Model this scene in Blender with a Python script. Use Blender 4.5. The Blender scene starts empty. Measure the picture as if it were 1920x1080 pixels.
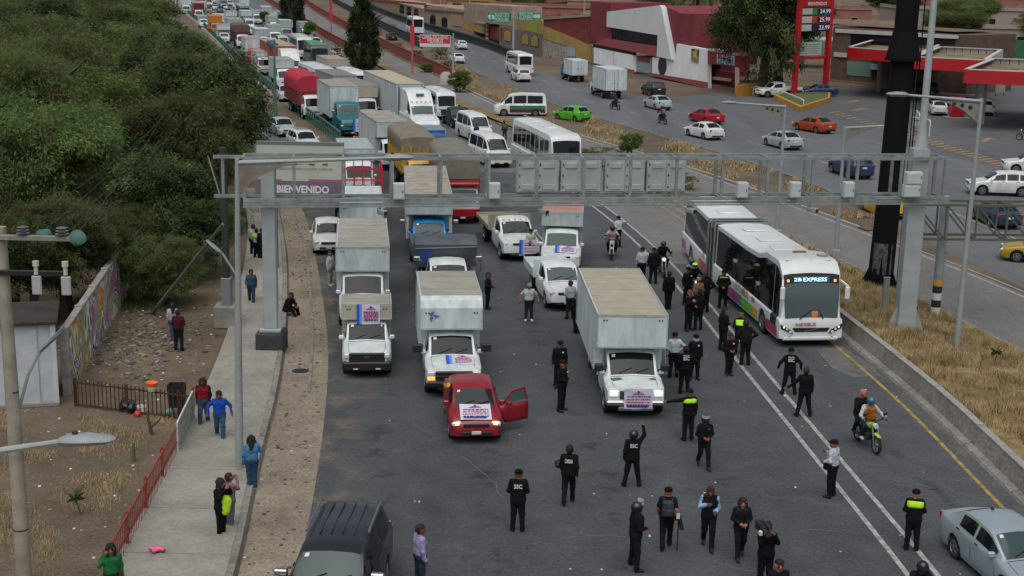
import bpy, math, random
import numpy as np
from mathutils import Matrix, Vector

# ------------------------------------------------------------------ camera, sky, sun, exposure
SC = bpy.context.scene
COL = SC.collection
R = math.radians
FPX, PITCH, CAM_H, ROLL = 2600.0, R(13.4), 15.2, R(1.2)
_f = Vector((0, math.cos(PITCH), -math.sin(PITCH)))
_u0 = Vector((0, math.sin(PITCH), math.cos(PITCH))); _r0 = Vector((1, 0, 0))
_r = _r0 * math.cos(ROLL) + _u0 * math.sin(ROLL)
_u = _u0 * math.cos(ROLL) - _r0 * math.sin(ROLL)
cam_d = bpy.data.cameras.new('camera'); cam = bpy.data.objects.new('camera', cam_d); COL.objects.link(cam)
cam.matrix_world = Matrix(((_r.x, _u.x, -_f.x, 0), (_r.y, _u.y, -_f.y, 0), (_r.z, _u.z, -_f.z, CAM_H), (0, 0, 0, 1)))
cam_d.sensor_width = 36; cam_d.lens = FPX * 36 / 1920; cam_d.clip_end = 4000; cam_d.clip_start = 0.5
SC.camera = cam

SUN_EL, SUN_AZ = R(66), R(192)          # azimuth clockwise from +Y
W = bpy.data.worlds.new('World'); SC.world = W; W.use_nodes = True
_n = W.node_tree.nodes; _n.clear()
_sky = _n.new('ShaderNodeTexSky'); _sky.sky_type = 'NISHITA'; _sky.sun_disc = False
_sky.sun_elevation = SUN_EL; _sky.sun_rotation = SUN_AZ; _sky.air_density = 1.0; _sky.dust_density = 4.0; _sky.ozone_density = 1.0
_hs = _n.new('ShaderNodeHueSaturation'); _hs.inputs['Saturation'].default_value = 0.58
_bg = _n.new('ShaderNodeBackground'); _bg.inputs['Strength'].default_value = 0.08
_wo = _n.new('ShaderNodeOutputWorld')
W.node_tree.links.new(_sky.outputs[0], _hs.inputs['Color']); W.node_tree.links.new(_hs.outputs[0], _bg.inputs[0]); W.node_tree.links.new(_bg.outputs[0], _wo.inputs[0])
_sd = bpy.data.lights.new('sun', 'SUN'); _sd.energy = 1.3; _sd.angle = R(80); _sd.color = (1.0, 0.985, 0.95)
_so = bpy.data.objects.new('sun', _sd); COL.objects.link(_so)
_dir = Vector((math.sin(SUN_AZ) * math.cos(SUN_EL), math.cos(SUN_AZ) * math.cos(SUN_EL), math.sin(SUN_EL)))
_so.rotation_euler = _dir.to_track_quat('Z', 'Y').to_euler(); _so.location = (0, 0, 60)
SC.view_settings.view_transform = 'Standard'; SC.view_settings.look = 'None'
SC.view_settings.gamma = 1.0; SC.view_settings.use_curve_mapping = False
SC.view_settings.exposure = 0.32
SC.render.engine = 'CYCLES'
SC.cycles.max_bounces = 5; SC.cycles.diffuse_bounces = 3; SC.cycles.glossy_bounces = 3; SC.cycles.transparent_max_bounces = 8
SC.cycles.use_denoising = True

# ------------------------------------------------------------------ survey helpers
def G(x, y, z=0.0):
    """point on the level plane z seen at pixel x, y of the 1920 x 1080 photograph"""
    d = _f + _r * ((x - 960) / FPX) - _u * ((y - 540) / FPX)
    t = (z - CAM_H) / d.z
    return Vector((d.x * t, d.y * t, z))
def hgt(x, yb, yt):
    """height of an upright thing with its foot at (x, yb) whose top shows at row yt"""
    p = G(x, yb); lo, hi = 0.0, 60.0
    for _ in range(40):
        m = (lo + hi) / 2; v = Vector((p.x, p.y, m - CAM_H))
        row = 540 - FPX * v.dot(_u) / v.dot(_f)
        if row > yt: lo = m
        else: hi = m
    return lo
class Curve:
    """x as a smooth function of y along the road"""
    def __init__(s, pts): s.y = [p[0] for p in pts]; s.x = [p[1] for p in pts]; s._m()
    def _m(s):
        n = len(s.y); d = [(s.x[i+1]-s.x[i])/(s.y[i+1]-s.y[i]) for i in range(n-1)]
        s.m = [d[0]] + [(d[i-1]*(s.y[i+1]-s.y[i])+d[i]*(s.y[i]-s.y[i-1]))/(s.y[i+1]-s.y[i-1]) for i in range(1, n-1)] + [d[-1]]
    def _k(s, y):
        k = 0
        while k < len(s.y)-2 and y > s.y[k+1]: k += 1
        return k
    def __call__(s, y):
        if y <= s.y[0]: return s.x[0] + (y-s.y[0])*s.m[0]
        if y >= s.y[-1]: return s.x[-1] + (y-s.y[-1])*s.m[-1]
        k = s._k(y); h = s.y[k+1]-s.y[k]; t = (y-s.y[k])/h
        return ((2*t**3-3*t*t+1)*s.x[k] + (t**3-2*t*t+t)*h*s.m[k] + (-2*t**3+3*t*t)*s.x[k+1] + (t**3-t*t)*h*s.m[k+1])
    def slope(s, y): return (s(y+.5)-s(y-.5))
WALK_L = Curve([(10,-9.3),(34.5,-10.0),(42,-10.45),(53,-11.4),(65,-13.0),(78,-15.2),(92,-18.5)])
WALK_R = Curve([(10,-6.0),(33,-6.9),(38.6,-7.5),(47,-8.3),(57,-9.6),(67,-11.2),(78.5,-13.4),(92,-16.4)])
ASPH_L = Curve([(5,-4.6),(36,-5.5),(44,-6.2),(51,-7.0),(65,-9.3),(82,-12.6),(100,-17.2),(120,-22.6),(150,-31.5),(190,-43)])
DBL = Curve([(5,10.7),(33,10.3),(40,9.8),(50,9.05),(64,8.0),(77.5,6.5),(86,5.1),(96,2.9),(110,-.8),(130,-6)])
BAR = Curve([(5,15.4),(39,14.9),(47,14.6),(55,13.9),(65,12.9),(75,11.8),(86,10.2),(96,8.0),(105,5.4),(118,1.6),(130,-2.0),(150,-8.2),(180,-16),(205,-22.6),(240,-31.5),(350,-57),(465,-85)])
CB_L = Curve([(5,23.8),(33,23.0),(45,22),(54,20.8),(61,19.4),(71,17.3),(82,14.3),(93,11.3),(100,9.2),(113,5.6),(127,1.2),(150,-5.8),(180,-13.7),(205,-20.2),(240,-28.8),(350,-54),(465,-81)])
CB_R = Curve([(5,29.3),(33,28),(45,26.9),(55,25.9),(66,24.3),(73.6,22.4),(79.4,20.8),(88.5,18.1),(105,12.6),(121,6.0),(135,1.2),(150,-2.6),(176,-9),(206,-16.4),(242,-24.8),(350,-48.5),(470,-73)])
HW_L = Curve([(5,30.2),(55,26.5),(66,25.0),(79,23.2),(85,22.7),(94,21.6),(104,19.4),(116,15.4),(129,10.6),(152,3.2),(164,.4),(186,-4.8),(238,-15.3),(300,-28),(478,-63)])
HW_R = Curve([(5,58),(80,45),(104,38.5),(121,33.2),(140,24.5),(157,15.5),(170,9.4),(196,2.8),(235,-4.5),(320,-25),(480,-57)])
GUARD = Curve([(100,-10.3),(114,-14.4),(152,-26),(190,-37),(221,-45.4),(313,-71),(432,-106)])
LANE = GUARD

# ------------------------------------------------------------------ materials
MATS = {}
def srgb(c):
    if isinstance(c, str):
        c = [int(c[i:i+2], 16)/255 for i in (0, 2, 4)]
        return tuple(((v+.055)/1.055)**2.4 if v > .04045 else v/12.92 for v in c)
    return tuple(c)
def mat(name, col, rough=.6, metal=0., var=.0, scale=4., bump=0., bscale=60., coat=0., emit=0., col2=None, spec=.5, detail=6., streak=False):
    if name in MATS: return MATS[name]
    m = bpy.data.materials.new(name); m.use_nodes = True; nt = m.node_tree; b = nt.nodes['Principled BSDF']
    c = srgb(col); b.inputs['Base Color'].default_value = (*c, 1); b.inputs['Roughness'].default_value = rough
    b.inputs['Metallic'].default_value = metal; b.inputs['Coat Weight'].default_value = coat; b.inputs['Specular IOR Level'].default_value = spec
    if coat: b.inputs['Coat Roughness'].default_value = .08
    if emit: b.inputs['Emission Color'].default_value = (*c, 1); b.inputs['Emission Strength'].default_value = emit
    L = nt.links.new
    if var or col2 or bump:
        tc = nt.nodes.new('ShaderNodeTexCoord')
    if var or col2:
        no = nt.nodes.new('ShaderNodeTexNoise'); no.inputs['Scale'].default_value = scale; no.inputs['Detail'].default_value = detail; no.inputs['Roughness'].default_value = .62
        if streak:
            mp = nt.nodes.new('ShaderNodeMapping'); mp.inputs['Scale'].default_value = (1, 1, .22); L(tc.outputs['Object'], mp.inputs[0]); L(mp.outputs[0], no.inputs['Vector'])
        else: L(tc.outputs['Object'], no.inputs['Vector'])
        rp = nt.nodes.new('ShaderNodeValToRGB'); rp.color_ramp.elements[0].position = .34; rp.color_ramp.elements[1].position = .68
        d = srgb(col2) if col2 else tuple(v*(1-var) for v in c)
        e = c if col2 else tuple(min(1, v*(1+var*.5)) for v in c)
        rp.color_ramp.elements[0].color = (*d, 1); rp.color_ramp.elements[1].color = (*e, 1)
        L(no.outputs['Fac'], rp.inputs[0]); L(rp.outputs[0], b.inputs['Base Color'])
        mr = nt.nodes.new('ShaderNodeMapRange'); mr.inputs['To Min'].default_value = min(1, rough*1.25); mr.inputs['To Max'].default_value = rough*.85
        L(no.outputs['Fac'], mr.inputs['Value']); L(mr.outputs[0], b.inputs['Roughness'])
    if bump:
        n2 = nt.nodes.new('ShaderNodeTexNoise'); n2.inputs['Scale'].default_value = bscale; n2.inputs['Detail'].default_value = 5
        L(tc.outputs['Object'], n2.inputs['Vector'])
        bu = nt.nodes.new('ShaderNodeBump'); bu.inputs['Strength'].default_value = bump; bu.inputs['Distance'].default_value = .03
        L(n2.outputs['Fac'], bu.inputs['Height']); L(bu.outputs[0], b.inputs['Normal'])
    MATS[name] = m
    return m
def paint(col, dirty=.2): return mat('paint_'+str(col), col, .34, 0, dirty, 2.6, coat=.3, streak=True)
def cloth(col): return mat('cloth_'+str(col), col, .9, 0, .35, 9, .35, 40, spec=.2)
def plain(col, rough=.6, metal=0.): return mat('plain_%s_%s_%s' % (col, rough, metal), col, rough, metal, .12, 3)
GLASS = mat('vehicle_glass', (.008,.011,.012), .05, spec=.4)
GLASS2 = mat('pale_glass', (.04,.068,.066), .06, spec=.45)
TYRE = mat('tyre_rubber', (.012,.012,.013), .85, var=.3)
BLACK = mat('black_plastic', (.013,.013,.014), .5, var=.2)
CHROME = mat('chrome', (.42,.43,.44), .38, 1.)
RIM = mat('rim_metal', (.32,.33,.34), .35, .8)
LAMP = mat('lamp_glass', (.62,.64,.62), .1, coat=.6)
LAMPON = mat('lamp_lit', (.9,.87,.8), .2, emit=.45)
AMBERON = mat('amber_lit', (1,.42,.06), .2, emit=.9)
TAIL = mat('tail_glass', (.32,.01,.012), .15, coat=.5)
AMBER = mat('amber_glass', (.7,.22,.02), .2, coat=.5)
PLATE = mat('plate_white', (.62,.62,.58), .5)

GALV = mat('galvanised_steel', '8f9896', .55, .3, .3, 2.6)
CONC = mat('concrete', (.27,.26,.24), .9, 0, .3, 1.2, .3, 30)
STEELD = mat('dark_steel', (.05,.055,.055), .55, .4, .3)

# ------------------------------------------------------------------ mesh builder
class MB:
    def __init__(s): s.v = []; s.f = []; s.m = []; s.mats = []
    def mi(s, m):
        if m is None: return 0
        if m not in s.mats: s.mats.append(m)
        return s.mats.index(m)
    def add(s, vs, fs, m=None, M=None):
        o = len(s.v); k = s.mi(m)
        if M is not None: vs = [tuple(M @ Vector(p)) for p in vs]
        s.v += [tuple(p) for p in vs]; s.f += [tuple(i+o for i in f) for f in fs]; s.m += [k]*len(fs)
        return s
    def box(s, lo, hi, m=None, b=0., M=None):
        lo, hi = [min(p) for p in zip(lo, hi)], [max(p) for p in zip(lo, hi)]
        if b <= 0:
            vs = [(x,y,z) for x in (lo[0],hi[0]) for y in (lo[1],hi[1]) for z in (lo[2],hi[2])]
            return s.add(vs, [(0,1,3,2),(4,6,7,5),(0,4,5,1),(2,3,7,6),(0,2,6,4),(1,5,7,3)], m, M)
        b = min([b]+[(h-l)*.49 for l, h in zip(lo, hi)])
        vs = []; ix = {}
        for sx in (0,1):
            for sy in (0,1):
                for sz in (0,1):
                    c = [(hi if q else lo)[i] for i, q in enumerate((sx,sy,sz))]
                    ins = [(-b if q else b) for q in (sx,sy,sz)]
                    for ax in range(3):
                        p = [c[i] + (0 if i == ax else ins[i]) for i in range(3)]
                        ix[(sx,sy,sz,ax)] = len(vs); vs.append(p)
        fs = []
        for ax in range(3):
            a1, a2 = (ax+1) % 3, (ax+2) % 3
            for q in (0,1):
                def k(u, w, A=ax):
                    t = [0,0,0]; t[ax] = q; t[a1] = u; t[a2] = w; return ix[(*t, A)]
                f = [k(0,0),k(1,0),k(1,1),k(0,1)]
                fs.append(f if q else f[::-1])
            for u in (0,1):
                for w in (0,1):
                    def e(q, A):
                        t = [0,0,0]; t[ax] = q; t[a1] = u; t[a2] = w; return ix[(*t, A)]
                    f = [e(0,a1),e(1,a1),e(1,a2),e(0,a2)]
                    fs.append(f if (u == w) else f[::-1])
        for sx in (0,1):
            for sy in (0,1):
                for sz in (0,1):
                    f = [ix[(sx,sy,sz,a)] for a in range(3)]
                    fs.append(f if (sx+sy+sz) % 2 else f[::-1])
        return s.add(vs, fs, m, M)
    def bar(s, p, q, w, h=None, m=None, up=(0,0,1)):
        p, q = Vector(p), Vector(q); h = w if h is None else h
        d = (q-p).normalized(); u = Vector(up)
        if abs(d.dot(u)) > .98: u = Vector((0,1,0))
        a = d.cross(u).normalized(); c = a.cross(d)
        vs = [tuple(pt + a*(sx*w/2) + c*(sz*h/2)) for pt in (p, q) for sx in (-1,1) for sz in (-1,1)]
        return s.add(vs, [(0,1,3,2),(4,6,7,5),(0,4,5,1),(2,3,7,6),(0,2,6,4),(1,5,7,3)], m)
    def tube(s, pts, r, n=8, m=None, cap=True):
        pts = [Vector(p) for p in pts]; rr = r if isinstance(r, (list, tuple)) else [r]*len(pts)
        rings = []; pa = None
        for i, p in enumerate(pts):
            d = (pts[min(i+1, len(pts)-1)] - pts[max(i-1, 0)]).normalized()
            if pa is None:
                pa = d.cross(Vector((0,0,1)) if abs(d.z) < .9 else Vector((1,0,0))).normalized()
            a = (pa - d*pa.dot(d)).normalized(); pa = a; c = d.cross(a)
            rings.append([tuple(p + a*(rr[i]*math.cos(t)) + c*(rr[i]*math.sin(t))) for t in [2*math.pi*k/n for k in range(n)]])
        return s.loft(rings, m, True, cap)
    def loft(s, rings, m=None, closed=True, cap=True):
        n = len(rings[0]); vs = [p for r_ in rings for p in r_]; fs = []
        for i in range(len(rings)-1):
            for k in range(n if closed else n-1):
                j = (k+1) % n; fs.append((i*n+k, i*n+j, (i+1)*n+j, (i+1)*n+k))
        if cap and closed:
            fs.append(tuple(range(n))[::-1]); fs.append(tuple((len(rings)-1)*n+k for k in range(n)))
        return s.add(vs, fs, m)
    def prism(s, poly, d, m=None, M=None):
        """poly: 3-D outline, d: extrusion vector"""
        n = len(poly); vs = [tuple(p) for p in poly] + [tuple(Vector(p)+Vector(d)) for p in poly]
        return s.add(vs, [tuple(range(n))[::-1], tuple(range(n, 2*n))] + [(k, (k+1) % n, n+(k+1) % n, n+k) for k in range(n)], m, M)
    def disc(s, c, ax, r, t, n=16, m=None):
        c = Vector(c); ax = Vector(ax).normalized()
        return s.tube([c-ax*t/2, c+ax*t/2], r, n, m)
    def mesh(s, name, smooth=40, dm=None):
        me = bpy.data.meshes.new(name); me.from_pydata(s.v, [], s.f)
        for q in (s.mats or ([dm] if dm else [])): me.materials.append(q)
        if len(s.mats) > 1: me.polygons.foreach_set('material_index', s.m)
        if smooth:
            me.polygons.foreach_set('use_smooth', [True]*len(s.f)); me.set_sharp_from_angle(angle=R(smooth))
        me.update()
        return me
    def build(s, name, parent=None, m=None, smooth=40):
        return obj(name, s.mesh(name, smooth, m), parent)
def obj(name, me, parent=None, M=None):
    o = bpy.data.objects.new(name, me); COL.objects.link(o)
    if parent is not None: o.parent = parent
    if M is not None: o.matrix_basis = M
    return o
def tag(o, label=None, cat=None, group=None, kind=None):
    if label: o['label'] = label
    if cat: o['category'] = cat
    if group: o['group'] = group
    if kind: o['kind'] = kind
    return o
def thing(name, label, cat, loc=(0,0,0), rz=0., group=None):
    o = bpy.data.objects.new(name, None); COL.objects.link(o); o.empty_display_size = .3
    o.location = loc; o.rotation_euler = (0,0,rz)
    return tag(o, label, cat, group)
def copy_tree(o, parent=None):
    c = o.copy(); COL.objects.link(c)
    if parent is not None: c.parent = parent
    for ch in o.children: copy_tree(ch, c)
    return c
def part(name, m, parent, *calls, smooth=40, label=None):
    """calls: tuples (method, args...) of the mesh builder"""
    b = MB()
    for c in calls:
        a = list(c[1:]); kw = a.pop() if a and isinstance(a[-1], dict) else {}
        getattr(b, c[0])(*a, m=m, **kw) if 'm' not in kw else getattr(b, c[0])(*a, **kw)
    o = b.build(name, parent, smooth=smooth)
    if label: o['label'] = label
    return o
RNG = random.Random(7)

# ------------------------------------------------------------------ lettering (flat print), made once per string
TEXTS = {}
def text_mesh(s, bold=.02):
    k = (s, bold)
    if k not in TEXTS:
        cu = bpy.data.curves.new('t', 'FONT'); cu.body = s; cu.align_x = 'CENTER'; cu.align_y = 'CENTER'; cu.offset = bold; cu.resolution_u = 2
        o = bpy.data.objects.new('t', cu); COL.objects.link(o)
        dg = bpy.context.evaluated_depsgraph_get()
        me = bpy.data.meshes.new_from_object(o.evaluated_get(dg)); bpy.data.objects.remove(o); bpy.data.curves.remove(cu)
        TEXTS[k] = me
    return TEXTS[k]
def lettering(s, m, parent, loc, size, width=None, rot=(0,0,0), bold=.02, name='lettering', M=None):
    me = text_mesh(s, bold).copy(); me.materials.clear(); me.materials.append(m)
    xs = [v.co.x for v in me.vertices]; w = (max(xs)-min(xs)) or 1
    sx = (width/w) if width else size
    o = obj(name, me, parent)
    S = Matrix.Diagonal((sx, size, 1, 1))
    o.matrix_basis = (M if M is not None else Matrix.Translation(loc) @ Matrix.Rotation(rot[2], 4, 'Z') @ Matrix.Rotation(rot[1], 4, 'Y') @ Matrix.Rotation(rot[0], 4, 'X')) @ S
    return o
for _t in ('BIENVENIDO','CARRIL EXCLUSIVO','MEXIBUS','SSC','POLICIA','EXPRESS','EDO','MEX','40','PACHUCA CUOTA','PACHUCA LIBRE','MEXICO CUOTA','ECATEPEC','BIENVENIDOS','24.99','25.99','23.99','MOTEL','SENA','2B','EXBUS','COMISARIA','87','91','D','ESTADO DE MEXICO','RESULTADOS FUERTES'):
    text_mesh(_t)
# ------------------------------------------------------------------ vehicle shells
def lerp(pts, x):
    if x <= pts[0][0]: return pts[0][1]
    for (a, za), (b, zb) in zip(pts, pts[1:]):
        if x <= b: return za + (zb-za)*(x-a)/(b-a) if b > a else zb
    return pts[-1][1]
class Shell:
    """a car-like skin lofted from cross sections; x runs backwards from the front bumper"""
    def __init__(s, L, W, H, top, belt, sill=.2, nose=.82, tail=.86, ln=.55, lt=.45, wroof=.76, arches=(), wc=.31, crown=.02, flare=.93):
        s.L, s.W, s.H, s.top, s.belt, s.sill = L, W, H, top, belt, sill
        s.nose, s.tail, s.ln, s.lt, s.wroof, s.arches, s.wc, s.crown, s.flare = nose, tail, ln, lt, wroof, arches, wc, crown, flare
    def w(s, x):
        k = 1 - (1-s.nose)*max(0, 1-x/s.ln)**2 - (1-s.tail)*max(0, 1-(s.L-x)/s.lt)**2
        return s.W/2*k
    def sec(s, x):
        w = s.w(x); zt = lerp(s.top, x); b = lerp(s.belt, x); bz = min(b, zt-.05)
        q = max(0., min(1., (zt-b)/max(.05, s.H-b)))
        yr = w*.84*(1-q) + s.W/2*s.wroof*q*(w/(s.W/2))**.5
        end = max(0, 1-x/.3, 1-(s.L-x)/.3)
        zb = s.sill + .1*end; 
        for xa, ra in s.arches:
            if abs(x-xa) < ra: zb = max(zb, s.wc + math.sqrt(ra*ra-(x-xa)**2))
        zm = max(zb+.02, s.sill+(bz-s.sill)*.5); z3 = max(zm+.02, bz-.07); z1 = min(max(zb+.01, s.sill+.13), zm-.005)
        bz = max(bz, z3+.02)
        return [(w*.94, zb), (w*.985, z1), (w, zm), (w*.99, z3), (w*s.flare, bz), (yr, max(bz+.005, zt-.02-.05*q)), (yr*.72, zt-.008), (0, zt+s.crown)]
    def stations(s):
        xs = {0., .02, .07, .15, .3, s.L, s.L-.02, s.L-.07, s.L-.18, s.L-.35}
        xs |= {p[0] for p in s.top}
        for xa, ra in s.arches: xs |= {xa+ra*math.cos(t*math.pi/8) for t in range(9)} | {xa-ra-.01, xa+ra+.01}
        xs = sorted(x for x in xs if 0 <= x <= s.L); out = [xs[0]]
        for x in xs[1:]:
            if x-out[-1] < .008: continue
            n = int((x-out[-1])/.5)
            for k in range(n): out.append(out[-1] + (x-out[-1])/(n-k+1))
            out.append(x)
        return out
    def body(s, m):
        b = MB(); rings = []
        for x in s.stations():
            h = s.sec(x); rings.append([(-x, y, z) for y, z in h] + [(-x, -y, z) for y, z in h[-2::-1]])
        b.loft(rings, m, False, False)
        n = len(rings[0]); N = len(rings)
        b.f += [tuple(range(n)), tuple((N-1)*n+k for k in range(n))[::-1]]; b.m += [0, 0]
        return b
    def _grid(s, P, m, off):
        nv, nu = len(P), len(P[0]); A = np.array(P)
        du = np.gradient(A, axis=1); dv = np.gradient(A, axis=0); n = np.cross(du, dv); n /= np.linalg.norm(n, axis=2, keepdims=True)+1e-9
        c = A.mean(axis=(0, 1)); ref = c - np.array([-s.L/2, 0, s.H*.45])
        if (n.mean(axis=(0, 1))*ref).sum() < 0: n = -n
        A = A + n*off
        b = MB(); b.add([tuple(p) for p in A.reshape(-1, 3)], [(i*nu+j, i*nu+j+1, (i+1)*nu+j+1, (i+1)*nu+j) for i in range(nv-1) for j in range(nu-1)], m)
        return b
    def top_pt(s, x, u):
        h = s.sec(x); a = abs(u); y5, z5 = h[5]; y6, z6 = h[6]; z7 = h[7][1]; y = a*y5
        z = z7+(z6-z7)*(y/y6) if y < y6 else z6+(z5-z6)*(y-y6)/(y5-y6)
        return (-x, math.copysign(y, u), z)
    def wind(s, x0, x1, m, inset=.9, off=.008, nv=4):
        return s._grid([[s.top_pt(x0+(x1-x0)*i/nv, -inset+2*inset*j/8) for j in range(9)] for i in range(nv+1)], m, off)
    def side_pt(s, x, v, sg, lo=4, hi=5):
        h = s.sec(x); t = lo + v*(hi-lo); k = min(int(t), hi-1); f = t-k
        return (-x, sg*(h[k][0]+(h[k+1][0]-h[k][0])*f), h[k][1]+(h[k+1][1]-h[k][1])*f)
    def side(s, x0, x1, v0, v1, sg, m, lo=4, hi=5, off=.008, n=5):
        nv = max(2, int(round((v1-v0)*(hi-lo)*2)))
        return s._grid([[s.side_pt(x0+(x1-x0)*j/n, v0+(v1-v0)*i/nv, sg, lo, hi) for j in range(n+1)] for i in range(nv+1)], m, off)

# wheels
_wheels = {}
def wheel_mesh(r, wd):
    k = (round(r, 3), round(wd, 3))
    if k not in _wheels:
        t = MB(); prof = [(r*.62, -wd/2*.9), (r*.93, -wd/2), (r, -wd*.32), (r, wd*.32), (r*.93, wd/2), (r*.62, wd/2*.9)]
        n = 18; rings = [[(q*math.cos(2*math.pi*i/n), y, q*math.sin(2*math.pi*i/n)) for q, y in prof] for i in range(n+1)]
        t.loft(rings, TYRE, False, False)
        rim = MB(); rr = r*.64
        rim.tube([(0, wd*.30, 0), (0, wd*.40, 0)], rr, 16, STEELD)
        for a in range(5):
            th = 2*math.pi*a/5
            rim.bar((0, wd*.43, 0), (rr*.95*math.cos(th), wd*.43, rr*.95*math.sin(th)), r*.17, wd*.12, RIM, up=(0,1,0))
        n = 16; rings = [[(q*math.cos(2*math.pi*i/n), y, q*math.sin(2*math.pi*i/n)) for q, y in ((rr*.86, wd*.42), (rr*.88, wd*.49), (rr, wd*.46))] for i in range(n+1)]
        rim.loft(rings, RIM, False, False); rim.tube([(0, wd*.38, 0), (0, wd*.5, 0)], r*.14, 8, RIM)
        _wheels[k] = (t.mesh('wheel', 50), rim.mesh('rim', 30))
    return _wheels[k]
def wheels(root, xs, y, r, wd, rim=True, dual=()):
    tm, rm = wheel_mesh(r, wd)
    for x in xs:
        for sg in (1, -1):
            M = Matrix.Translation((-x, sg*y, r)) @ (Matrix.Rotation(math.pi, 4, 'Z') if sg < 0 else Matrix())
            w = obj('wheel', tm, root, M)
            if rim: obj('rim', rm, w)
def lamp(name, m, root, x, y, z, dx, dy, dz, yaw=0.):
    for sg in (1, -1):
        b = MB(); b.box((-dx/2, -dy/2, -dz/2), (dx/2, dy/2, dz/2), m, min(dx, dy, dz)*.3)
        b.build(name, root).matrix_basis = Matrix.Translation((-x, sg*y, z)) @ Matrix.Rotation(sg*yaw, 4, 'Z')
def mirrors(root, x, y, z, m, big=1.):
    for sg in (1, -1):
        b = MB(); b.box((-.06*big, 0, 0), (.06*big, sg*.19*big, .15*big), m, .03).bar((0, -sg*.1, .03), (0, sg*.06, .05), .04, .04, m)
        b.build('mirror', root).location = (-x, sg*y, z)
def heading(y, curve=None, toward=True, extra=0.):
    sl = (curve or BAR).slope(y)
    d = Vector((-sl, -1)) if toward else Vector((sl, 1))
    return math.atan2(d.y, d.x) + R(extra)

CARS = dict(
 sedan=dict(L=4.45, W=1.73, H=1.46, top=[(0,.5),(.05,.66),(.22,.77),(.6,.86),(1.12,.95),(1.86,1.36),(2.1,1.42),(2.7,1.46),(3.25,1.42),(3.5,1.33),(3.98,1.06),(4.32,1.02),(4.42,.95),(4.45,.7)], belt=[(0,.9),(1.1,.9),(4,.97),(4.45,.95)], ax=(.86,3.42), r=.31, ws=(1.17,1.87), rw=(3.3,3.95), sw=[(1.45,2.45),(2.56,3.3)], dr=[(1.3,2.48),(2.52,3.45)], hl=.63, tl=.86),
 compact=dict(L=4.05, W=1.74, H=1.52, top=[(0,.5),(.04,.68),(.16,.8),(.45,.92),(.82,1.0),(1.5,1.41),(1.8,1.49),(2.5,1.52),(3.05,1.46),(3.25,1.36),(3.62,1.1),(3.92,1.06),(4.02,.98),(4.05,.7)], belt=[(0,.95),(.8,.96),(4.05,1.02)], ax=(.78,3.3), r=.31, ws=(.86,1.5), rw=(3.1,3.58), sw=[(1.12,2.06),(2.17,2.95)], dr=[(.98,2.1),(2.13,3.05)], hl=.68, tl=.9),
 hatch=dict(L=3.82, W=1.68, H=1.52, top=[(0,.5),(.05,.66),(.2,.8),(.5,.9),(.86,.98),(1.52,1.40),(1.8,1.48),(2.4,1.52),(3.1,1.46),(3.3,1.4),(3.66,1.02),(3.78,.95),(3.82,.7)], belt=[(0,.92),(1,.92),(3.8,1.0)], ax=(.72,3.15), r=.29, ws=(.9,1.52), rw=(3.24,3.62), sw=[(1.12,2.02),(2.12,2.85)], dr=[(1.0,2.05),(2.08,3.0)], hl=.68, tl=.92),
 suv=dict(L=4.5, W=1.84, H=1.67, top=[(0,.55),(.05,.78),(.22,.93),(.6,1.0),(1.1,1.07),(1.8,1.54),(2.1,1.62),(2.9,1.67),(3.8,1.62),(4.02,1.54),(4.36,1.12),(4.46,1.05),(4.5,.7)], belt=[(0,1.02),(1.1,1.02),(4.4,1.1)], ax=(.88,3.5), r=.35, ws=(1.15,1.8), rw=(3.95,4.33), sw=[(1.45,2.35),(2.46,3.2),(3.3,3.75)], dr=[(1.3,2.4),(2.43,3.35)], hl=.82, tl=1.02, sill=.26),
 bigsuv=dict(L=5.5, W=2.04, H=1.9, top=[(0,.6),(.05,.95),(.2,1.1),(1.0,1.17),(1.5,1.22),(2.2,1.75),(2.5,1.84),(3.5,1.9),(4.9,1.86),(5.15,1.78),(5.36,1.25),(5.45,1.15),(5.5,.7)], belt=[(0,1.15),(1.4,1.17),(5.4,1.22)], ax=(1.0,4.05), r=.4, ws=(1.56,2.2), rw=(5.16,5.34), tail=.8, sw=[(1.9,2.85),(2.98,3.85),(3.97,4.85)], dr=[(1.75,2.9),(2.93,3.95)], hl=.95, tl=1.1, sill=.3, wroof=.7),
 van=dict(L=5.2, W=1.88, H=2.26, top=[(0,.5),(.04,.92),(.2,1.08),(.62,1.22),(1.4,2.02),(1.75,2.17),(2.6,2.26),(4.85,2.24),(5.03,2.1),(5.14,1.3),(5.2,.6)], belt=[(0,1.18),(.6,1.18),(5.2,1.22)], ax=(.95,4.05), r=.34, ws=(.68,1.38), rw=(5.045,5.13), sw=[(1.0,1.75),(1.9,3.15),(3.25,4.75)], dr=[(.9,1.82),(1.86,3.1)], hl=.85, tl=1.05, sill=.25, wroof=.8, nose=.86, tail=.95, lt=.2),
)
def shell_of(p, arch=True):
    return Shell(p['L'], p['W'], p['H'], p['top'], p['belt'], p.get('sill', .2), p.get('nose', .8), p.get('tail', .84), p.get('ln', .55), p.get('lt', .45), p.get('wroof', .74), [(a, p['r']*1.2) for a in p['ax']] if arch else (), p['r'], p.get('crown', .02), p.get('flare', .93))
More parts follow.
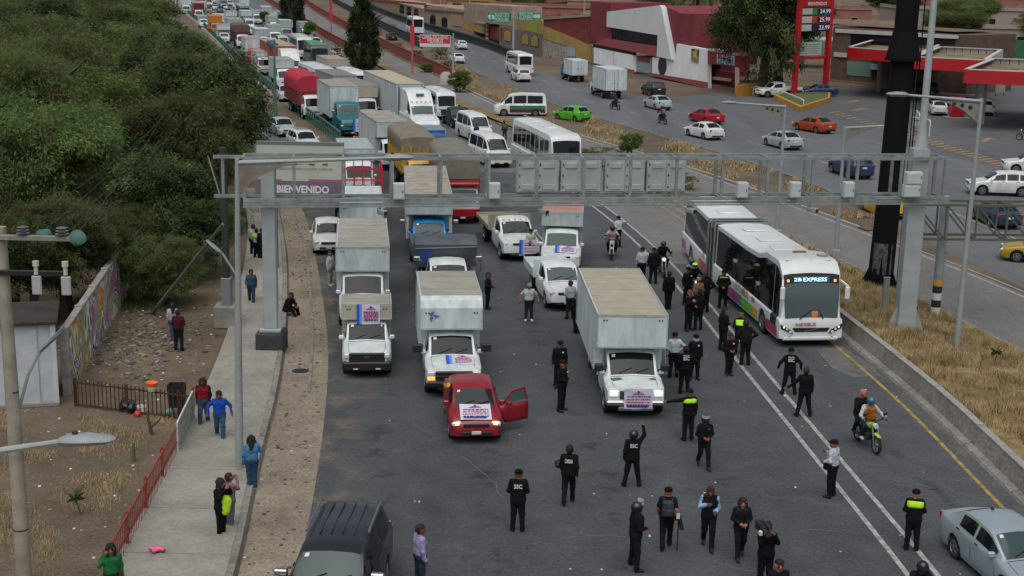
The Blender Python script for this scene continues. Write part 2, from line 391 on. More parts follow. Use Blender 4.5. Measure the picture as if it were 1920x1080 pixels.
def skin(root, p, m, glass=GLASS, far=False, lit=False, doors=True, rearlamps=True, bumper=None, front=True, omit_left_door=False):
    """body, glass, lamps, doors and wheels of a car-like vehicle"""
    S = shell_of(p); L, W = p['L'], p['W']
    S.body(m).build('body', root, smooth=35)
    b = MB(); b.box((-L+.35, -W*.36, .2), (-.35, W*.36, .62), BLACK, .05); b.build('underbody', root)
    S.wind(*p['ws'], glass).build('windscreen', root)
    if 'rw' in p: S.wind(*p['rw'], glass, .84).build('rear_window', root)
    for sg in (1, -1):
        for x0, x1 in p['sw']: S.side(x0, x1, .1, .86, sg, GLASS).build('side_window', root)
        if doors and not far:
            for k, (x0, x1) in enumerate(p['dr']):
                if omit_left_door and sg > 0 and k == 0: continue
                d = S.side(x0+.015, x1-.015, .08, .97, sg, m, 1, 4, .014).build('door', root)
                h = MB(); q = S.side_pt(x1-.18, .85, sg, 1, 4); h.box((q[0]-.09, q[1]+sg*.02, q[2]-.015), (q[0]+.09, q[1]+sg*.045, q[2]+.015), m if far else BLACK, .008); h.build('handle', d)
    if front:
        z = p['hl']; lamp('headlight', LAMPON if lit else LAMP, root, .1, W*.36, z, .16, W*.19, .15, -.35)
        g = MB(); g.box((-.05, -W*.24, z-.11), (.012, W*.24, z+.03), BLACK, .03); g.build('grille', root)
        g = MB(); g.box((-.06, -W*.3, .3), (.018, W*.3, .46), bumper or BLACK, .04); g.build('bumper', root)
        g = MB(); g.box((-.02, -.15, .36), (.035, .15, .46), PLATE, .005); g.build('number_plate', root)
        mirrors(root, p['ws'][0]+.28, W*.47, lerp(p['belt'], 1)+.02, m)
    if rearlamps:
        lamp('tail_light', TAIL, root, L-.06, W*.39, p['tl'], .1, W*.13, .2, .3)
        g = MB(); g.box((-L-.015, -.16, p['tl']-.2), (-L+.05, .16, p['tl']-.09), PLATE, .005); g.build('number_plate', root)
        g = MB(); g.box((-L-.02, -W*.36, .3), (-L+.08, W*.36, .47), bumper or BLACK, .04); g.build('bumper', root)
    if not far:
        a, c = p['ws']; T = lambda x, u, h=.022: Vector(S.top_pt(x, u))+Vector((.006, 0, h))
        for u0, u1 in ((-.55, -.02), (.15, .68)): w_ = MB(); w_.bar(T(a+.03, u0), T(a+.03+(c-a)*.22, u1), .022, .018, BLACK); w_.build('wiper', root)
        w_ = MB(); w_.add([T(a+(c-a)*t, u) for t, u in ((.8,-.8),(.8,-.66),(.93,-.66),(.93,-.8))], [(0,1,2,3)], PLATE); w_.build('windscreen_sticker', root)
        for u in (-.9, .9): w_ = MB(); w_.tube([T(.12+(a-.18)*k/4, u, .002) for k in range(5)], .007, 4, BLACK); w_.build('bonnet_seam', root)
        w_ = MB(); w_.tube([T(a-.06, -.9+.45*k, .003) for k in range(5)], .012, 4, BLACK); w_.build('cowl_seam', root)
    wheels(root, p['ax'], W/2-.12, p['r'], .2 if W < 1.9 else .24)
    return S
def car(name, label, kind, px, py, col, toward=True, curve=None, extra=0., group=None, rear_ref=False, rz=None, **kw):
    """px, py: pixel of the ground point under the middle of the near bumper"""
    p = CARS[kind]; g = G(px, py)
    rz = heading(g.y, curve, toward, extra) if rz is None else R(rz)
    d = Vector((math.cos(rz), math.sin(rz), 0))
    loc = g + d*p['L'] if rear_ref else g
    o = thing(name, label, 'van' if kind == 'van' else 'car', loc, rz, group)
    m = paint(col) if isinstance(col, str) else col
    skin(o, p, m, **kw)
    return o

# ------------------------------------------------------------------ trucks
TAN = mat('dusty_roof', '9a978c', .85, 0, .22, 1.1, .1, 20)
CAB = dict(
 pickup=dict(L=3.2, W=1.82, H=1.76, top=[(0,.55),(.015,.84),(.1,.98),(1.2,1.1),(1.8,1.6),(2.05,1.71),(2.75,1.76),(3.1,1.7),(3.17,1.1),(3.2,.7)], belt=[(0,1.07),(3.2,1.1)], ax=(.85,), r=.37, ws=(1.25,1.82), sw=[(1.5,2.75)], dr=[(1.3,2.8)], hl=.86, tl=.9, sill=.34, tail=.98, wroof=.8),
 fullsize=dict(L=3.35, W=2.0, H=1.92, top=[(0,.6),(.012,.98),(.08,1.13),(1.25,1.22),(1.95,1.76),(2.2,1.87),(2.9,1.92),(3.25,1.86),(3.32,1.2),(3.35,.7)], belt=[(0,1.2),(3.35,1.22)], ax=(.92,), r=.42, ws=(1.3,1.96), sw=[(1.6,2.85)], dr=[(1.4,2.95)], hl=.98, tl=1., sill=.4, tail=.98, wroof=.8, nose=.92),
 vanfront=dict(L=2.7, W=2.02, H=2.05, top=[(0,.6),(.012,.98),(.06,1.11),(.75,1.2),(1.0,1.24),(1.75,1.9),(2.0,2.02),(2.6,2.05),(2.68,1.3),(2.7,.7)], belt=[(0,1.2),(2.7,1.22)], ax=(.85,), r=.4, ws=(1.05,1.72), sw=[(1.35,2.35)], dr=[(1.2,2.4)], hl=.92, tl=1., sill=.4, tail=.98, wroof=.84, nose=.94),
 cabover=dict(L=1.75, W=2.05, H=2.25, top=[(0,.6),(.03,1.05),(.08,1.22),(.42,2.0),(.6,2.16),(1.1,2.25),(1.68,2.2),(1.73,1.4),(1.75,.7)], belt=[(0,1.25),(1.75,1.3)], ax=(.95,), r=.42, ws=(.1,.41), sw=[(.45,1.35)], dr=[(.4,1.45)], hl=.78, tl=1., sill=.42, tail=.99, wroof=.86, nose=.93, ln=.3),
 hooded=dict(L=3.9, W=2.3, H=2.75, top=[(0,.7),(.04,1.25),(.2,1.5),(1.5,1.68),(2.0,1.75),(2.35,2.5),(2.6,2.68),(3.2,2.75),(3.82,2.7),(3.88,1.8),(3.9,.8)], belt=[(0,1.65),(3.9,1.75)], ax=(1.1,), r=.5, ws=(2.03,2.36), sw=[(2.25,3.4)], dr=[(2.05,3.4)], hl=1.0, tl=1., sill=.55, tail=.99, wroof=.86, nose=.8, ln=1.6),
 sleeper=dict(L=6.0, W=2.45, H=3.9, top=[(0,.7),(.04,1.3),(.25,1.55),(1.4,1.8),(1.9,1.9),(2.4,2.6),(2.75,3.0),(3.6,3.75),(4.2,3.9),(5.9,3.88),(5.97,2),(6.0,.9)], belt=[(0,1.75),(6,1.85)], ax=(1.2,), r=.52, ws=(1.93,2.4), sw=[(2.2,3.1)], dr=[(2.0,3.2)], hl=1.05, tl=1., sill=.55, tail=.99, wroof=.88, nose=.84, ln=1.6),
)
BODYLEN = {}
def cab_of(root, kind, col, glass=GLASS, lit=False, bumper=None, far=False):
    p = CAB[kind]; S = skin(root, p, paint(col) if isinstance(col, str) else col, glass, far, lit, True, False, bumper, True)
    return p
def chassis(root, x0, x1, W, axles, r, z=.62):
    b = MB(); b.box((-x1, -.45, z-.16), (-x0, -.33, z+.04), STEELD).box((-x1, .33, z-.16), (-x0, .45, z+.04), STEELD)
    for a in axles: b.bar((-a, -W*.4, r), (-a, W*.4, r), .14, .14, STEELD)
    b.box((-x1+.4, W*.3, z-.3), (-x1+1.1, W*.44, z), STEELD, .04)
    b.build('chassis', root); 
    wheels(root, axles, W/2-.19, r, .32)
    b = MB()
    for sg in (1, -1): b.box((-x1-.03, sg*W*.28, z-.1), (-x1+.03, sg*W*.42, z+.02), TAIL, .01)
    b.build('tail_light', root)
def box_body(root, x0, x1, W, z0, z1, m, roof=TAN, over=0., zo=None, round_front=.0, ribs=True, doors=True, trim=None):
    """cargo box from x0 to x1 behind the bumper; `over` metres of it reach forward above the cab from height zo"""
    trim = trim or mat('box_trim', 'aeb4b2', .5, .2, .2, 3)
    if over:
        prof = [(-x1, z0), (-x0, z0), (-x0, zo), (-x0+over, zo), (-x0+over, z1-round_front)]
        if round_front: prof += [(-x0+over-round_front*.35, z1-round_front*.3), (-x0+over-round_front, z1)]
        else: prof += [(-x0+over, z1)]
        prof += [(-x1, z1)]
    else: prof = [(-x1, z0), (-x0, z0), (-x0, z1), (-x1, z1)]
    b = MB(); b.prism([(x, -W/2, z) for x, z in prof], (0, W, 0), m)
    bo = b.build('cargo_box', root, smooth=20)
    xf = -x0+over-round_front
    b = MB(); b.box((-x1+.05, -W/2+.05, z1), (xf-.05, W/2-.05, z1+.025), roof, .01)
    n = max(2, int((x1-x0+over)/.9))
    for k in range(1, n): 
        x = -x1 + (xf+x1)*k/n; b.box((x-.02, -W/2+.06, z1+.02), (x+.02, W/2-.06, z1+.036), roof)
    b.build('roof_panel', root)
    b = MB(); e = .035
    for sg in (1, -1):
        y = sg*W/2
        b.box((-x1-.01, y-e, z1-e), (xf, y+.012*sg, z1+.035), trim); b.box((-x1, y-e*sg*.2, z0-.02), (-x0, y+.014*sg, z0+.07), trim)
        for x, zz in ((-x1, z0), (-x0+over, zo or z0)): b.box((x-.03, y-e, zz), (x+.012, y+.013*sg, z1-round_front), trim)
        if over: b.box((-x0, y-e, zo-.012), (-x0+over, y+.013*sg, zo+.05), trim)
        if ribs:
            for k in range(1, int((x1-x0)/.6)):
                x = -x1+.6*k; b.box((x-.012, y, z0+.08), (x+.012, y+.010*sg, z1-.06), m)
    b.box((-x0+over-.02, -W/2, (zo or z0)-.01), (-x0+over+.013, W/2, (zo or z0)+.05), trim)
    if not round_front: b.box((-x0+over-.02, -W/2, z1-.05), (-x0+over+.013, W/2, z1+.034), trim)
    b.build('edge_trim', bo)
    b = MB()
    for sg in (1, -1):
        for k in (0, 1): b.box((-x0+over-.01, sg*(W/2-.2-.1*k)-.025, z1-round_front-.2), (-x0+over+.016, sg*(W/2-.2-.1*k)+.025, z1-round_front-.15), BLACK)
    b.build('marker_lights', bo)
    if doors:
        for sg in (1, -1):
            d = MB(); d.box((-x1-.03, min(sg*.015, sg*(W/2-.05)), z0+.05), (-x1-.002, max(sg*.015, sg*(W/2-.05)), z1-.08), m, .01); do = d.build('rear_door', bo)
            d = MB(); d.tube([(-x1-.05, sg*.2, z0+.06), (-x1-.05, sg*.2, z1-.1)], .018, 6, CHROME).box((-x1-.07, sg*.2-.06, z0+.8), (-x1-.03, sg*.2+.06, z0+.86), BLACK); d.build('lock_bar', do)
    return bo
def tarp_body(root, x0, x1, W, z0, zs, z1, tarp, sidem, arch=.35, scallop=True):
    """stake sides under a sagging tarpaulin on hoops"""
    b = MB()
    for sg in (1, -1):
        for k in range(int((zs-z0)/.28)):
            b.box((-x1, sg*W/2-.03*sg, z0+.28*k+.02), (-x0, sg*W/2, z0+.28*k+.24), sidem)
        for k in range(int((x1-x0)/.8)+1):
            x = -x1 + (x1-x0)*k/max(1, int((x1-x0)/.8)); b.box((x-.04, sg*W/2, z0-.1), (x+.04, sg*(W/2+.035), zs), sidem)
    b.box((-x0-.04, -W/2, z0), (-x0, W/2, zs), sidem); b.box((-x1, -W/2, z0), (-x1+.04, W/2, zs), sidem)
    b.box((-x1, -W/2, z0-.12), (-x0, W/2, z0), STEELD); b.build('stake_side', root)
    t = MB(); rings = []; n = max(6, int((x1-x0)/.3)); zb = zs-.25
    for i in range(n+1):
        x = -x1-.03 + (x1-x0+.06)*i/n; sag = .05*abs(math.sin(i*math.pi/3)) if scallop else 0; w = W/2+.05
        edge = .13 if i in (0, n) else 0
        ring = [(x, -w+sag*.5, zb+sag*1.5), (x, -w-.01, zs+.1)]
        for k in range(9):
            th = math.pi*(1-k/8); ring.append((x, w*math.cos(th)*1.0, z1-arch+arch*math.sin(th)**.8 - sag - edge*.4))
        ring += [(x, w+.01, zs+.1), (x, w-sag*.5, zb+sag*1.5)]; rings.append(ring)
    t.loft(rings, tarp, False, False); q = len(rings[0]); N = len(rings)
    t.f += [tuple(range(q)), tuple((N-1)*q+k for k in range(q))[::-1]]; t.m += [0, 0]
    t.build('tarpaulin', root, smooth=50)
def stake_rack(root, x0, x1, W, z0, z1, m):
    for sg in (1, -1):
        b = MB()
        for k in range(4): b.box((-x1, sg*W/2-.02, z0+.15+(z1-z0-.15)*k/3), (-x0, sg*W/2+.02, z0+.2+(z1-z0-.15)*k/3), m)
        for k in range(6): x = -x1+(x1-x0)*k/5; b.box((x-.03, sg*W/2-.03, z0), (x+.03, sg*W/2+.03, z1+.06), m)
        b.build('side_rack', root)
    b = MB()
    for x in (-x0, -x1):
        for k in range(4): b.box((x-.02, -W/2, z0+.15+(z1-z0-.15)*k/3), (x+.02, W/2, z0+.2+(z1-z0-.15)*k/3), m)
        for k in range(5): y = -W/2+W*k/4; b.box((x-.025, y-.03, z0), (x+.025, y+.03, z1+.05), m)
    b.build('end_rack', root)
    b = MB(); b.box((-x1, -W/2, z0-.1), (-x0, W/2, z0), mat('deck_wood', (.22,.16,.1), .9, 0, .4, 6)); b.build('deck', root)
def flat_body(root, x0, x1, W, z0, m, rim=.12, head=.0):
    b = MB(); b.box((-x1, -W/2, z0-.12), (-x0, W/2, z0), m, .015); b.build('deck', root)
    for sg in (1, -1):
        b = MB(); b.box((-x1, sg*W/2-.02, z0-.02), (-x0, sg*W/2+.02, z0+rim), m, .01); b.build('side_board', root)
    b = MB(); b.box((-x1-.02, -W/2, z0-.02), (-x1+.02, W/2, z0+rim), m, .01); b.build('tail_board', root)
    if head: b = MB(); b.box((-x0-.04, -W/2, z0-.02), (-x0, W/2, z0+head), m, .01); b.build('headboard', root)
def truck(name, label, px, py, cab='cabover', col='d6dad8', toward=True, curve=None, extra=0., group='trucks held in the jam', rear_ref=0., glass=GLASS, lit=False, bumper=None, far=False, loc=None, rz=None, cat='truck', axles=(), W=None, zc=.75, xe=None):
    g = Vector(loc) if loc is not None else G(px, py)
    rz = heading(g.y, curve, toward, extra) if rz is None else R(rz)
    if rear_ref: g = g + Vector((math.cos(rz), math.sin(rz), 0))*rear_ref
    o = thing(name, label, cat, g, rz, group)
    p = cab_of(o, cab, col, glass, lit, bumper, far)
    if axles: chassis(o, .5, xe or (max(axles)+1.0), W or p['W'], axles, p['r'], zc)
    return o
def banner(root, label, x, y0, y1, z0, z1, lines, blue=True, tilt=0., arrow=False, head=True):
    """printed banner tied to the front of a vehicle"""
    o = thing('banner', label, 'banner', (0,0,0)); o.matrix_basis = root.matrix_basis @ Matrix.Translation((-x, 0, z0)) @ Matrix.Rotation(tilt, 4, 'Y')
    h = z1-z0; b = MB(); n = 8; vm = mat('banner_vinyl', 'ccc6d6', .55, 0, .08, 3)
    rows = []
    for i in range(n+1):
        rows.append([(.012*math.sin(i*1.7+j*.9), y0+(y1-y0)*j/6, h*i/n) for j in range(7)])
    b.add([p for r_ in rows for p in r_], [(i*7+j, i*7+j+1, (i+1)*7+j+1, (i+1)*7+j) for i in range(n) for j in range(6)], vm)
    b.build('sheet', o)
    bm = mat('print_blue', '2a4fc0', .5); rm = mat('print_red', 'c23560', .5); dk = mat('print_navy', '2d2f78', .5)
    w = y1-y0
    if blue:
        b = MB(); b.box((.016, y0, .0), (.02, y0+w*.12, h), bm); b.box((.016, y0+w*.12, 0), (.02, y0+w*.22, h), mat('print_sky', '5d92e0', .5)); b.build('printed_band', o)
    b = MB(); r_ = random.Random(label)
    ya = y0+w*(.3 if blue else .08); yb = y1-w*.08
    for k in range(lines):
        zz = h*(.62-.42*k/max(1, lines-1)) if head else h*(.88-.6*k/max(1, lines-1)); y = ya+w*.03*r_.random(); hh = h*.026
        while y < yb:
            ww = w*(.04+.09*r_.random()); b.box((.016, y, zz-hh), (.021, min(yb, y+ww), zz+hh), rm if k % 3 else dk); y += ww+w*.025
    b.build('printed_lines', o)
    if head:
        b = MB(); yc = (ya+yb)/2
        b.tube([(.014, yc, h*.86), (.022, yc, h*.86)], h*.055, 10, dk); b.box((.016, yc-w*.2, h*.74), (.021, yc+w*.2, h*.78), rm); b.box((.016, yc-w*.12, h*.81), (.021, yc+w*.13, h*.835), rm); b.build('printed_emblem', o)
    if arrow:
        b = MB(); zz = h*.12; b.box((.016, y0+w*.1, zz-h*.04), (.021, y1-w*.25, zz+h*.04), dk); b.prism([(.016, y1-w*.27, zz-h*.08), (.016, y1-w*.12, zz), (.016, y1-w*.27, zz+h*.08)], (.005,0,0), dk); b.build('printed_arrow', o)
    return o
# ------------------------------------------------------------------ buses
def bus_shell(L, W, H, belt=1.3, steep=.32):
    return dict(L=L, W=W, H=H, top=[(0,.6),(.03,belt-.15),(.08,belt),(steep,H-.42),(steep+.25,H-.13),(steep+.8,H),(L*.5,H+.02),(L-.3,H),(L-.1,H-.25),(L-.03,belt),(L,.6)], belt=[(0,belt),(L,belt)], ax=(L*.2,L*.72), r=.46, ws=(.09,steep), rw=(L-.095,L-.04), sw=[], dr=[], hl=.75, tl=1.0, sill=.32, nose=.95, tail=.96, ln=.3, lt=.2, wroof=.88, crown=.03)
def bus(name, label, px, py, L, W, H, col, toward=True, curve=None, extra=0., rear_ref=False, roofcol=None, nwin=6, stripe=None, belt=1.3, band=GLASS, group='buses in the traffic', far=False, wire=False):
    g = G(px, py); rz = heading(g.y, curve, toward, extra)
    if rear_ref: g = g + Vector((math.cos(rz), math.sin(rz), 0))*L
    o = thing(name, label, 'bus', g, rz, group); p = bus_shell(L, W, H, belt)
    S = skin(o, p, paint(col), GLASS, True, False, False, True, None, True)
    for sg in (1, -1):
        x0, x1 = .75, L-.5
        if far: S.side(x0, x1, .12, .8, sg, GLASS, n=10).build('side_window', o); continue
        for k in range(nwin):
            a = x0+(x1-x0)*k/nwin; b_ = x0+(x1-x0)*(k+1)/nwin
            S.side(a+.06, b_-.06, .1, .8, sg, GLASS, n=3).build('side_window', o)
    if stripe:
        for sg in (1, -1): S.side(.6, L-.3, .1, .5, sg, paint(stripe), 1, 4, .012, 12).build('stripe', o)
    if roofcol:
        S.wind(.75, L-.35, paint(roofcol), .93, .012, 12).build('roof_panel', o)
    b = MB(); b.box((-L*.45, -.5, H), (-L*.45+1.0, .5, H+.09), paint(col), .04).box((-L*.8, -.4, H), (-L*.8+.7, .4, H+.07), paint(col), .04); b.build('roof_hatch', o)
    return o

def articulated_bus():
    g = G(1518, 652); rz = heading(62, BAR, True, 1.5)
    o = thing('articulated_bus', 'long white articulated bus with rainbow side panels and EXPRESS over its windscreen', 'bus', g, rz)
    wm = paint('d9dfdd', .08); L = 10.2; W, H = 2.7, 3.2
    p = dict(L=L, W=W, H=H, top=[(0,.55),(.03,1.1),(.07,1.2),(.2,2.2),(.38,2.98),(.5,3.15),(.8,3.42),(1.1,3.5),(2.6,3.5),(3.0,3.38),(3.6,3.24),(5,3.2),(L-.02,3.2),(L,.9)], belt=[(0,1.22),(L,1.3)], ax=(2.35,8.4), r=.48, ws=(.08,.37), sw=[], dr=[], hl=.75, tl=1., sill=.3, nose=.975, tail=1, ln=.35, lt=.1, wroof=.9, crown=.03)
    S = shell_of(p); S.body(wm).build('body', o, smooth=35)
    part('underbody', BLACK, o, ('box', (-L+.3, -W*.36, .22), (-.4, W*.36, .7), {'b': .05}))
    S.wind(.075, .30, mat('bus_windscreen', (.085,.11,.115), .05, spec=.5), .985, .012, 6).build('windscreen', o)
    S.wind(.30, .40, BLACK, .97, .014, 3).build('destination_panel', o)
    def panel(root, Sx, x0, x1, v0, v1, col, sg, lo=1, hi=4, off=.012, nm='side_panel'):
        m = col if not isinstance(col, str) else paint(col)
        return Sx.side(x0, x1, v0, v1, sg, m, lo, hi, off, 6).build(nm, root)
    for sg in (1, -1):
        for k in range(7):
            a = 1.25+(L-1.45)*k/7; S.side(a+.01, a+(L-1.45)/7-.01, -.02, .9, sg, GLASS, off=.012, n=3).build('side_window', o)
        S.side(.42, 1.2, -.0, .9, sg, GLASS, off=.012).build('side_window', o); 
        panel(o, S, .45, 1.2, .35, 1., GLASS, sg, nm='door_glass')
        for x0, x1, c in ((.3,1.35,'c02436'),(1.36,1.72,'b01f5a'),(3.02,3.75,'e0b41c'),(3.76,5.35,'6fc024'),(5.36,5.75,'2c8f9c'),(5.76,6.6,'9a2b86'),(6.61,7.75,'b0307a')):
            panel(o, S, x0, x1, .0, .40, c, sg)
    wheels(o, p['ax'], W/2-.17, .48, .3)
    ang = mat('led_text', (.55,.95,1), .4, emit=.9)
    fm = Matrix.Translation((0,0,0))
    def front(x, y, z, sx, sy, s, m, tilt=.25, nm='lettering', bold=.02):
        lettering(s, m, o, None, sy, sx, bold=bold, name=nm, M=Matrix.Translation((x, y, z)) @ Matrix.Rotation(tilt, 4, 'Y').inverted() @ Matrix(((0,0,1,0),(1,0,0,0),(0,1,0,0),(0,0,0,1))))
    part('destination_display', mat('display_glass', (.05,.09,.1), .3, emit=.2), o, ('box', (-.36, -.75, 2.66), (-.285, .75, 2.9), {'b': .01}))
    front(-.272, .12, 2.78, 1.0, .22, 'EXPRESS', ang, .0); front(-.272, -.72+.12, 2.78, .32, .2, '2B', ang, .0)
    lamp('marker_lamp', AMBERON, o, .33, .98, 2.72, .06, .12, .12)
    front(.022, -.12, .98, .62, .2, 'EXBUS', mat('logo_red', 'a03050', .5), .1); front(.022, -.55, .98, .26, .18, 'M', mat('logo_green', '9aa83a', .5), .1)
    for sg in (1, -1):
        b = MB(); b.prism([(-.03, sg*.75, .6), (-.05, sg*1.27, .82), (-.05, sg*1.29, 1.0), (-.03, sg*.84, .76)], (.075, 0, 0), BLACK); hl = b.build('headlight', o)
        b = MB(); b.disc((.05, sg*.88, .69), (1,0,.2), .055, .03, 10, LAMP).disc((.03, sg*1.02, .8), (1,0,.2), .05, .03, 10, LAMP).disc((.03, sg*1.15, .88), (1,0,.2), .045, .03, 10, LAMPON); b.build('bulb', hl)
        b = MB(); b.box((.12, sg*1.25, 2.05), (.25, sg*1.45, 2.6), wm, .05).bar((-.3, sg*1.2, 2.75), (.18, sg*1.36, 2.6), .07, .07, wm); b.build('mirror', o)
        b = MB(); b.disc((.0, sg*.9, .42), (1,0,0), .06, .04, 10, STEELD); b.build('fog_lamp', o)
    part('grille', BLACK, o, ('prism', [(-.01, -.78, .84), (-.01, .78, .84), (-.01, .68, .68), (-.01, -.68, .68)], (.035, 0, 0)))
    part('badge_bar', CHROME, o, ('bar', (.03, -.3, .70), (.03, .3, .82), .02, .02))
    part('wiper', BLACK, o, ('bar', (-.02, -.5, 1.2), (-.13, .1, 1.62), .03, .03), ('bar', (-.02, .5, 1.2), (-.16, .22, 1.75), .03, .03), ('bar', (-.13,-.1,1.3), (-.28, -.08, 2.2), .02, .02), ('bar', (-.16,.2,1.3), (-.3,.22,2.2), .02,.02))
    part('screen_divider', BLACK, o, ('bar', (-.1,0,1.24), (-.345,0,2.6), .05, .03)); part('screen_triangle', plain('a9b4b6', .5), o, ('prism', [(-.19,.45,1.85),(-.19,1.05,1.85),(-.27,.75,2.3)], (.012,0,0))); part('screen_paper', plain('7fa08c', .6), o, ('prism', [(-.1,-1.15,1.3),(-.1,-.85,1.3),(-.16,-.85,1.6),(-.16,-1.15,1.6)], (.012,0,0)))
    part('bumper', wm, o, ('box', (-.2, -1.18, .3), (.03, 1.18, .5), {'b': .06}))
    part('dashboard_vest', mat('orange_cloth', (.75,.22,.05), .8), o, ('box', (-.12, .0, 1.26), (-.06, .28, 1.5), {'b': .04}))
    part('roof_vent', mat('roof_dark', (.05,.05,.05), .6), o, ('box', (-1.0, -.95, 3.36), (-.85, .95, 3.44), {'b': .02}))
    for x in (-4.6, -6.6, -8.8): part('roof_hatch', wm, o, ('box', (x, -.5, 3.22), (x+.75, .45, 3.29), {'b': .03}))
    part('roof_lamp', mat('roof_lamp_red', (.35,.09,.06), .4), o, ('box', (-2.2, -.25, 3.52), (-2.0, .3, 3.58), {'b': .02}))
    rn = mat('roof_number', 'b08a5a', .6)
    part('roof_badge', rn, o, ('disc', (-1.55, .82, 3.53), (0,0,1), .24, .012))
    lettering('40', mat('badge_pale', 'd8d0c0', .6), o, None, .3, .3, M=Matrix.Translation((-1.55, .82, 3.542)) @ Matrix.Rotation(math.pi/2, 4, 'Z'))
    gm = mat('logo_grey', '9aa09c', .5)
    TX = lambda x, z: Matrix.Translation((x, -W/2-.018, z)) @ Matrix.Rotation(math.pi/2, 4, 'X')
    lettering('EDO', gm, o, None, .55, .95, M=TX(-5.9, 1.13)); lettering('MEX', mat('logo_olive', 'a09040', .5), o, None, .55, 1.0, M=TX(-4.85, 1.13))
    lettering('91', STEELD, o, None, .32, .4, M=TX(-3.6, 1.12))
    # bellows joint
    J = 1.15; b = MB(); rings = []
    for i in range(15):
        x = -L-J*i/14; e = .06 if i % 2 else 0
        if i in (0, 7, 14): e = -.03
        rings.append([(x, -W/2+.02+e, .45), (x, -W/2+.02+e, 2.9), (x, -W/2+.25+e, 3.2-e), (x, W/2-.25-e, 3.2-e), (x, W/2-.02-e, 2.9), (x, W/2-.02-e, .45)])
    b.loft(rings, mat('bellows_rubber', (.035,.035,.035), .85, 0, .3, 6)); b.build('bellows', o, smooth=20)
    b = MB()
    for x in (-L-.02, -L-J*.5, -L-J+.02): b.box((x-.04, -W/2-.03, .5), (x+.04, -W/2+.04, 3.2), GALV).box((x-.04, W/2-.04, .5), (x+.04, W/2+.03, 3.2), GALV).box((x-.04, -W/2, 3.18), (x+.04, W/2, 3.24), GALV)
    b.build('bellows_hoop', o)
    # rear section turns a little with the lane
    L2 = 6.9; bend = R(-4)
    r2 = bpy.data.objects.new('rear_section_pivot', None)
    q = dict(p); q.update(L=L2, H=H, top=[(0,.9),(.02,3.2),(L2-.35,3.2),(L2-.1,3.0),(L2-.02,1.3),(L2,.6)], belt=[(0,1.3),(L2,1.3)], ax=(4.1,), nose=1., tail=.97, lt=.2, ln=.1)
    S2 = shell_of(q); M2 = Matrix.Translation((-L-J, 0, 0)) @ Matrix.Rotation(bend, 4, 'Z')
    bpy.data.objects.remove(r2)
    rs = S2.body(wm).build('rear_section', o, smooth=35); rs.matrix_basis = M2
    for sg in (1, -1):
        for k in range(5):
            a = .15+(L2-.6)*k/5; S2.side(a+.01, a+(L2-.6)/5-.01, -.02, .9, sg, GLASS, off=.012, n=3).build('side_window', rs)
        for x0, x1, c in ((.1,1.1,'c5332e'),(1.11,1.9,'d86a2a'),(5.6,6.25,'c03a8e'),(6.26,6.7,'8a3a98')): panel(rs, S2, x0, x1, 0, .45, c, sg)
    wheels(rs, (4.1,), W/2-.17, .48, .3)
    for x in (-2.2, -4.2, -5.8): part('roof_hatch', wm, rs, ('box', (x, -.55, 3.2), (x+.9, .45, 3.28), {'b': .03}))
    part('underbody', BLACK, rs, ('box', (-L2+.4, -W*.36, .25), (-.1, W*.36, .7), {'b': .05}))
    lettering('87', mat('logo_red2', 'a04048', .5), rs, None, .42, .5, M=Matrix.Translation((-.7, -W/2-.02, 1.25)) @ Matrix.Rotation(math.pi/2, 4, 'X'))
    lamp('tail_light', TAIL, rs, L2-.02, 1.05, 1.1, .08, .16, .4)
    return o

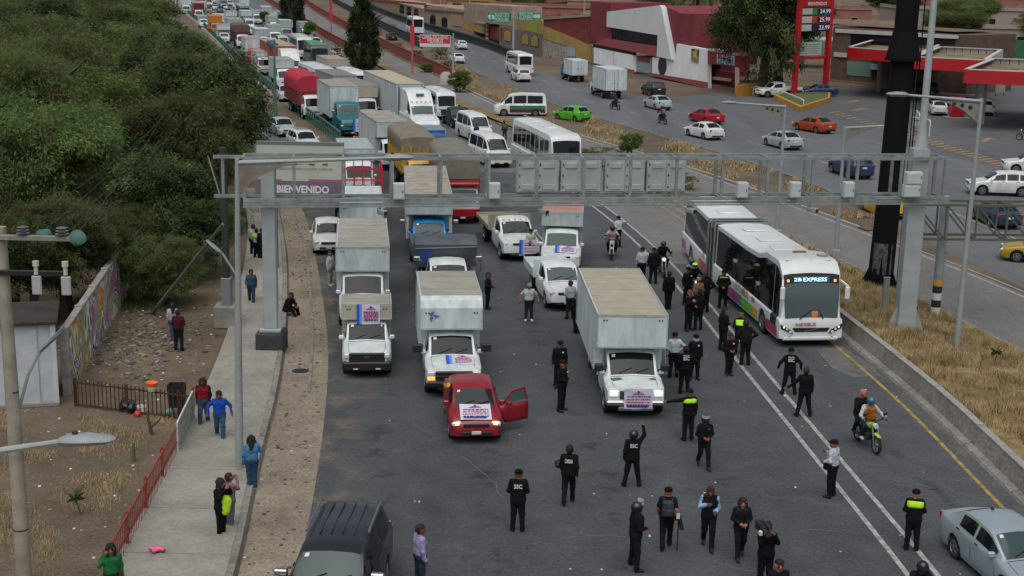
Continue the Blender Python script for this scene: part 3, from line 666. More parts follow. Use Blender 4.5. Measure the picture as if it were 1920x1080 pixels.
# ------------------------------------------------------------------ motorcycles
def motorcycle(label, loc, rz, col, lit=False, group='motorcycles'):
    o = thing('motorcycle', label, 'motorcycle', loc, rz, group); cm = paint(col)
    for nm, x in (('wheel', .66), ('wheel', -.66)):
        t = MB(); n = 20; r = .31
        rings = [[((r-.055+.055*math.cos(a))*math.cos(th), .055*math.sin(a), (r-.055+.055*math.cos(a))*math.sin(th)) for a in [2*math.pi*k/6 for k in range(6)]] for th in [2*math.pi*i/n for i in range(n+1)]]
        t.loft(rings, TYRE, True, False); w = t.build(nm, o); w.location = (x, 0, r)
        t = MB(); t.disc((0,0,0), (0,1,0), .07, .1, 10, RIM)
        for k in range(6): th = k*math.pi/3; t.bar((0,0,0), (.21*math.cos(th), 0, .21*math.sin(th)), .02, .02, RIM)
        rings = [[((.215+.018*math.cos(a))*math.cos(th), .03*math.sin(a), (.215+.018*math.cos(a))*math.sin(th)) for a in [2*math.pi*k/5 for k in range(5)]] for th in [2*math.pi*i/n for i in range(n+1)]]
        t.loft(rings, RIM, True, False); t.build('rim', w)
    part('fork', CHROME, o, ('tube', [(.66,.09,.31),(.42,.09,.98)], .028, 6), ('tube', [(.66,-.09,.31),(.42,-.09,.98)], .028, 6))
    part('handlebar', BLACK, o, ('tube', [(.3,.37,1.05),(.38,.2,1.06),(.42,0,1.0),(.38,-.2,1.06),(.3,-.37,1.05)], .02, 6), ('tube', [(.36,.26,1.05),(.4,.34,1.22)], .012, 5), ('tube', [(.36,-.26,1.05),(.4,-.34,1.22)], .012, 5), ('box', (.38,.28,1.2), (.41,.42,1.29), {'b': .01}), ('box', (.38,-.42,1.2), (.41,-.28,1.29), {'b': .01}))
    part('fuel_tank', cm, o, ('loft', [[(x, w*math.cos(a), z+h*math.sin(a)) for a in [2*math.pi*k/10 for k in range(10)]] for x, w, z, h in ((.34,.05,.84,.05),(.28,.13,.84,.11),(.12,.16,.83,.13),(-.08,.12,.8,.1),(-.16,.05,.78,.05))]))
    part('seat', mat('seat_vinyl', (.02,.02,.02), .6), o, ('loft', [[(x, w*math.cos(a), z+h*math.sin(a)) for a in [2*math.pi*k/10 for k in range(10)]] for x, w, z, h in ((-.08,.06,.78,.03),(-.16,.13,.79,.06),(-.5,.15,.82,.06),(-.8,.11,.87,.05),(-.88,.04,.88,.02))]))
    part('engine', STEELD, o, ('box', (-.2,-.15,.3), (.22,.15,.6), {'b': .06}), ('box', (.0,-.1,.55), (.2,.1,.74), {'b': .03}))
    part('frame', BLACK, o, ('tube', [(.42,0,.92),(.25,0,.42),(-.25,0,.38),(-.5,0,.75),(-.85,0,.83)], .026, 6), ('tube', [(-.66,.1,.31),(-.2,.1,.42)], .025, 6), ('tube', [(-.66,-.1,.31),(-.2,-.1,.42)], .025, 6))
    part('exhaust', CHROME, o, ('tube', [(.1,-.14,.4),(-.2,-.18,.3),(-.75,-.2,.42)], [.025,.035,.05], 7))
    part('mudguard', cm, o, ('loft', [[(.66+.36*math.cos(t), y, .31+.36*math.sin(t)) for y in (-.07,-.04,.04,.07)] for t in [R(a) for a in (30,55,80,105,130)]], None, False, False) if False else ('bar', (.5,0,.66), (.86,0,.62), .12, .02), ('bar', (-.5,0,.72), (-.98,0,.7), .14, .03))
    part('headlight', LAMPON if lit else LAMP, o, ('disc', (.52,0,.9), (1,0,-.1), .085, .09, 12))
    part('tail_light', TAIL, o, ('box', (-.95,-.06,.8), (-.9,.06,.86), {'b': .01}))
    return o

# ------------------------------------------------------------------ people
def surface_nets(d, o, h):
    s = d < 0; nx, ny, nz = d.shape
    cnt = np.zeros((nx-1, ny-1, nz-1), np.float32); pos = np.zeros((nx-1, ny-1, nz-1, 3), np.float32)
    cs = [(i, j, k) for i in (0, 1) for j in (0, 1) for k in (0, 1)]
    sl = lambda c: (slice(c[0], nx-1+c[0]), slice(c[1], ny-1+c[1]), slice(c[2], nz-1+c[2]))
    for a in cs:
        for ax in range(3):
            if a[ax]: continue
            b = tuple(1 if q == ax else a[q] for q in range(3))
            da, db = d[sl(a)], d[sl(b)]; x = (da < 0) != (db < 0)
            t = np.where(x, da/np.where(x, da-db, 1), 0)
            cnt += x
            for q in range(3): pos[..., q] += np.where(x, a[q] + (t if q == ax else 0), 0)
    act = cnt > 0; idx = -np.ones(act.shape, np.int64); idx[act] = np.arange(act.sum())
    ij = np.argwhere(act); v = (ij + pos[act]/cnt[act][:, None])*h + o
    quads = []
    for ax in range(3):
        u, w = (ax+1) % 3, (ax+2) % 3
        s0 = [slice(None)]*3; s1 = [slice(None)]*3; s0[ax] = slice(0, -1); s1[ax] = slice(1, None)
        x = s[tuple(s0)] != s[tuple(s1)]
        e = np.argwhere(x); e = e[(e[:, u] > 0) & (e[:, w] > 0) & (e[:, u] < d.shape[u]-1) & (e[:, w] < d.shape[w]-1)]
        if not len(e): continue
        inside = s[tuple(e.T)]
        def cell(du, dw):
            c = e.copy(); c[:, u] -= du; c[:, w] -= dw; return idx[tuple(c.T)]
        q = np.stack([cell(1,1), cell(0,1), cell(0,0), cell(1,0)], 1)
        q[~inside] = q[~inside][:, ::-1]; quads.append(q)
    return v, np.concatenate(quads)
def sdf_mesh(prims, h, k=.016, clip=None, seed=0, wrinkle=0.):
    """prims: (a, b, ra, rb, material index)"""
    A = np.array([p[0] for p in prims], np.float32); B = np.array([p[1] for p in prims], np.float32)
    ra = np.array([p[2] for p in prims], np.float32); rb = np.array([p[3] for p in prims], np.float32)
    m = np.maximum(ra, rb)[:, None]+.05
    lo = np.minimum(A-m, B-m).min(0); hi = np.maximum(A+m, B+m).max(0)
    n = np.ceil((hi-lo)/h).astype(int)+2
    ax = [lo[i]+h*np.arange(n[i], dtype=np.float32) for i in range(3)]
    def dist(P):
        D = []
        for a, b, r0, r1 in zip(A, B, ra, rb):
            ba = b-a; l = float((ba*ba).sum())+1e-9; pa = P-a
            t = np.clip((pa@ba)/l, 0, 1); D.append(np.linalg.norm(pa-t[..., None]*ba, axis=-1)-(r0+t*(r1-r0)))
        return D
    acc = np.zeros(n, np.float32)
    for a, b, r0, r1 in zip(A, B, ra, rb):
        q = max(r0, r1)+.1
        i0 = np.maximum(0, np.floor((np.minimum(a, b)-q-lo)/h).astype(int)); i1 = np.minimum(n, np.ceil((np.maximum(a, b)+q-lo)/h).astype(int)+1)
        X, Y, Z = np.meshgrid(ax[0][i0[0]:i1[0]], ax[1][i0[1]:i1[1]], ax[2][i0[2]:i1[2]], indexing='ij')
        ba = b-a; l = float((ba*ba).sum())+1e-9
        px, py, pz = X-a[0], Y-a[1], Z-a[2]
        t = np.clip((px*ba[0]+py*ba[1]+pz*ba[2])/l, 0, 1)
        dd = np.sqrt((px-t*ba[0])**2+(py-t*ba[1])**2+(pz-t*ba[2])**2)-(r0+t*(r1-r0))
        acc[i0[0]:i1[0], i0[1]:i1[1], i0[2]:i1[2]] += np.exp(np.clip(-dd/k, -30, 30))
    d = -k*np.log(acc+1e-9)
    if clip is not None:
        Z = ax[2][None, None, :]; d = np.maximum(d, clip[0]-Z); d = np.maximum(d, Z-clip[1])
    if wrinkle:
        X, Y, Z = np.meshgrid(*ax, indexing='ij'); d = d + wrinkle*np.sin(X*31+seed)*np.sin(Y*27+seed*2)*np.sin(Z*38+3*np.sin(X*20+seed))
    v, f = surface_nets(d, lo, h)
    D = np.stack(dist(v.astype(np.float32)), 0); near = D.argmin(0)
    mi = np.array([p[4] for p in prims])[near]
    return v, f, mi[f[:, 0]]
def np_obj(name, v, f, mi, mats, parent=None):
    me = bpy.data.meshes.new(name); me.from_pydata(v.tolist(), [], f.tolist())
    for m in mats: me.materials.append(m)
    me.polygons.foreach_set('material_index', mi.astype(np.int32)); me.polygons.foreach_set('use_smooth', [True]*len(f)); me.update()
    return obj(name, me, parent)
V3 = lambda x, y, z: np.array((x, y, z), np.float32)
def pose_of(kind):
    J = dict(pel=V3(0,0,.93), wai=V3(0,0,1.08), che=V3(0,-.005,1.3), nek=V3(0,.005,1.45), hed=V3(0,-.015,1.6),
        ls=V3(.18,0,1.4), rs=V3(-.18,0,1.4), le=V3(.235,.03,1.13), re=V3(-.235,.03,1.13), lw=V3(.25,-.04,.89), rw=V3(-.25,-.04,.89),
        lh=V3(.09,0,.92), rh=V3(-.09,0,.92), lk=V3(.11,-.01,.5), rk=V3(-.11,-.01,.5), la=V3(.13,.02,.085), ra=V3(-.13,.02,.085), lt=V3(.16,-.13,.04), rt=V3(-.16,-.13,.04))
    K = kind.split('+')
    def up(**k): J.update({q: V3(*v) for q, v in k.items()})
    for q in K:
        if q == 'walk': up(lk=(.1,-.17,.53), la=(.1,-.26,.1), lt=(.11,-.42,.06), rk=(-.1,.03,.5), ra=(-.1,.27,.17), rt=(-.11,.15,.05), lw=(.23,.14,.91), le=(.23,.1,1.15), rw=(-.22,-.24,.98), re=(-.24,-.03,1.14))
        if q == 'walk2': up(rk=(-.1,-.14,.53), ra=(-.1,-.2,.1), rt=(-.11,-.36,.05), lk=(.1,.03,.5), la=(.1,.22,.14), lt=(.11,.09,.05), rw=(-.23,.12,.9), re=(-.23,.09,1.15), lw=(.22,-.2,.95), le=(.24,-.02,1.14))
        if q == 'wide': up(lk=(.15,-.01,.5), rk=(-.15,-.01,.5), la=(.22,.02,.085), ra=(-.22,.02,.085), lt=(.27,-.12,.04), rt=(-.27,-.12,.04))
        if q == 'close': up(lk=(.08,-.01,.5), rk=(-.08,-.01,.5), la=(.075,.02,.085), ra=(-.075,.02,.085), lt=(.1,-.14,.04), rt=(-.1,-.14,.04))
        if q == 'front': up(le=(.25,0,1.14), re=(-.25,0,1.14), lw=(.08,-.22,1.06), rw=(-.08,-.23,1.08))
        if q == 'phone': up(re=(-.25,-.06,1.16), rw=(-.07,-.25,1.3), le=(.24,.02,1.14), lw=(.16,-.18,1.08))
        if q == 'photo': up(le=(.22,-.16,1.27), re=(-.22,-.16,1.27), lw=(.07,-.27,1.52), rw=(-.08,-.27,1.52))
        if q == 'ear': up(re=(-.3,-.05,1.2), rw=(-.13,-.06,1.5))
        if q == 'akimbo': up(le=(.37,.09,1.19), re=(-.37,.09,1.19), lw=(.2,-.01,1.03), rw=(-.2,-.01,1.03))
        if q == 'rakimbo': up(re=(-.38,.08,1.2), rw=(-.2,-.02,1.05))
        if q == 'behind': up(le=(.27,.11,1.15), re=(-.27,.11,1.15), lw=(.07,.18,1.0), rw=(-.07,.18,1.0))
        if q == 'raise_r': up(re=(-.33,-.06,1.6), rw=(-.28,-.1,1.86))
        if q == 'reach_r': up(re=(-.42,-.12,1.34), rw=(-.68,-.2,1.3))
        if q == 'reach_l': up(le=(.42,-.12,1.34), lw=(.68,-.2,1.3))
        if q == 'low_l': up(le=(.36,-.05,1.16), lw=(.55,-.14,1.0))
        if q == 'out': up(le=(.36,.06,1.2), re=(-.36,.06,1.2), lw=(.4,-.1,.98), rw=(-.4,-.1,.98))
        if q == 'sit':
            up(pel=(0,.0,.44), wai=(0,-.04,.58), che=(0,-.14,.78), nek=(0,-.2,.92), hed=(0,-.25,1.06), ls=(.18,-.16,.88), rs=(-.18,-.16,.88), lh=(.09,0,.43), rh=(-.09,0,.43), lk=(.16,-.42,.5), rk=(-.14,-.42,.48), la=(.16,-.52,.085), ra=(-.14,-.6,.085), lt=(.18,-.68,.04), rt=(-.15,-.75,.04), le=(.24,-.3,.64), re=(-.24,-.3,.64), lw=(.06,-.46,.6), rw=(-.06,-.46,.6))
        if q == 'ride':
            up(pel=(0,.05,.9), wai=(0,.0,1.05), che=(0,-.1,1.25), nek=(0,-.16,1.4), hed=(0,-.22,1.55), ls=(.18,-.13,1.35), rs=(-.18,-.13,1.35), lh=(.1,.04,.9), rh=(-.1,.04,.9), lk=(.22,-.33,.78), rk=(-.22,-.33,.78), la=(.2,-.12,.37), ra=(-.2,-.12,.37), lt=(.21,-.27,.32), rt=(-.21,-.27,.32), le=(.36,-.3,1.14), re=(-.36,-.3,1.14), lw=(.36,-.52,1.08), rw=(-.36,-.52,1.08))
        if q == 'pillion':
            up(pel=(0,.1,.95), wai=(0,.07,1.1), che=(0,.02,1.3), nek=(0,.0,1.46), hed=(0,-.03,1.61), ls=(.18,.02,1.41), rs=(-.18,.02,1.41), lh=(.1,.1,.95), rh=(-.1,.1,.95), lk=(.24,-.28,.8), rk=(-.24,-.28,.8), la=(.22,-.02,.4), ra=(-.22,-.02,.4), lt=(.24,-.17,.35), rt=(-.24,-.17,.35), le=(.25,-.1,1.18), re=(-.25,-.1,1.18), lw=(.17,-.3,1.08), rw=(-.17,-.3,1.08))
        if q == 'lean':
            for n in ('che','nek','hed','ls','rs'): J[n] = J[n] + V3(0, -.12, -.03)
            J['hed'] = J['hed'] + V3(0, -.04, -.03)
        if q == 'down': J['hed'] = J['hed'] + V3(0, -.05, -.02)
        if q == 'turn': J['ls'] = J['ls'] + V3(0, -.06, 0); J['rs'] = J['rs'] + V3(0, .06, 0)
    return J
NP = [0]
def person(label, px, py, yaw, top, bottom, pose='stand', h=1.72, hair='1a1512', skin='8a5a42', shoes='17171a', sleeves='long', bulk=1.1, cap=None, helmet=None, vest=None, vest_low=1.2, back=None, pack=None, bag=None, long_hair=False, gloves=None, group='people on the road', loc=None, hold=None, mask=None, vox=None, patch=None, armour=False, visor=None, sleeve_col=None):
    NP[0] += 1; seed = NP[0]*1.37
    g = Vector(loc) if loc is not None else G(px, py)
    o = thing('person', label, 'person', g, R(yaw), group); s = h/1.72
    J = pose_of(pose); MT = [cloth(top), cloth(bottom), mat('skin_'+skin, skin, .6, 0, .08, 8), mat('hair_'+hair, hair, .8), plain(shoes, .7), mat('eye_dark', (.01,.01,.01), .3), mat('lip_'+skin, tuple(v*k for v, k in zip(srgb(skin), (.8,.55,.55))), .6), cloth(gloves or top), cloth(sleeve_col or top), cloth(mask or 'cfd3d6')]
    T, BO, SK, HA, SH, EY, LI, GL, SL, MK = range(10)
    b = bulk; P = []
    def seg(a, c, r0, r1, m):
        k = 1.13 if r0 > .04 and m not in (SK, EY, LI) else 1.04
        P.append((np.asarray(a, np.float32), np.asarray(c, np.float32), r0*k, r1*k, m))
    pel, wai, che, nek, hed = J['pel'], J['wai'], J['che'], J['nek'], J['hed']
    X = V3(1,0,0)
    seg(pel-X*.065*b, pel+X*.065*b, .112*b, .112*b, BO)
    for sg in (1, -1):
        seg(wai+X*.05*sg*b-V3(0,0,.06), wai+X*.055*sg*b, .108*b, .104*b, T); seg(wai+X*.055*sg*b, che+X*.075*sg*b, .102*b, .112*b, T)
    seg(J['ls']-X*.03, J['rs']+X*.03, .068, .068, T); seg(che, nek, .1, .06, T)
    seg(nek, hed-V3(0,0,.04), .054, .05, SK)
    F = V3(0,-1,0); U = V3(0,0,1)
    seg(hed+U*.025+F*-.008, hed+U*.03-F*.012, .098, .098, SK); seg(hed-U*.03+F*.03, hed-U*.07+F*.035, .07, .052, SK)
    seg(hed+F*.10+U*.005, hed+F*.118-U*.02, .013, .017, SK); 
    for sg in (1, -1): seg(hed+X*.098*sg, hed+X*.1*sg-U*.03, .016, .012, SK); seg(hed+X*.036*sg+F*.088+U*.012, hed+X*.04*sg+F*.088+U*.012, .013, .013, EY)
    seg(hed-X*.018+F*.093-U*.058, hed+X*.018+F*.093-U*.058, .011, .011, LI)
    if mask: seg(hed-X*.03+F*.07-U*.045, hed+X*.03+F*.07-U*.045, .058, .058, MK)
    if not cap and not helmet or long_hair:
        seg(hed+U*.06-F*.02, hed+U*.02-F*.045, .087, .082, HA); seg(hed+U*.075+F*.03, hed+U*.07-F*.03, .066, .07, HA)
    if long_hair: seg(hed+U*.03-F*.05, nek-F*.09-U*.1, .085, .055, HA); [seg(hed+F*.01+U*.02+X*q, nek+X*q*1.15+F*.06-U*.08, .05, .042, HA) for q in (.078, -.078)]
    for a in 'lr':
        S_, E_, W_ = J[a+'s'], J[a+'e'], J[a+'w']
        seg(S_, E_, .062, .05, SL); lo = SK if sleeves == 'short' else SL
        if sleeves == 'short': seg(S_+(E_-S_)*.75, E_, .042, .04, SK); P[-2] = (P[-2][0], S_+(E_-S_)*.7, .064, .06, SL)
        seg(E_, W_, .046 if lo != SK else .04, .038 if lo != SK else .03, lo)
        dv = (W_-E_)/max(1e-4, np.linalg.norm(W_-E_)); hm = GL if gloves else SK
        seg(W_+dv*.02, W_+dv*.075, .036, .032, hm)
        seg(J[a+'h'], J[a+'k'], .094*b, .07, BO); seg(J[a+'k'], J[a+'a']+V3(0,0,.03), .07, .058, BO)
        seg(J[a+'a'], J[a+'a']-V3(0,0,.03), .05, .045, SH); seg(J[a+'a']-V3(0,0,.035), J[a+'t'], .046, .038, SH)
    if armour:
        for sg in (1, -1): seg(che+X*.08*sg-V3(0,.03,.1), che+X*.08*sg+V3(0,-.03,.05), .12, .12, T)
    d = (g - Vector((0, 0, CAM_H))).length
    hv = vox or (.021 if d < 48 else .026 if d < 70 else .034)
    v, f, mi = sdf_mesh(P, hv/s, seed=seed, wrinkle=.009 if d < 70 else 0.)
    # fingers and thumb, rooted inside the palm
    fv, ff, fm = [], [], []
    for a in 'lr':
        E_, W_ = J[a+'e'], J[a+'w']; dv = (W_-E_)/max(1e-4, np.linalg.norm(W_-E_)); sg = 1 if a == 'l' else -1
        side = np.cross(dv, V3(sg, 0, 0)); nn = np.linalg.norm(side)
        side = side/nn if nn > .2 else np.cross(dv, U); side /= np.linalg.norm(side)+1e-6
        if side[1] > 0: side = -side                    # towards the index finger and thumb
        palm = np.cross(side, dv)*sg
        root = W_+dv*.07
        fing = [(.03, .062, 0), (.01, .07, 0), (-.01, .066, 0), (-.03, .052, 0)]
        for off, ln, _ in fing:
            p0 = root+side*off; p1 = p0+dv*ln*.5+palm*.006; p2 = p1+dv*ln*.36+palm*ln*.32; p3 = p2+dv*ln*.15+palm*ln*.34
            mb = MB(); mb.tube([p0-dv*.02, p1, p2, p3], [.0105,.0105,.0095,.007], 6)
            o0 = len(fv); fv += mb.v; ff += [tuple(i+o0 for i in q) for q in mb.f]
        p0 = W_+dv*.03+side*.03; mb = MB(); mb.tube([p0-side*.02, p0+side*.022+dv*.022, p0+side*.026+dv*.05+palm*.01], [.0125,.0115,.008], 6)
        o0 = len(fv); fv += mb.v; ff += [tuple(i+o0 for i in q) for q in mb.f]
    me = bpy.data.meshes.new('body'); n0 = len(v)
    faces = f.tolist() + [tuple(i+n0 for i in q) for q in ff]
    me.from_pydata([tuple(p*s) for p in v] + [tuple(np.array(p)*s) for p in fv], [], faces)
    for m in MT: me.materials.append(m)
    me.polygons.foreach_set('material_index', mi.tolist() + [GL if gloves else SK]*len(ff)); me.polygons.foreach_set('use_smooth', [True]*len(faces)); me.update()
    obj('body', me, o)
    H_ = Vector(hed*s); C_ = Vector(che*s)
    if cap:
        c = MB(); cm = cloth(cap); n = 12; rings = [[(rr*s*math.cos(2*math.pi*k/n), rr*s*1.08*math.sin(2*math.pi*k/n), z*s) for k in range(n)] for rr, z in ((.112,.035),(.113,.07),(.1,.115),(.06,.14),(.01,.146))]
        c.loft(rings, cm); c.prism([(-.085*s,-.09*s,.045*s),(-.06*s,-.18*s,.035*s),(.06*s,-.18*s,.035*s),(.085*s,-.09*s,.045*s)], (0,0,.012), cm); c.build('cap', o).location = H_+Vector((0,.005,0))
    if helmet:
        c = MB(); cm = mat('helmet_'+helmet, helmet, .25, 0, coat=.5); n = 14
        rings = [[(rr*s*math.cos(2*math.pi*k/n), rr*s*1.12*math.sin(2*math.pi*k/n)+.01, z*s) for k in range(n)] for rr, z in ((.118,-.07),(.135,-.02),(.14,.04),(.125,.1),(.08,.15),(.015,.165))]
        c.loft(rings, cm, True, False); hm = c.build('helmet', o); hm.location = H_
        if visor:
            c = MB(); vm = mat('visor_'+visor[0], visor[0], .15, coat=.5); z0 = visor[1]
            c.loft([[(.145*s*math.sin(a), -.16*s*math.cos(a)+.0, z*s) for a in [R(q) for q in (-70,-45,-20,0,20,45,70)]] for z in (z0, z0+.1)], vm, False, False); c.build('visor', hm)
    if vest:
        PV = [(p[0], p[1], p[2]+.016, p[3]+.016, 0) for p in P if p[4] == T]
        a, fcs, mm = sdf_mesh(PV, .026/s, clip=(vest_low+float(che[2])-1.3, float(nek[2])-.015))
        np_obj('vest', a*s, fcs, mm*0, [mat('hi_vis_'+vest, vest, .7)], o)
    yb = float(che[1])+.133*b
    if back:
        for i, t in enumerate(back if isinstance(back, (list, tuple)) else [back]):
            big = (not isinstance(back, (list, tuple))) or i == len(back)-1
            lettering(t, mat('back_print', 'd2d6d6', .6), o, None, (.16 if big else .085)*s, (.22 if big else .2)*s, bold=.03, name='back_lettering', M=Matrix.Translation((0, (yb+.026)*s, (float(che[2])+(.02 if big else .13))*s)) @ Matrix.Rotation(math.pi, 4, 'Z') @ Matrix.Rotation(math.pi/2, 4, 'X'))
    if patch:
        part('chest_badge', mat('badge_pale2', 'c8c8c0', .6), o, ('box', (.05*s, (float(che[1])-.15*b)*s, (float(che[2])+.02)*s), (.11*s, (float(che[1])-.12*b)*s, (float(che[2])+.07)*s), {'b': .004}))
    if pack:
        sgn = -1 if pack[1:] and pack[1] == 'front' else 1; y = float(che[1])*s + sgn*.19*s*b
        c = MB(); pm = cloth(pack[0]); c.box((-.15*s, y-.09*s, (float(che[2])-.3)*s), (.15*s, y+.09*s, (float(che[2])+.14)*s), pm, .05); c.box((-.11*s, y+sgn*.07*s, (float(che[2])-.26)*s), (.11*s, y+sgn*.13*s, (float(che[2])-.06)*s), pm, .03)
        for q in (1, -1): c.tube([(q*.1*s, y, (float(che[2])+.12)*s), (q*.12*s, y-sgn*.12*s, (float(nek[2])+.0)*s), (q*.13*s, y-sgn*.3*s, (float(che[2])+.05)*s)], .02, 5, pm)
        c.build('backpack', o)
    if bag:
        c = MB(); bm_ = cloth(bag); c.box((.16*s, -.2*s, .86*s), (.24*s, .06*s, 1.06*s), bm_, .03); c.tube([(.2*s,-.06*s,1.05*s),(.08*s,-.14*s,1.25*s),(-.12*s,-.03*s,1.49*s),(-.02*s,.13*s,1.3*s),(.2*s,.02*s,1.05*s)], .014, 5, bm_); c.build('shoulder_bag', o)
    if hold:
        E_, W_ = J['rw'], J['re']; dv = (E_-W_)/np.linalg.norm(E_-W_); q = Vector((J['rw']+dv*.085)*s)
        if hold == 'phone':
            part('phone', BLACK, o, ('box', tuple(q+Vector((-.04,-.03,-.02))), tuple(q+Vector((.04,-.015,.13))), {'b': .006}))
        if hold == 'helmet':
            c = MB(); n = 12; c.loft([[(rr*math.cos(2*math.pi*k/n), rr*1.1*math.sin(2*math.pi*k/n), z) for k in range(n)] for rr, z in ((.11,-.1),(.13,-.04),(.13,.03),(.09,.1),(.02,.12))], mat('helmet_0c0c0e', '0c0c0e', .25, coat=.5)); c.build('held_helmet', o).location = q+Vector((0,-.02,-.12))
    return o
# ------------------------------------------------------------------ ground materials
def ground_mat(name, ca, cb, big=.12, mid=1.1, fine=14., speck=None, speck_sc=9., speck_cut=.73, rough=.9, crack=0., stretch=None, bump=.25, cc=None, grain=.55):
    if name in MATS: return MATS[name]
    m = bpy.data.materials.new(name); m.use_nodes = True; nt = m.node_tree; L = nt.links.new; N = nt.nodes.new
    b = nt.nodes['Principled BSDF']; b.inputs['Roughness'].default_value = rough; b.inputs['Specular IOR Level'].default_value = .35
    tc = N('ShaderNodeTexCoord'); src = tc.outputs['Object']
    if stretch:
        mp = N('ShaderNodeMapping'); mp.inputs['Scale'].default_value = stretch; mp.inputs['Rotation'].default_value = (0, 0, R(-8)); L(src, mp.inputs[0]); s2 = mp.outputs[0]
    else: s2 = src
    def noise(sc, det=5, s=src, ro=.6):
        n = N('ShaderNodeTexNoise'); n.inputs['Scale'].default_value = sc; n.inputs['Detail'].default_value = det; n.inputs['Roughness'].default_value = ro; L(s, n.inputs['Vector']); return n.outputs['Fac']
    def math_(op, a, c):
        n = N('ShaderNodeMath'); n.operation = op; n.use_clamp = True
        for i, v in enumerate((a, c)):
            if isinstance(v, (int, float)): n.inputs[i].default_value = v
            else: L(v, n.inputs[i])
        return n.outputs[0]
    A = noise(big, 4, s2); B = noise(mid, 6); C = noise(fine, 3, src, .7)
    f = math_('ADD', math_('MULTIPLY', A, .55), math_('ADD', math_('MULTIPLY', B, .3), math_('MULTIPLY', C, .15)))
    rp = N('ShaderNodeValToRGB'); e = rp.color_ramp.elements; e[0].position = .36; e[1].position = .64
    e[0].color = (*srgb(ca), 1); e[1].color = (*srgb(cb), 1)
    if cc: q = e.new(.52); q.color = (*srgb(cc), 1)
    L(f, rp.inputs[0]); col = rp.outputs[0]
    def mix(fac, c1, c2):
        n = N('ShaderNodeMix'); n.data_type = 'RGBA'; L(fac, n.inputs[0]); L(c1, n.inputs[6]); n.inputs[7].default_value = (*srgb(c2), 1); return n.outputs[2]
    if speck:
        g = N('ShaderNodeMapRange'); g.inputs['From Min'].default_value = speck_cut; g.inputs['From Max'].default_value = speck_cut+.04; L(noise(speck_sc, 2, src, .5), g.inputs[0]); col = mix(g.outputs[0], col, speck)
    # fine grit: light and dark aggregate
    gr = N('ShaderNodeTexNoise'); gr.inputs['Scale'].default_value = 10; gr.inputs['Detail'].default_value = 4; gr.inputs['Roughness'].default_value = .75; L(src, gr.inputs['Vector'])
    mx = N('ShaderNodeMix'); mx.data_type = 'RGBA'; mx.blend_type = 'OVERLAY'; mx.inputs[0].default_value = grain; L(col, mx.inputs[6]); gc = N('ShaderNodeMapRange'); gc.inputs['From Min'].default_value = .25; gc.inputs['From Max'].default_value = .75; L(gr.outputs['Fac'], gc.inputs[0]); L(gc.outputs[0], mx.inputs[7]); col = mx.outputs[2]
    if crack:
        v = N('ShaderNodeTexVoronoi'); v.feature = 'DISTANCE_TO_EDGE'; v.inputs['Scale'].default_value = crack
        wv = N('ShaderNodeVectorMath'); wv.operation = 'ADD'; nn = N('ShaderNodeTexNoise'); nn.inputs['Scale'].default_value = .9; nn.inputs['Detail'].default_value = 4; L(src, nn.inputs['Vector'])
        sc_ = N('ShaderNodeVectorMath'); sc_.operation = 'SCALE'; sc_.inputs['Scale'].default_value = 2.2; L(nn.outputs['Color'], sc_.inputs[0]); L(src, wv.inputs[0]); L(sc_.outputs[0], wv.inputs[1]); L(wv.outputs[0], v.inputs['Vector'])
        g = N('ShaderNodeMapRange'); g.inputs['From Min'].default_value = .012; g.inputs['From Max'].default_value = .0; L(v.outputs['Distance'], g.inputs[0])
        gate = math_('MULTIPLY', g.outputs[0], math_('GREATER_THAN', noise(.22, 2), .5)); gate = math_('MULTIPLY', gate, .22)
        n = N('ShaderNodeMix'); n.data_type = 'RGBA'; L(gate, n.inputs[0]); L(col, n.inputs[6]); n.inputs[7].default_value = (.14, .13, .12, 1); col = n.outputs[2]
    L(col, b.inputs['Base Color'])
    bu = N('ShaderNodeBump'); bu.inputs['Strength'].default_value = bump; bu.inputs['Distance'].default_value = .04; L(B, bu.inputs['Height']); L(bu.outputs[0], b.inputs['Normal'])
    MATS[name] = m; return m
ASPH = ground_mat('asphalt', (.038,.042,.046), (.096,.104,.11), .085, .8, 12, (.13,.125,.115), 6.5, .74, .85, crack=.07, stretch=(1.2,.16,1), bump=.1)
ASPH2 = ground_mat('worn_asphalt', (.085,.091,.095), (.15,.157,.162), .12, .7, 10, None, rough=.8, crack=.06, stretch=(1.6,.12,1), bump=.12)
BRTC = ground_mat('lane_concrete', (.12,.118,.11), (.2,.195,.18), .15, 1.0, 10, None, rough=.9, stretch=(1.4,.2,1), bump=.12)
DIRT = ground_mat('dirt', (.075,.055,.036), (.2,.15,.1), .13, .9, 8, (.34,.31,.26), 5., .72, bump=.5, cc=(.14,.105,.07))
DRYG = ground_mat('dry_turf', (.13,.1,.055), (.33,.26,.13), .25, 1.5, 11, (.4,.33,.2), 6., .7, bump=.6, cc=(.18,.125,.05))
STRIP = ground_mat('dusty_verge', (.15,.122,.085), (.3,.255,.19), .3, 1.4, 9, (.48,.46,.42), 4.2, .7, bump=.5)
PAVE = ground_mat('pavement_concrete', (.215,.205,.17), (.32,.31,.265), .3, 1.2, 10, None, bump=.12, grain=.22, crack=.5)
KERB = ground_mat('kerb_concrete', (.15,.14,.12), (.27,.255,.23), .5, 2., 12, None, bump=.2)
LINE = mat('road_paint_white', (.46,.47,.44), .8, 0, col2=(.17,.17,.165), scale=4.5)
YLINE = mat('road_paint_yellow', (.34,.24,.07), .8, 0, .5, 3.)

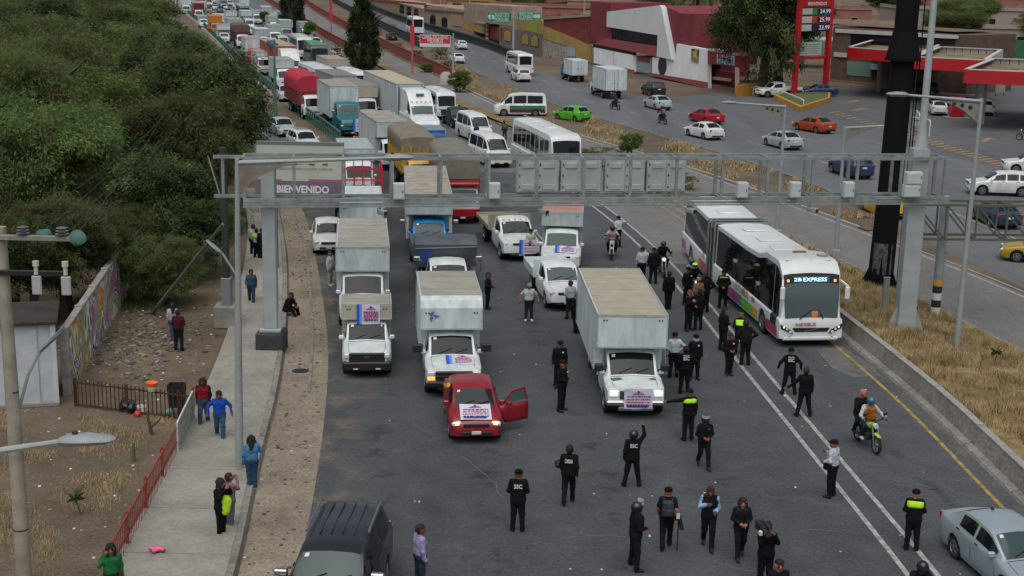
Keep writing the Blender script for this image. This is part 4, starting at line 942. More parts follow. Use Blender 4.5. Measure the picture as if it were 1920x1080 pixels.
def frange(a, b, s):
    n = max(1, int(math.ceil((b-a)/s))); return [a+(b-a)*i/n for i in range(n+1)]
def strip(name, cl, cr, y0, y1, z, m, step=4., parent=None, kind='structure', zr=None, nx=1, fade=None):
    b = MB(); ys = frange(y0, y1, step); vs = []
    for y in ys:
        a, c = cl(y), cr(y); q = zr if zr is not None else z
        for k in range(nx+1): t = k/nx; vs.append((a+(c-a)*t, y, z+(q-z)*t))
    fs = [(i*(nx+1)+k, i*(nx+1)+k+1, (i+1)*(nx+1)+k+1, (i+1)*(nx+1)+k) for i in range(len(ys)-1) for k in range(nx)]
    b.add(vs, fs, m); o = b.build(name, parent, smooth=0)
    if fade:
        at = o.data.attributes.new('fade', 'FLOAT', 'POINT'); at.data.foreach_set('value', [fade[k] for _ in ys for k in range(nx+1)])
    if parent is None: tag(o, kind=kind)
    return o
def off(c, d): return lambda y: c(y)+d
def poly_sheet(name, pts, z, m, px=True, parent=None):
    P = [tuple(G(*p)[:2])+(z,) if px else (p[0], p[1], z) for p in pts]
    b = MB(); b.add(P, [tuple(range(len(P)))], m); o = b.build(name, parent, smooth=0)
    if parent is None: tag(o, kind='structure')
    return o
CON = lambda v: (lambda y: v)
# ground, roads
b = MB(); b.add([(-900,-200,0),(900,-200,0),(900,1500,0),(-900,1500,0)], [(0,1,2,3)], DIRT); tag(b.build('ground', smooth=0), kind='structure')
strip('main_road', ASPH_L, off(BAR, .25), 4, 100, .004, ASPH)
strip('main_road_far', lambda y: ASPH_L(y) if y < 104 else max(GUARD(y)-.3, ASPH_L(y)) if y < 118 else GUARD(y)-.3, off(BAR, .25), 100, 470, .004, ASPH2)
strip('side_street', ASPH_L, lambda y: GUARD(y)-2.6, 104, 175, .006, ASPH2)
strip('bus_lane_concrete', off(DBL, .9), off(BAR, .1), 70, 112, .008, BRTC)
strip('counter_bus_lane', CB_L, CB_R, 4, 470, .008, BRTC)
strip('highway', HW_L, HW_R, 4, 480, .004, ASPH2)
poly_sheet('forecourt', [(HW_R(y)-.3, y) for y in (40,80,104,121,140,157)] + [(24,166),(33,160),(38,176),(60,185),(120,185),(120,40)], .002, ground_mat('forecourt_asphalt', (.075,.079,.082), (.125,.13,.133), .1, .8, 10, None, rough=.8, bump=.1), False)
poly_sheet('rail_verge', [(CB_R(y)+.1, y) for y in (80,90,105,121,135,150,176,206,242,300,350,470)] + [(HW_L(y)-.1, y) for y in (478,300,238,186,164,152,129,116,104,94,85,81)], .06, DIRT, False)
# verge between footway and asphalt, channel edge
strip('verge', off(WALK_R, .12), off(ASPH_L, .02), 10, 92, .012, STRIP, 2.)
def struct_root(name):
    o = bpy.data.objects.new(name, None); COL.objects.link(o); o['kind'] = 'structure'; return o
sw = struct_root('sidewalk')
ys = frange(12, 90, 3.0)
for y0, y1 in zip(ys, ys[1:]):
    b = MB(); e = .012
    b.loft([[(WALK_L(y), y, .0), (WALK_L(y), y, .15), (WALK_R(y)-.18, y, .15), (WALK_R(y)-.18, y, 0)] for y in (y0+e, (y0+y1)/2, y1-e)], PAVE); b.build('slab', sw, smooth=0)
    b = MB(); b.loft([[(WALK_R(y)-.17, y, .0), (WALK_R(y)-.17, y, .17), (WALK_R(y)+.02, y, .165), (WALK_R(y)+.06, y, 0)] for y in (y0+e, (y0+y1)/2, y1-e)], KERB); b.build('kerb_stone', sw, smooth=0)
# drain edge: a broken concrete lip along the verge
lip = struct_root('drain_edge')
for y0 in frange(47, 82, 2.5)[:-1]:
    b = MB(); x = lambda y: ASPH_L(y)*.45+WALK_R(y)*.55+.35
    b.loft([[(x(y)-.06, y, .0), (x(y)-.06, y, .07), (x(y)+.06, y, .06), (x(y)+.06, y, 0)] for y in (y0+.03, y0+2.45)], KERB); b.build('lip', lip, smooth=0)
# dust and grit washed over the edges of the asphalt
def dust_mat(name, col, sc, cut):
    m = bpy.data.materials.new(name); m.use_nodes = True; nt = m.node_tree; N = nt.nodes.new; L = nt.links.new; b = nt.nodes['Principled BSDF']; b.inputs['Base Color'].default_value = (*col, 1); b.inputs['Roughness'].default_value = .95
    tc = N('ShaderNodeTexCoord'); no = N('ShaderNodeTexNoise'); no.inputs['Scale'].default_value = sc; no.inputs['Detail'].default_value = 8; no.inputs['Roughness'].default_value = .7; L(tc.outputs['Object'], no.inputs['Vector'])
    mr = N('ShaderNodeMapRange'); mr.inputs['From Min'].default_value = cut; mr.inputs['From Max'].default_value = cut+.22; mr.inputs['To Max'].default_value = .75; L(no.outputs['Fac'], mr.inputs[0]); at = N('ShaderNodeAttribute'); at.attribute_name = 'fade'; mu = N('ShaderNodeMath'); mu.operation = 'MULTIPLY'; L(mr.outputs[0], mu.inputs[0]); L(at.outputs['Fac'], mu.inputs[1]); L(mu.outputs[0], b.inputs['Alpha']); return m
DUST = dust_mat('road_dust', (.24,.2,.15), .7, .46); DUST2 = dust_mat('road_scuff', (.15,.15,.145), .35, .54)
strip('dust_edge', off(ASPH_L, -.1), off(ASPH_L, 2.4), 20, 84, .008, DUST, 2., nx=4, fade=(1.3, 1, .6, .3, 0))
strip('gutter_dust', off(BAR, -.5), off(BAR, .1), 14, 86, .019, DUST, 2., nx=2, fade=(0, .8, 1)); OIL = dust_mat('oil_stain', (.018,.019,.02), .8, .5)
for k_, t_ in enumerate((.12, .33, .55, .78)): strip('oil_track', lambda y, t=t_: ASPH_L(y)*(1-t)+DBL(y)*t-.9, lambda y, t=t_: ASPH_L(y)*(1-t)+DBL(y)*t+.9, 20, 100, .0105, OIL, 3., nx=4, fade=(0, .5, .9, .5, 0))
strip('oil_track', off(DBL, 2.4), off(DBL, 3.3), 20, 72, .0105, OIL, 3., nx=4, fade=(0, .5, .9, .5, 0))
cr = struct_root('road_cracks'); rc = random.Random(11); CRM = mat('crack_fill', (.15,.15,.145), .9, 0, .4, 3)
for k_ in range(13):
    y = rc.uniform(31, 62); p = Vector((rc.uniform(ASPH_L(y)+1, BAR(y)-2), y, .0135)); a = rc.choice((0., 1.57, 2.6))+rc.uniform(-.4, .4); b = MB(); pts = []
    for i in range(14): pts.append(p.copy()); a += rc.uniform(-.45, .45); p = p+Vector((math.cos(a), math.sin(a), 0))*rc.uniform(.15, .4)
    for p0, p1 in zip(pts, pts[1:]): n_ = Vector((p1.y-p0.y, p0.x-p1.x, 0)).normalized()*rc.uniform(.008, .018); b.add([p0-n_, p0+n_, p1+n_, p1-n_], [(0,1,2,3)], CRM)
    b.build('crack', cr, smooth=0)
strip('worn_surface', off(ASPH_L, 2.), off(DBL, -.3), 20, 70, .009, DUST2, 3., nx=4, fade=(0, 1, 1, 1, 0))
# markings
def line(name, c, y0, y1, w, m, z=.016, dash=None, label=None):
    if not dash:
        return strip(name, off(c, -w/2), off(c, w/2), y0, y1, z, m, 3.)
    root = bpy.data.objects.new(name, None); COL.objects.link(root); root['kind'] = 'structure'
    y = y0
    while y < y1: strip('dash', off(c, -w/2), off(c, w/2), y, min(y+dash[0], y1), z, m, 2., parent=root); y += dash[1]
line('lane_line', DBL, 5, 118, .15, LINE); line('lane_line', off(DBL, .78), 5, 118, .15, LINE)
line('edge_line', off(BAR, -.62), 5, 95, .14, YLINE)
line('lane_dashes', lambda y: ASPH_L(y)*.28+DBL(y)*.72-.1, 52.5, 110, .12, LINE, dash=(3.2, 22))
line('edge_line', off(CB_R, -.35), 60, 170, .14, LINE); line('edge_line', off(CB_R, .25), 5, 80, .12, LINE)
line('lane_line', lambda y: HW_L(y)*.62+HW_R(y)*.38, 8, 60, .14, LINE); line('lane_line', lambda y: HW_L(y)*.74+HW_R(y)*.26, 60, 92, .14, LINE)
line('lane_dashes', lambda y: HW_L(y)*.66+HW_R(y)*.34, 96, 260, .13, LINE, dash=(3, 11)); line('lane_dashes', lambda y: HW_L(y)*.33+HW_R(y)*.67, 110, 260, .13, LINE, dash=(3, 11))
cz = bpy.data.objects.new('hatched_marking', None); COL.objects.link(cz); cz['kind'] = 'structure'
HM = mat('hatch_paint', (.36,.21,.07), .85, 0, .5, 3)
for k in range(34):
    t = k/33; a = G(1556+372*t, 212+118*t); c = G(1590+372*t, 208+118*t)
    d = (c-a).normalized()*1.9
    b = MB(); b.add([(a.x, a.y, .016), (a.x+d.x, a.y+d.y, .016), (a.x+d.x, a.y+d.y+.5, .016), (a.x, a.y+.5, .016)], [(0,1,2,3)], HM); b.build('bar_mark', cz, smooth=0)
for (x, y) in ((1612,205),(1600,190),(1850,262)):
    p = G(x, y); b = MB(); b.add([(p.x-1.2,p.y-1.6,.016),(p.x-.8,p.y-1.7,.016),(p.x+.5,p.y+.2,.016),(p.x+.9,p.y+.1,.016),(p.x+.7,p.y+1.2,.016),(p.x-.4,p.y+.6,.016),(p.x,p.y+.4,.016)], [(0,1,2,3,4,5,6)], HM); b.build('arrow_mark', cz, smooth=0)
# wet concrete patch in front of the bus
poly_sheet('patched_concrete', [(1530,655),(1580,650),(1640,690),(1650,705),(1600,708),(1560,690)], .010, mat('wet_concrete', (.13,.128,.115), .5, 0, .4, 1.5))
# right parapet, segment by segment
bw = thing('concrete_barrier', 'long low concrete barrier wall with a sloping foot beside the bus lane', 'wall', (0,0,0))
ys = frange(14, 88, 4.2)
for y0, y1 in zip(ys, ys[1:]):
    b = MB(); k = 1.0 if y0 < 66 else max(.3, 1-(y0-66)/26); r_ = RNG.uniform(-.015, .015)
    b.loft([[(BAR(y)-.02, y, 0), (BAR(y)+.03, y, .1*k), (BAR(y)+.26, y, .16*k), (BAR(y)+.40, y, (.72+r_)*k), (BAR(y)+.62, y, (.72+r_)*k), (BAR(y)+.66, y, 0)] for y in (y0+.02, (y0+y1)/2, y1-.02)], KERB); b.build('segment', bw, smooth=0)
    b = MB(); b.loft([[(BAR(y)+.385, y, (.722+r_)*k), (BAR(y)+.385, y, (.78+r_)*k), (BAR(y)+.64, y, (.78+r_)*k), (BAR(y)+.64, y, (.722+r_)*k)] for y in (y0+.05, (y0+y1)/2, y1-.05)], mat('coping_concrete', (.3,.29,.26), .9, 0, .25, 3)); b.build('coping', bw, smooth=0)
strip('median', off(BAR, .64), off(CB_L, -.16), 5, 66, .62, DRYG, 2.5, zr=.14, nx=6)
strip('median_far', off(BAR, .64), off(CB_L, -.16), 66, 200, .2, DRYG, 2.5, zr=.12, nx=3)
mk = bpy.data.objects.new('median_kerb', None); COL.objects.link(mk); mk['kind'] = 'structure'
def kerb_run(root, c, y0, y1, w=.16, h=.15, m=KERB, seg=3., far=90):
    for a, e in zip(frange(y0, y1, seg), frange(y0, y1, seg)[1:]):
        b = MB(); b.loft([[(c(y)-w/2, y, 0), (c(y)-w/2, y, h), (c(y)+w/2, y, h), (c(y)+w/2, y, 0)] for y in (a+.01, e-.01)], m); b.build('kerb_stone', root, smooth=0)
kerb_run(mk, off(CB_L, -.08), 14, 130, seg=4)
mk2 = bpy.data.objects.new('verge_kerb', None); COL.objects.link(mk2); mk2['kind'] = 'structure'
kerb_run(mk2, off(CB_R, .12), 81, 172, seg=5, m=mat('pale_kerb', (.36,.35,.32), .9, 0, .2, 2)); kerb_run(mk2, off(HW_L, -.05), 82, 160, seg=5)
mk3 = bpy.data.objects.new('far_kerb', None); COL.objects.link(mk3); mk3['kind'] = 'structure'
kerb_run(mk3, off(BAR, .3), 88, 130, seg=4, m=mat('yellow_kerb', (.3,.22,.08), .9, 0, .4, 2))

# ------------------------------------------------------------------ grass, litter (uncountable)
def tufts(name, label, pts, m, hmin, hmax, nb=7, spread=.16, wd=.018):
    V, Fc = [], []
    for (x, y, z) in pts:
        hh = RNG.uniform(hmin, hmax)
        for _ in range(nb):
            a = RNG.uniform(0, 6.283); r_ = RNG.uniform(0, spread); bx, by = x+r_*math.cos(a), y+r_*math.sin(a); le = RNG.uniform(.2, .75)*hh; a2 = RNG.uniform(0, 6.283); w = wd*RNG.uniform(.7, 1.5)
            i = len(V); V += [(bx-w*math.sin(a2), by+w*math.cos(a2), z-.03), (bx+w*math.sin(a2), by-w*math.cos(a2), z-.03), (bx+le*math.cos(a2), by+le*math.sin(a2), z+hh*RNG.uniform(.6, 1))]; Fc.append((i, i+1, i+2))
    me = bpy.data.meshes.new(name); me.from_pydata(V, [], Fc); me.materials.append(m); return tag(obj(name, me), label, 'grass', kind='stuff')
STRAW = mat('straw_grass', (.5,.39,.19), .85, 0, col2=(.23,.165,.08), scale=1.1); GREENG = mat('weed_green', (.09,.13,.035), .8, 0, col2=(.05,.075,.02), scale=2)
def noisy(x, y): return math.sin(x*1.7+1.3*math.sin(y*.9))*math.sin(y*1.1+x*.6)
pts = []
while len(pts) < 9500:
    y = RNG.uniform(31, 66); t = RNG.random(); x = BAR(y)+.8+(CB_L(y)-.4-BAR(y)-.8)*t
    if noisy(x, y) > .0+RNG.random()*.6-.3: pts.append((x, y, .62-.48*t))
tufts('dry_grass', 'straw coloured dry grass covering the median behind the concrete barrier', pts, STRAW, .12, .42, 9, .2, .009)
pts = [(BAR(y)+.9+(CB_L(y)-1.5-BAR(y))*t, y, .6-.48*t) for y, t in [(RNG.uniform(31, 66), RNG.random()) for _ in range(420)]]
tufts('weeds', 'green and brown weeds dotted through the dry median grass', pts, mat('weed_brown', (.14,.13,.05), .85, 0, col2=(.1,.06,.03), scale=1.), .15, .5, 9, .22, .012)
pts = [(BAR(y)+.9+(CB_L(y)-1.3-BAR(y))*RNG.random(), y, .15) for y in [RNG.uniform(66, 125) for _ in range(1500)]]
tufts('dry_grass', 'patchy dry grass along the narrow far part of the median', pts, STRAW, .15, .5, 7, .2, .03)
pts = []
while len(pts) < 2600:
    y = RNG.uniform(84, 200); t = RNG.random(); x = CB_R(y)+.4+(HW_L(y)-.8-CB_R(y))*t
    if x < HW_L(y)-.2 and noisy(x*.5, y*.4) > .15: pts.append((x, y, .06))
tufts('dry_grass', 'dry weeds on the bare strip between bus lane and highway', pts, STRAW, .12, .45, 7, .3, .035)
pts = []
while len(pts) < 4200:
    y = RNG.uniform(28, 44.5); x = RNG.uniform(-19, WALK_L(y)-.7)
    if noisy(x*.9, y*.8) > .0+.4*RNG.random()-.1*(38-y)/6: pts.append((x, y, 0))
tufts('dry_grass', 'dry yellow grass on the fenced plot at lower left', pts, STRAW, .05, .2, 7, .25, .008)
pts = [(RNG.uniform(-19.5, -15), RNG.uniform(58, 82), 0) for _ in range(1500)]
tufts('undergrowth', 'low weeds under the trees behind the leaning prop', pts, GREENG, .1, .45, 9, .3, .018)
def litter(name, label, pts, cols, smin, smax, m=None):
    b = MB()
    for (x, y, z) in pts:
        s = RNG.uniform(smin, smax); a = RNG.uniform(0, 3.14); M = Matrix.Translation((x, y, z)) @ Matrix.Rotation(a, 4, 'Z') @ Matrix.Rotation(RNG.uniform(-.5, .5), 4, 'X')
        n = 5; poly = [(s*RNG.uniform(.5, 1)*math.cos(6.283*k/n), s*RNG.uniform(.5, 1)*math.sin(6.283*k/n), 0) for k in range(n)]
        b.prism(poly, (0, 0, s*RNG.uniform(.15, .6)), RNG.choice(cols), M)
    return tag(b.build(name, smooth=0), label, 'litter', kind='stuff')
ST = [plain('6d675c', .9), plain('827c70', .9), plain('544d43', .9)]
LT = [plain('d8d8d2', .8), plain('c2c6c8', .8), plain('a8a498', .9)]
pts = []
while len(pts) < 800:
    c = G(250+RNG.gauss(0, 75), 640+RNG.gauss(0, 32))
    if c.x < WALK_L(c.y)-.4: pts.append((c.x, c.y, 0))
litter('rubble', 'heap of broken pale rubble on the bare ground below the graffiti wall', pts, ST, .03, .15)
pts = [(WALK_R(y)+.2+(ASPH_L(y)-.4-WALK_R(y))*RNG.random(), y, .012) for y in [RNG.uniform(31, 80) for _ in range(420)]]
litter('gravel', 'loose gravel and crumbled concrete along the dusty verge', pts, ST, .02, .09)
pts = [(RNG.uniform(-19, WALK_L(y)-.3), y, 0) for y in [RNG.uniform(30, 70) for _ in range(260)]]
litter('litter', 'pale scraps of litter scattered over the dirt plot', pts, LT, .02, .07)
pts = [(ASPH_L(y)+.5+(BAR(y)-1-ASPH_L(y))*RNG.random(), y, .006) for y in [RNG.uniform(31, 75) for _ in range(90)]]
litter('litter', 'small white scraps of paper lying on the asphalt', pts, LT, .02, .06)

# ------------------------------------------------------------------ trees
LEAF = [mat('leaf_olive', (.2,.27,.085), .65, 0, col2=(.1,.14,.045), scale=.9, spec=.25), mat('leaf_dark', (.11,.16,.058), .65, 0, col2=(.056,.085,.032), scale=1.1, spec=.25), mat('leaf_dry', (.17,.155,.075), .7, 0, col2=(.085,.078,.038), scale=.8, spec=.2), mat('leaf_bright', (.13,.24,.04), .6, 0, col2=(.07,.13,.025), scale=1.5, spec=.25), mat('leaf_conifer', (.028,.045,.02), .7, 0, col2=(.012,.02,.01), scale=1., spec=.2)]
BARK = mat('bark', (.09,.07,.05), .9, 0, .4, 5, .6, 12)
def crown_mesh(seed, n_clump, n_leaf, leaf, shape, mats, droop=.5, fill=.55, wl=.3):
    r_ = np.random.default_rng(seed); V = []; MI = []
    lobes = [(np.array([math.cos(a)*q, math.sin(a)*q, z]), rr) for a, q, z, rr in [(r_.uniform(0, 6.283), r_.uniform(.25, .62), r_.uniform(-.45, .5), r_.uniform(.3, .46)) for _ in range(13)]] + [(np.array([0, 0, .3]), .55), (np.array([0, 0, -.2]), .6)]
    for c in range(n_clump):
        if shape == 'cone':
            z = r_.random()**1.2; rad = .18+.72*np.sin(math.pi*min(1, z*.8+.2))+.1*np.sin(z*11+seed); a = r_.uniform(0, 6.283); k = np.sqrt(r_.uniform(.25, 1)); p = np.array([rad*k*np.cos(a), rad*k*np.sin(a), z*2-1])
        else:
            lc, lr = lobes[r_.integers(len(lobes))]; q = r_.normal(0, 1, 3); q /= np.linalg.norm(q); q[2] = abs(q[2])*.9+q[2]*.1 if r_.random() < .6 else q[2]
            p = lc+q*lr*r_.uniform(.75, 1.05)
        size = r_.uniform(.07, .16); m = r_.choice(len(mats), p=[.62, .24, .14] if len(mats) == 3 else None)
        cen = p + r_.normal(0, 1, (n_leaf, 3))*size*np.array([.55, .55, .42])
        out = cen/np.maximum(.3, np.linalg.norm(cen, axis=1, keepdims=True))
        d = out*.7 + r_.normal(0, .55, (n_leaf, 3)); d[:, 2] -= droop; d /= np.linalg.norm(d, axis=1, keepdims=True)
        s = np.cross(d, r_.normal(0, 1, (n_leaf, 3))); s /= np.linalg.norm(s, axis=1, keepdims=True)+1e-6
        ln = leaf*r_.uniform(.6, 1.4, (n_leaf, 1))
        V.append(np.stack([cen-s*ln*wl*.5, cen+d*ln*.5-s*ln*wl*.45, cen+d*ln, cen+d*ln*.5+s*ln*wl], 1).reshape(-1, 3)); MI += [int(m)]*n_leaf
    V = np.concatenate(V); n = len(V)//4
    me = bpy.data.meshes.new('crown'); me.vertices.add(len(V)); me.vertices.foreach_set('co', V.astype(np.float32).ravel())
    me.loops.add(n*4); me.loops.foreach_set('vertex_index', np.arange(n*4, dtype=np.int32)); me.polygons.add(n); me.polygons.foreach_set('loop_start', np.arange(0, n*4, 4, dtype=np.int32))
    for m in mats: me.materials.append(m)
    me.polygons.foreach_set('material_index', np.array(MI, np.int32)); me.update(calc_edges=True); return me
for lm in LEAF:      # every tree has its own tint, leaves let some light through
    nt = lm.node_tree; bs = nt.nodes['Principled BSDF']; oi = nt.nodes.new('ShaderNodeObjectInfo'); hs = nt.nodes.new('ShaderNodeHueSaturation'); src = bs.inputs['Base Color'].links[0].from_socket
    for inp, lo, hi in (('Value', .75, 1.35), ('Hue', .478, .512)):
        mr = nt.nodes.new('ShaderNodeMapRange'); mr.inputs['To Min'].default_value = lo; mr.inputs['To Max'].default_value = hi; nt.links.new(oi.outputs['Random'], mr.inputs[0]); nt.links.new(mr.outputs[0], hs.inputs[inp])
    nt.links.new(src, hs.inputs['Color']); nt.links.new(hs.outputs[0], bs.inputs['Base Color'])
    tr = nt.nodes.new('ShaderNodeBsdfTranslucent'); mx = nt.nodes.new('ShaderNodeMixShader'); mx.inputs[0].default_value = .5; nt.links.new(hs.outputs[0], tr.inputs[0]); nt.links.new(bs.outputs[0], mx.inputs[1]); nt.links.new(tr.outputs[0], mx.inputs[2]); nt.links.new(mx.outputs[0], nt.nodes['Material Output'].inputs[0])
CROWN = {}
for i, s in enumerate((3, 5, 8, 13)): CROWN['pirul%d' % i] = crown_mesh(s, 900, 92, .046, 'dome', [LEAF[0], LEAF[1], LEAF[2]] if i % 2 == 0 else [LEAF[0], LEAF[2], LEAF[1]], .9, .7, .2)
CROWN['dark0'] = crown_mesh(21, 760, 84, .047, 'dome', [LEAF[1], LEAF[4], LEAF[0]], .6, .7, .25)
CROWN['cone0'] = crown_mesh(31, 420, 50, .1, 'cone', [LEAF[4], LEAF[1], LEAF[4]], .2, .5, .2)
CROWN['bright0'] = crown_mesh(41, 120, 50, .14, 'dome', [LEAF[3], LEAF[0], LEAF[3]], .2, .6, .35)
CROWN['bush0'] = crown_mesh(51, 110, 46, .13, 'dome', [LEAF[0], LEAF[3], LEAF[2]], .1, .5, .3)
CROWN['dry0'] = crown_mesh(61, 90, 40, .12, 'dome', [LEAF[2], STRAW, LEAF[0]], .1, .4, .2)
def trunk_mesh(h, r, seed, limbs=6, spread=.55, lean=.1):
    r_ = random.Random(seed); b = MB(); top = Vector((r_.uniform(-lean, lean)*h, r_.uniform(-lean, lean)*h, h))
    mid = [Vector((0,0,-.1)), top*.35+Vector((r_.uniform(-.1,.1),0,0)), top*.7, top]
    b.tube(mid, [r*1.25, r*.9, r*.62, r*.2], 8, BARK)
    for k in range(limbs):
        t = r_.uniform(.35, .85); p = top*t; a = 6.283*k/limbs+r_.uniform(-.4, .4); l = h*spread*r_.uniform(.6, 1)
        q = p+Vector((math.cos(a)*l*.6, math.sin(a)*l*.6, l*.45)); e = q+Vector((math.cos(a)*l*.4, math.sin(a)*l*.4, l*.2))
        b.tube([p, q, e], [r*.45, r*.28, r*.08], 6, BARK)
        b.tube([q, q+Vector((math.cos(a+.9)*l*.3, math.sin(a+.9)*l*.3, l*.3))], [r*.22, r*.05], 5, BARK)
    return b.mesh('trunk', 60)
TRUNKS = [trunk_mesh(1., .045, s) for s in (1, 2, 3)]
def tree(name, label, loc, h, rad, crown, group=None, low=.25, rz=None, tr=None, ry=1.):
    o = thing(name, label, 'tree' if 'bush' not in name and 'shrub' not in name else 'shrub', loc, RNG.uniform(0, 6.28) if rz is None else rz, group)
    t = obj('trunk', TRUNKS[RNG.randrange(3)] if tr is None else tr, o); t.scale = (h*.8, h*.8, h*.8)
    c = obj('crown', CROWN[crown], o); hz = h*(1-low)/2; c.scale = (rad, rad*ry, hz/.92); c.location = (0, 0, h*low+hz)
    return o
# ------------------------------------------------------------------ gantry
def gantry():
    A, B = G(510, 657), G(1693, 634); u = (B-A).normalized(); n = Vector((-u.y, u.x, 0))   # n points away from the camera
    o = thing('sign_gantry', 'galvanised steel lattice gantry spanning the whole carriageway', 'gantry', (0,0,0))
    z0, z1 = 6.05, 7.65; W = (B-A).length; x0, x1 = -.95, W+1.0; dep = .95
    P = lambda x, d, z: A + u*x + n*d + Vector((0, 0, z))
    for d in (-dep/2, dep/2):
        for z in (z0, z1): part('chord', GALV, o, ('bar', P(x0, d, z), P(x1, d, z), .12, .13))
    nb = 15; xs = [x0+.05+(x1-x0-.1)*k/nb for k in range(nb+1)]
    for k, x in enumerate(xs):
        for d in (-dep/2, dep/2): part('vertical_post', GALV, o, ('bar', P(x, d, z0), P(x, d, z1), .11, .1, {'up': tuple(n)}))
        for z in (z0, z1):
            part('cross_tie', GALV, o, ('bar', P(x, -dep/2, z), P(x, dep/2, z), .09, .09))
            if k < nb: part('brace', GALV, o, ('bar', P(x, (-1)**k*dep/2, z+.02), P(xs[k+1], -(-1)**k*dep/2, z+.02), .06, .06))
    # walkway angle under the truss
    part('walkway_rail', GALV, o, ('bar', P(x0, -dep/2-.06, z0-.14), P(x1, -dep/2-.06, z0-.14), .05, .1), ('bar', P(x0, -dep/2-.3, z0-.2), P(x1, -dep/2-.3, z0-.2), .05, .05))
    CP = mat('column_paint', 'a1a9a9', .6, .1, .15, 1.5)
    c = part('column', CP, o, ('box', tuple(A+Vector((-.26,-.24,.95))), tuple(A+Vector((.26,.24,z0+1.4))), {'b': .03}))
    part('base_plate', CP, c, ('box', tuple(A+Vector((-.42,-.4,.82))), tuple(A+Vector((.42,.4,.95))), {'b': .02}), ('bar', A+Vector((-.36,-.1,.95)), A+Vector((-.2,-.1,1.6)), .03, .2), ('bar', A+Vector((.36,-.1,.95)), A+Vector((.2,-.1,1.6)), .03, .2))
    part('footing', mat('dark_plinth', (.045,.045,.05), .85, 0, .4, 3), o, ('box', tuple(A+Vector((-.55,-.55,-.1))), tuple(A+Vector((.55,.55,.82))), {'b': .06}))
    b = MB(); b.loft([[tuple(B+Vector((sx*w, sy*w, z))) for sx, sy in ((-1,-1),(1,-1),(1,1),(-1,1))] for z, w in ((.2,.42),(.9,.36),(6.,.34),(8.,.33))], CP); c = b.build('column', o, smooth=0)
    part('base_gusset', CP, c, ('bar', B+Vector((-.7,-.1,.25)), B+Vector((-.3,-.1,1.3)), .03, .25), ('bar', B+Vector((.7,-.1,.25)), B+Vector((.3,-.1,1.3)), .03, .25), ('box', tuple(B+Vector((-.7,-.7,.1))), tuple(B+Vector((.7,.7,.28))), {'b': .02}))
    part('mast', CP, o, ('tube', [P(W+.05, 0, 8.0), P(W+.05, 0, 8.6), P(W+.05, 0, 9.0), P(W+.05, 0, 17)], [.3, .2, .15, .11], 10))
    # side bracket on the left end
    L0 = P(x0, 0, 0)
    for z in (z0+.1, z1): part('side_bracket', GALV, o, ('bar', P(x0-1.1, 0, z), P(x0, 0, z), .12, .12))
    part('side_bracket', GALV, o, ('bar', P(x0-.75, 0, z0+.1), P(x0-.75, 0, z1), .1, .1), ('bar', P(x0-.9, .2, z0+.1), P(x0-1.3, .2, z1), .05, .05))
    # backs of the message panels
    PM = mat('panel_back', 'b2bcb8', .6, .05, .12, 1.5)
    for k, (xa, xb) in enumerate(((943,1018),(1022,1096),(1103,1176),(1180,1252))):
        t0 = (xa-510)/(1693-510)*W; t1 = (xb-510)/(1693-510)*W
        t0, t1 = t0*1.0+.1, t1*1.0+.1
        g = thing('message_panel', ['back of the message board at the left end of the row on the gantry','back of the second message board from the left on the gantry','back of the third message board from the left on the gantry','back of the message board at the right end of the row on the gantry'][k], 'sign', (0,0,0), 0, 'message boards on the gantry')
        Q = lambda x, d, z: tuple(P(x, d, z))
        def pb(nm, xa_, xb_, d0, d1, za, zb, m, par, bev=.015):
            b = MB(); M = Matrix(((u.x, n.x, 0, A.x), (u.y, n.y, 0, A.y), (0,0,1,0), (0,0,0,1))); b.box((xa_, d0, za), (xb_, d1, zb), m, bev, M); return b.build(nm, par, smooth=30)
        pb('housing', t0, t1, dep/2-.1, dep/2+.35, z0+.12, z1-.14, PM, g)
        mid = (t0+t1)/2
        for a, c in ((t0+.03, mid-.02), (mid+.02, t1-.03)):
            dr = pb('door', a, c, dep/2-.14, dep/2-.1, z0+.16, z1-.18, PM, g)
            pb('vent', a+.15, c-.15, dep/2-.18, dep/2-.14, z1-.5, z1-.28, PM, dr); pb('vent', a+.15, c-.15, dep/2-.18, dep/2-.14, z0+.24, z0+.46, PM, dr)
            for zz in (z0+.35, (z0+z1)/2, z1-.36): pb('latch', a+.03, a+.07, dep/2-.17, dep/2-.14, zz-.04, zz+.04, BLACK, dr, .005)
    for k, (px, py) in enumerate(((733,358),(900,355),(1348,352),(1447,350),(1548,348),(1668,350),(1670,328))):
        t = (px-510)/(1693-510)*W; zz = z0+.38+ (.52 if k == 6 else 0); s = .21 if k < 5 else .34
        g = tag(None or thing('equipment_cabinet', ['white equipment cabinet on the gantry left of the brown-roofed truck','white equipment cabinet on the gantry beside the message boards','first white equipment cabinet right of the message boards','second white equipment cabinet right of the message boards','third white equipment cabinet right of the message boards','lower wide cabinet of the stacked pair near the right column','upper wide cabinet of the stacked pair near the right column'][k], 'cabinet', P(t, -dep/2-.25, zz-.3), math.atan2(u.y, u.x), 'cabinets on the gantry'))
        wm = mat('cabinet_white', 'bac4c2', .5, 0, .1, 2)
        c = part('case', wm, g, ('box', (-s,-.16,0), (s,.16,.62 if k < 5 else .5), {'b': .015})); part('door', wm, g, ('box', (-s+.03,-.185,.04), (s-.03,-.155,.58 if k < 5 else .46), {'b': .01})); part('latch', BLACK, g, ('box', (s-.09,-.2,.26), (s-.06,-.18,.34)))
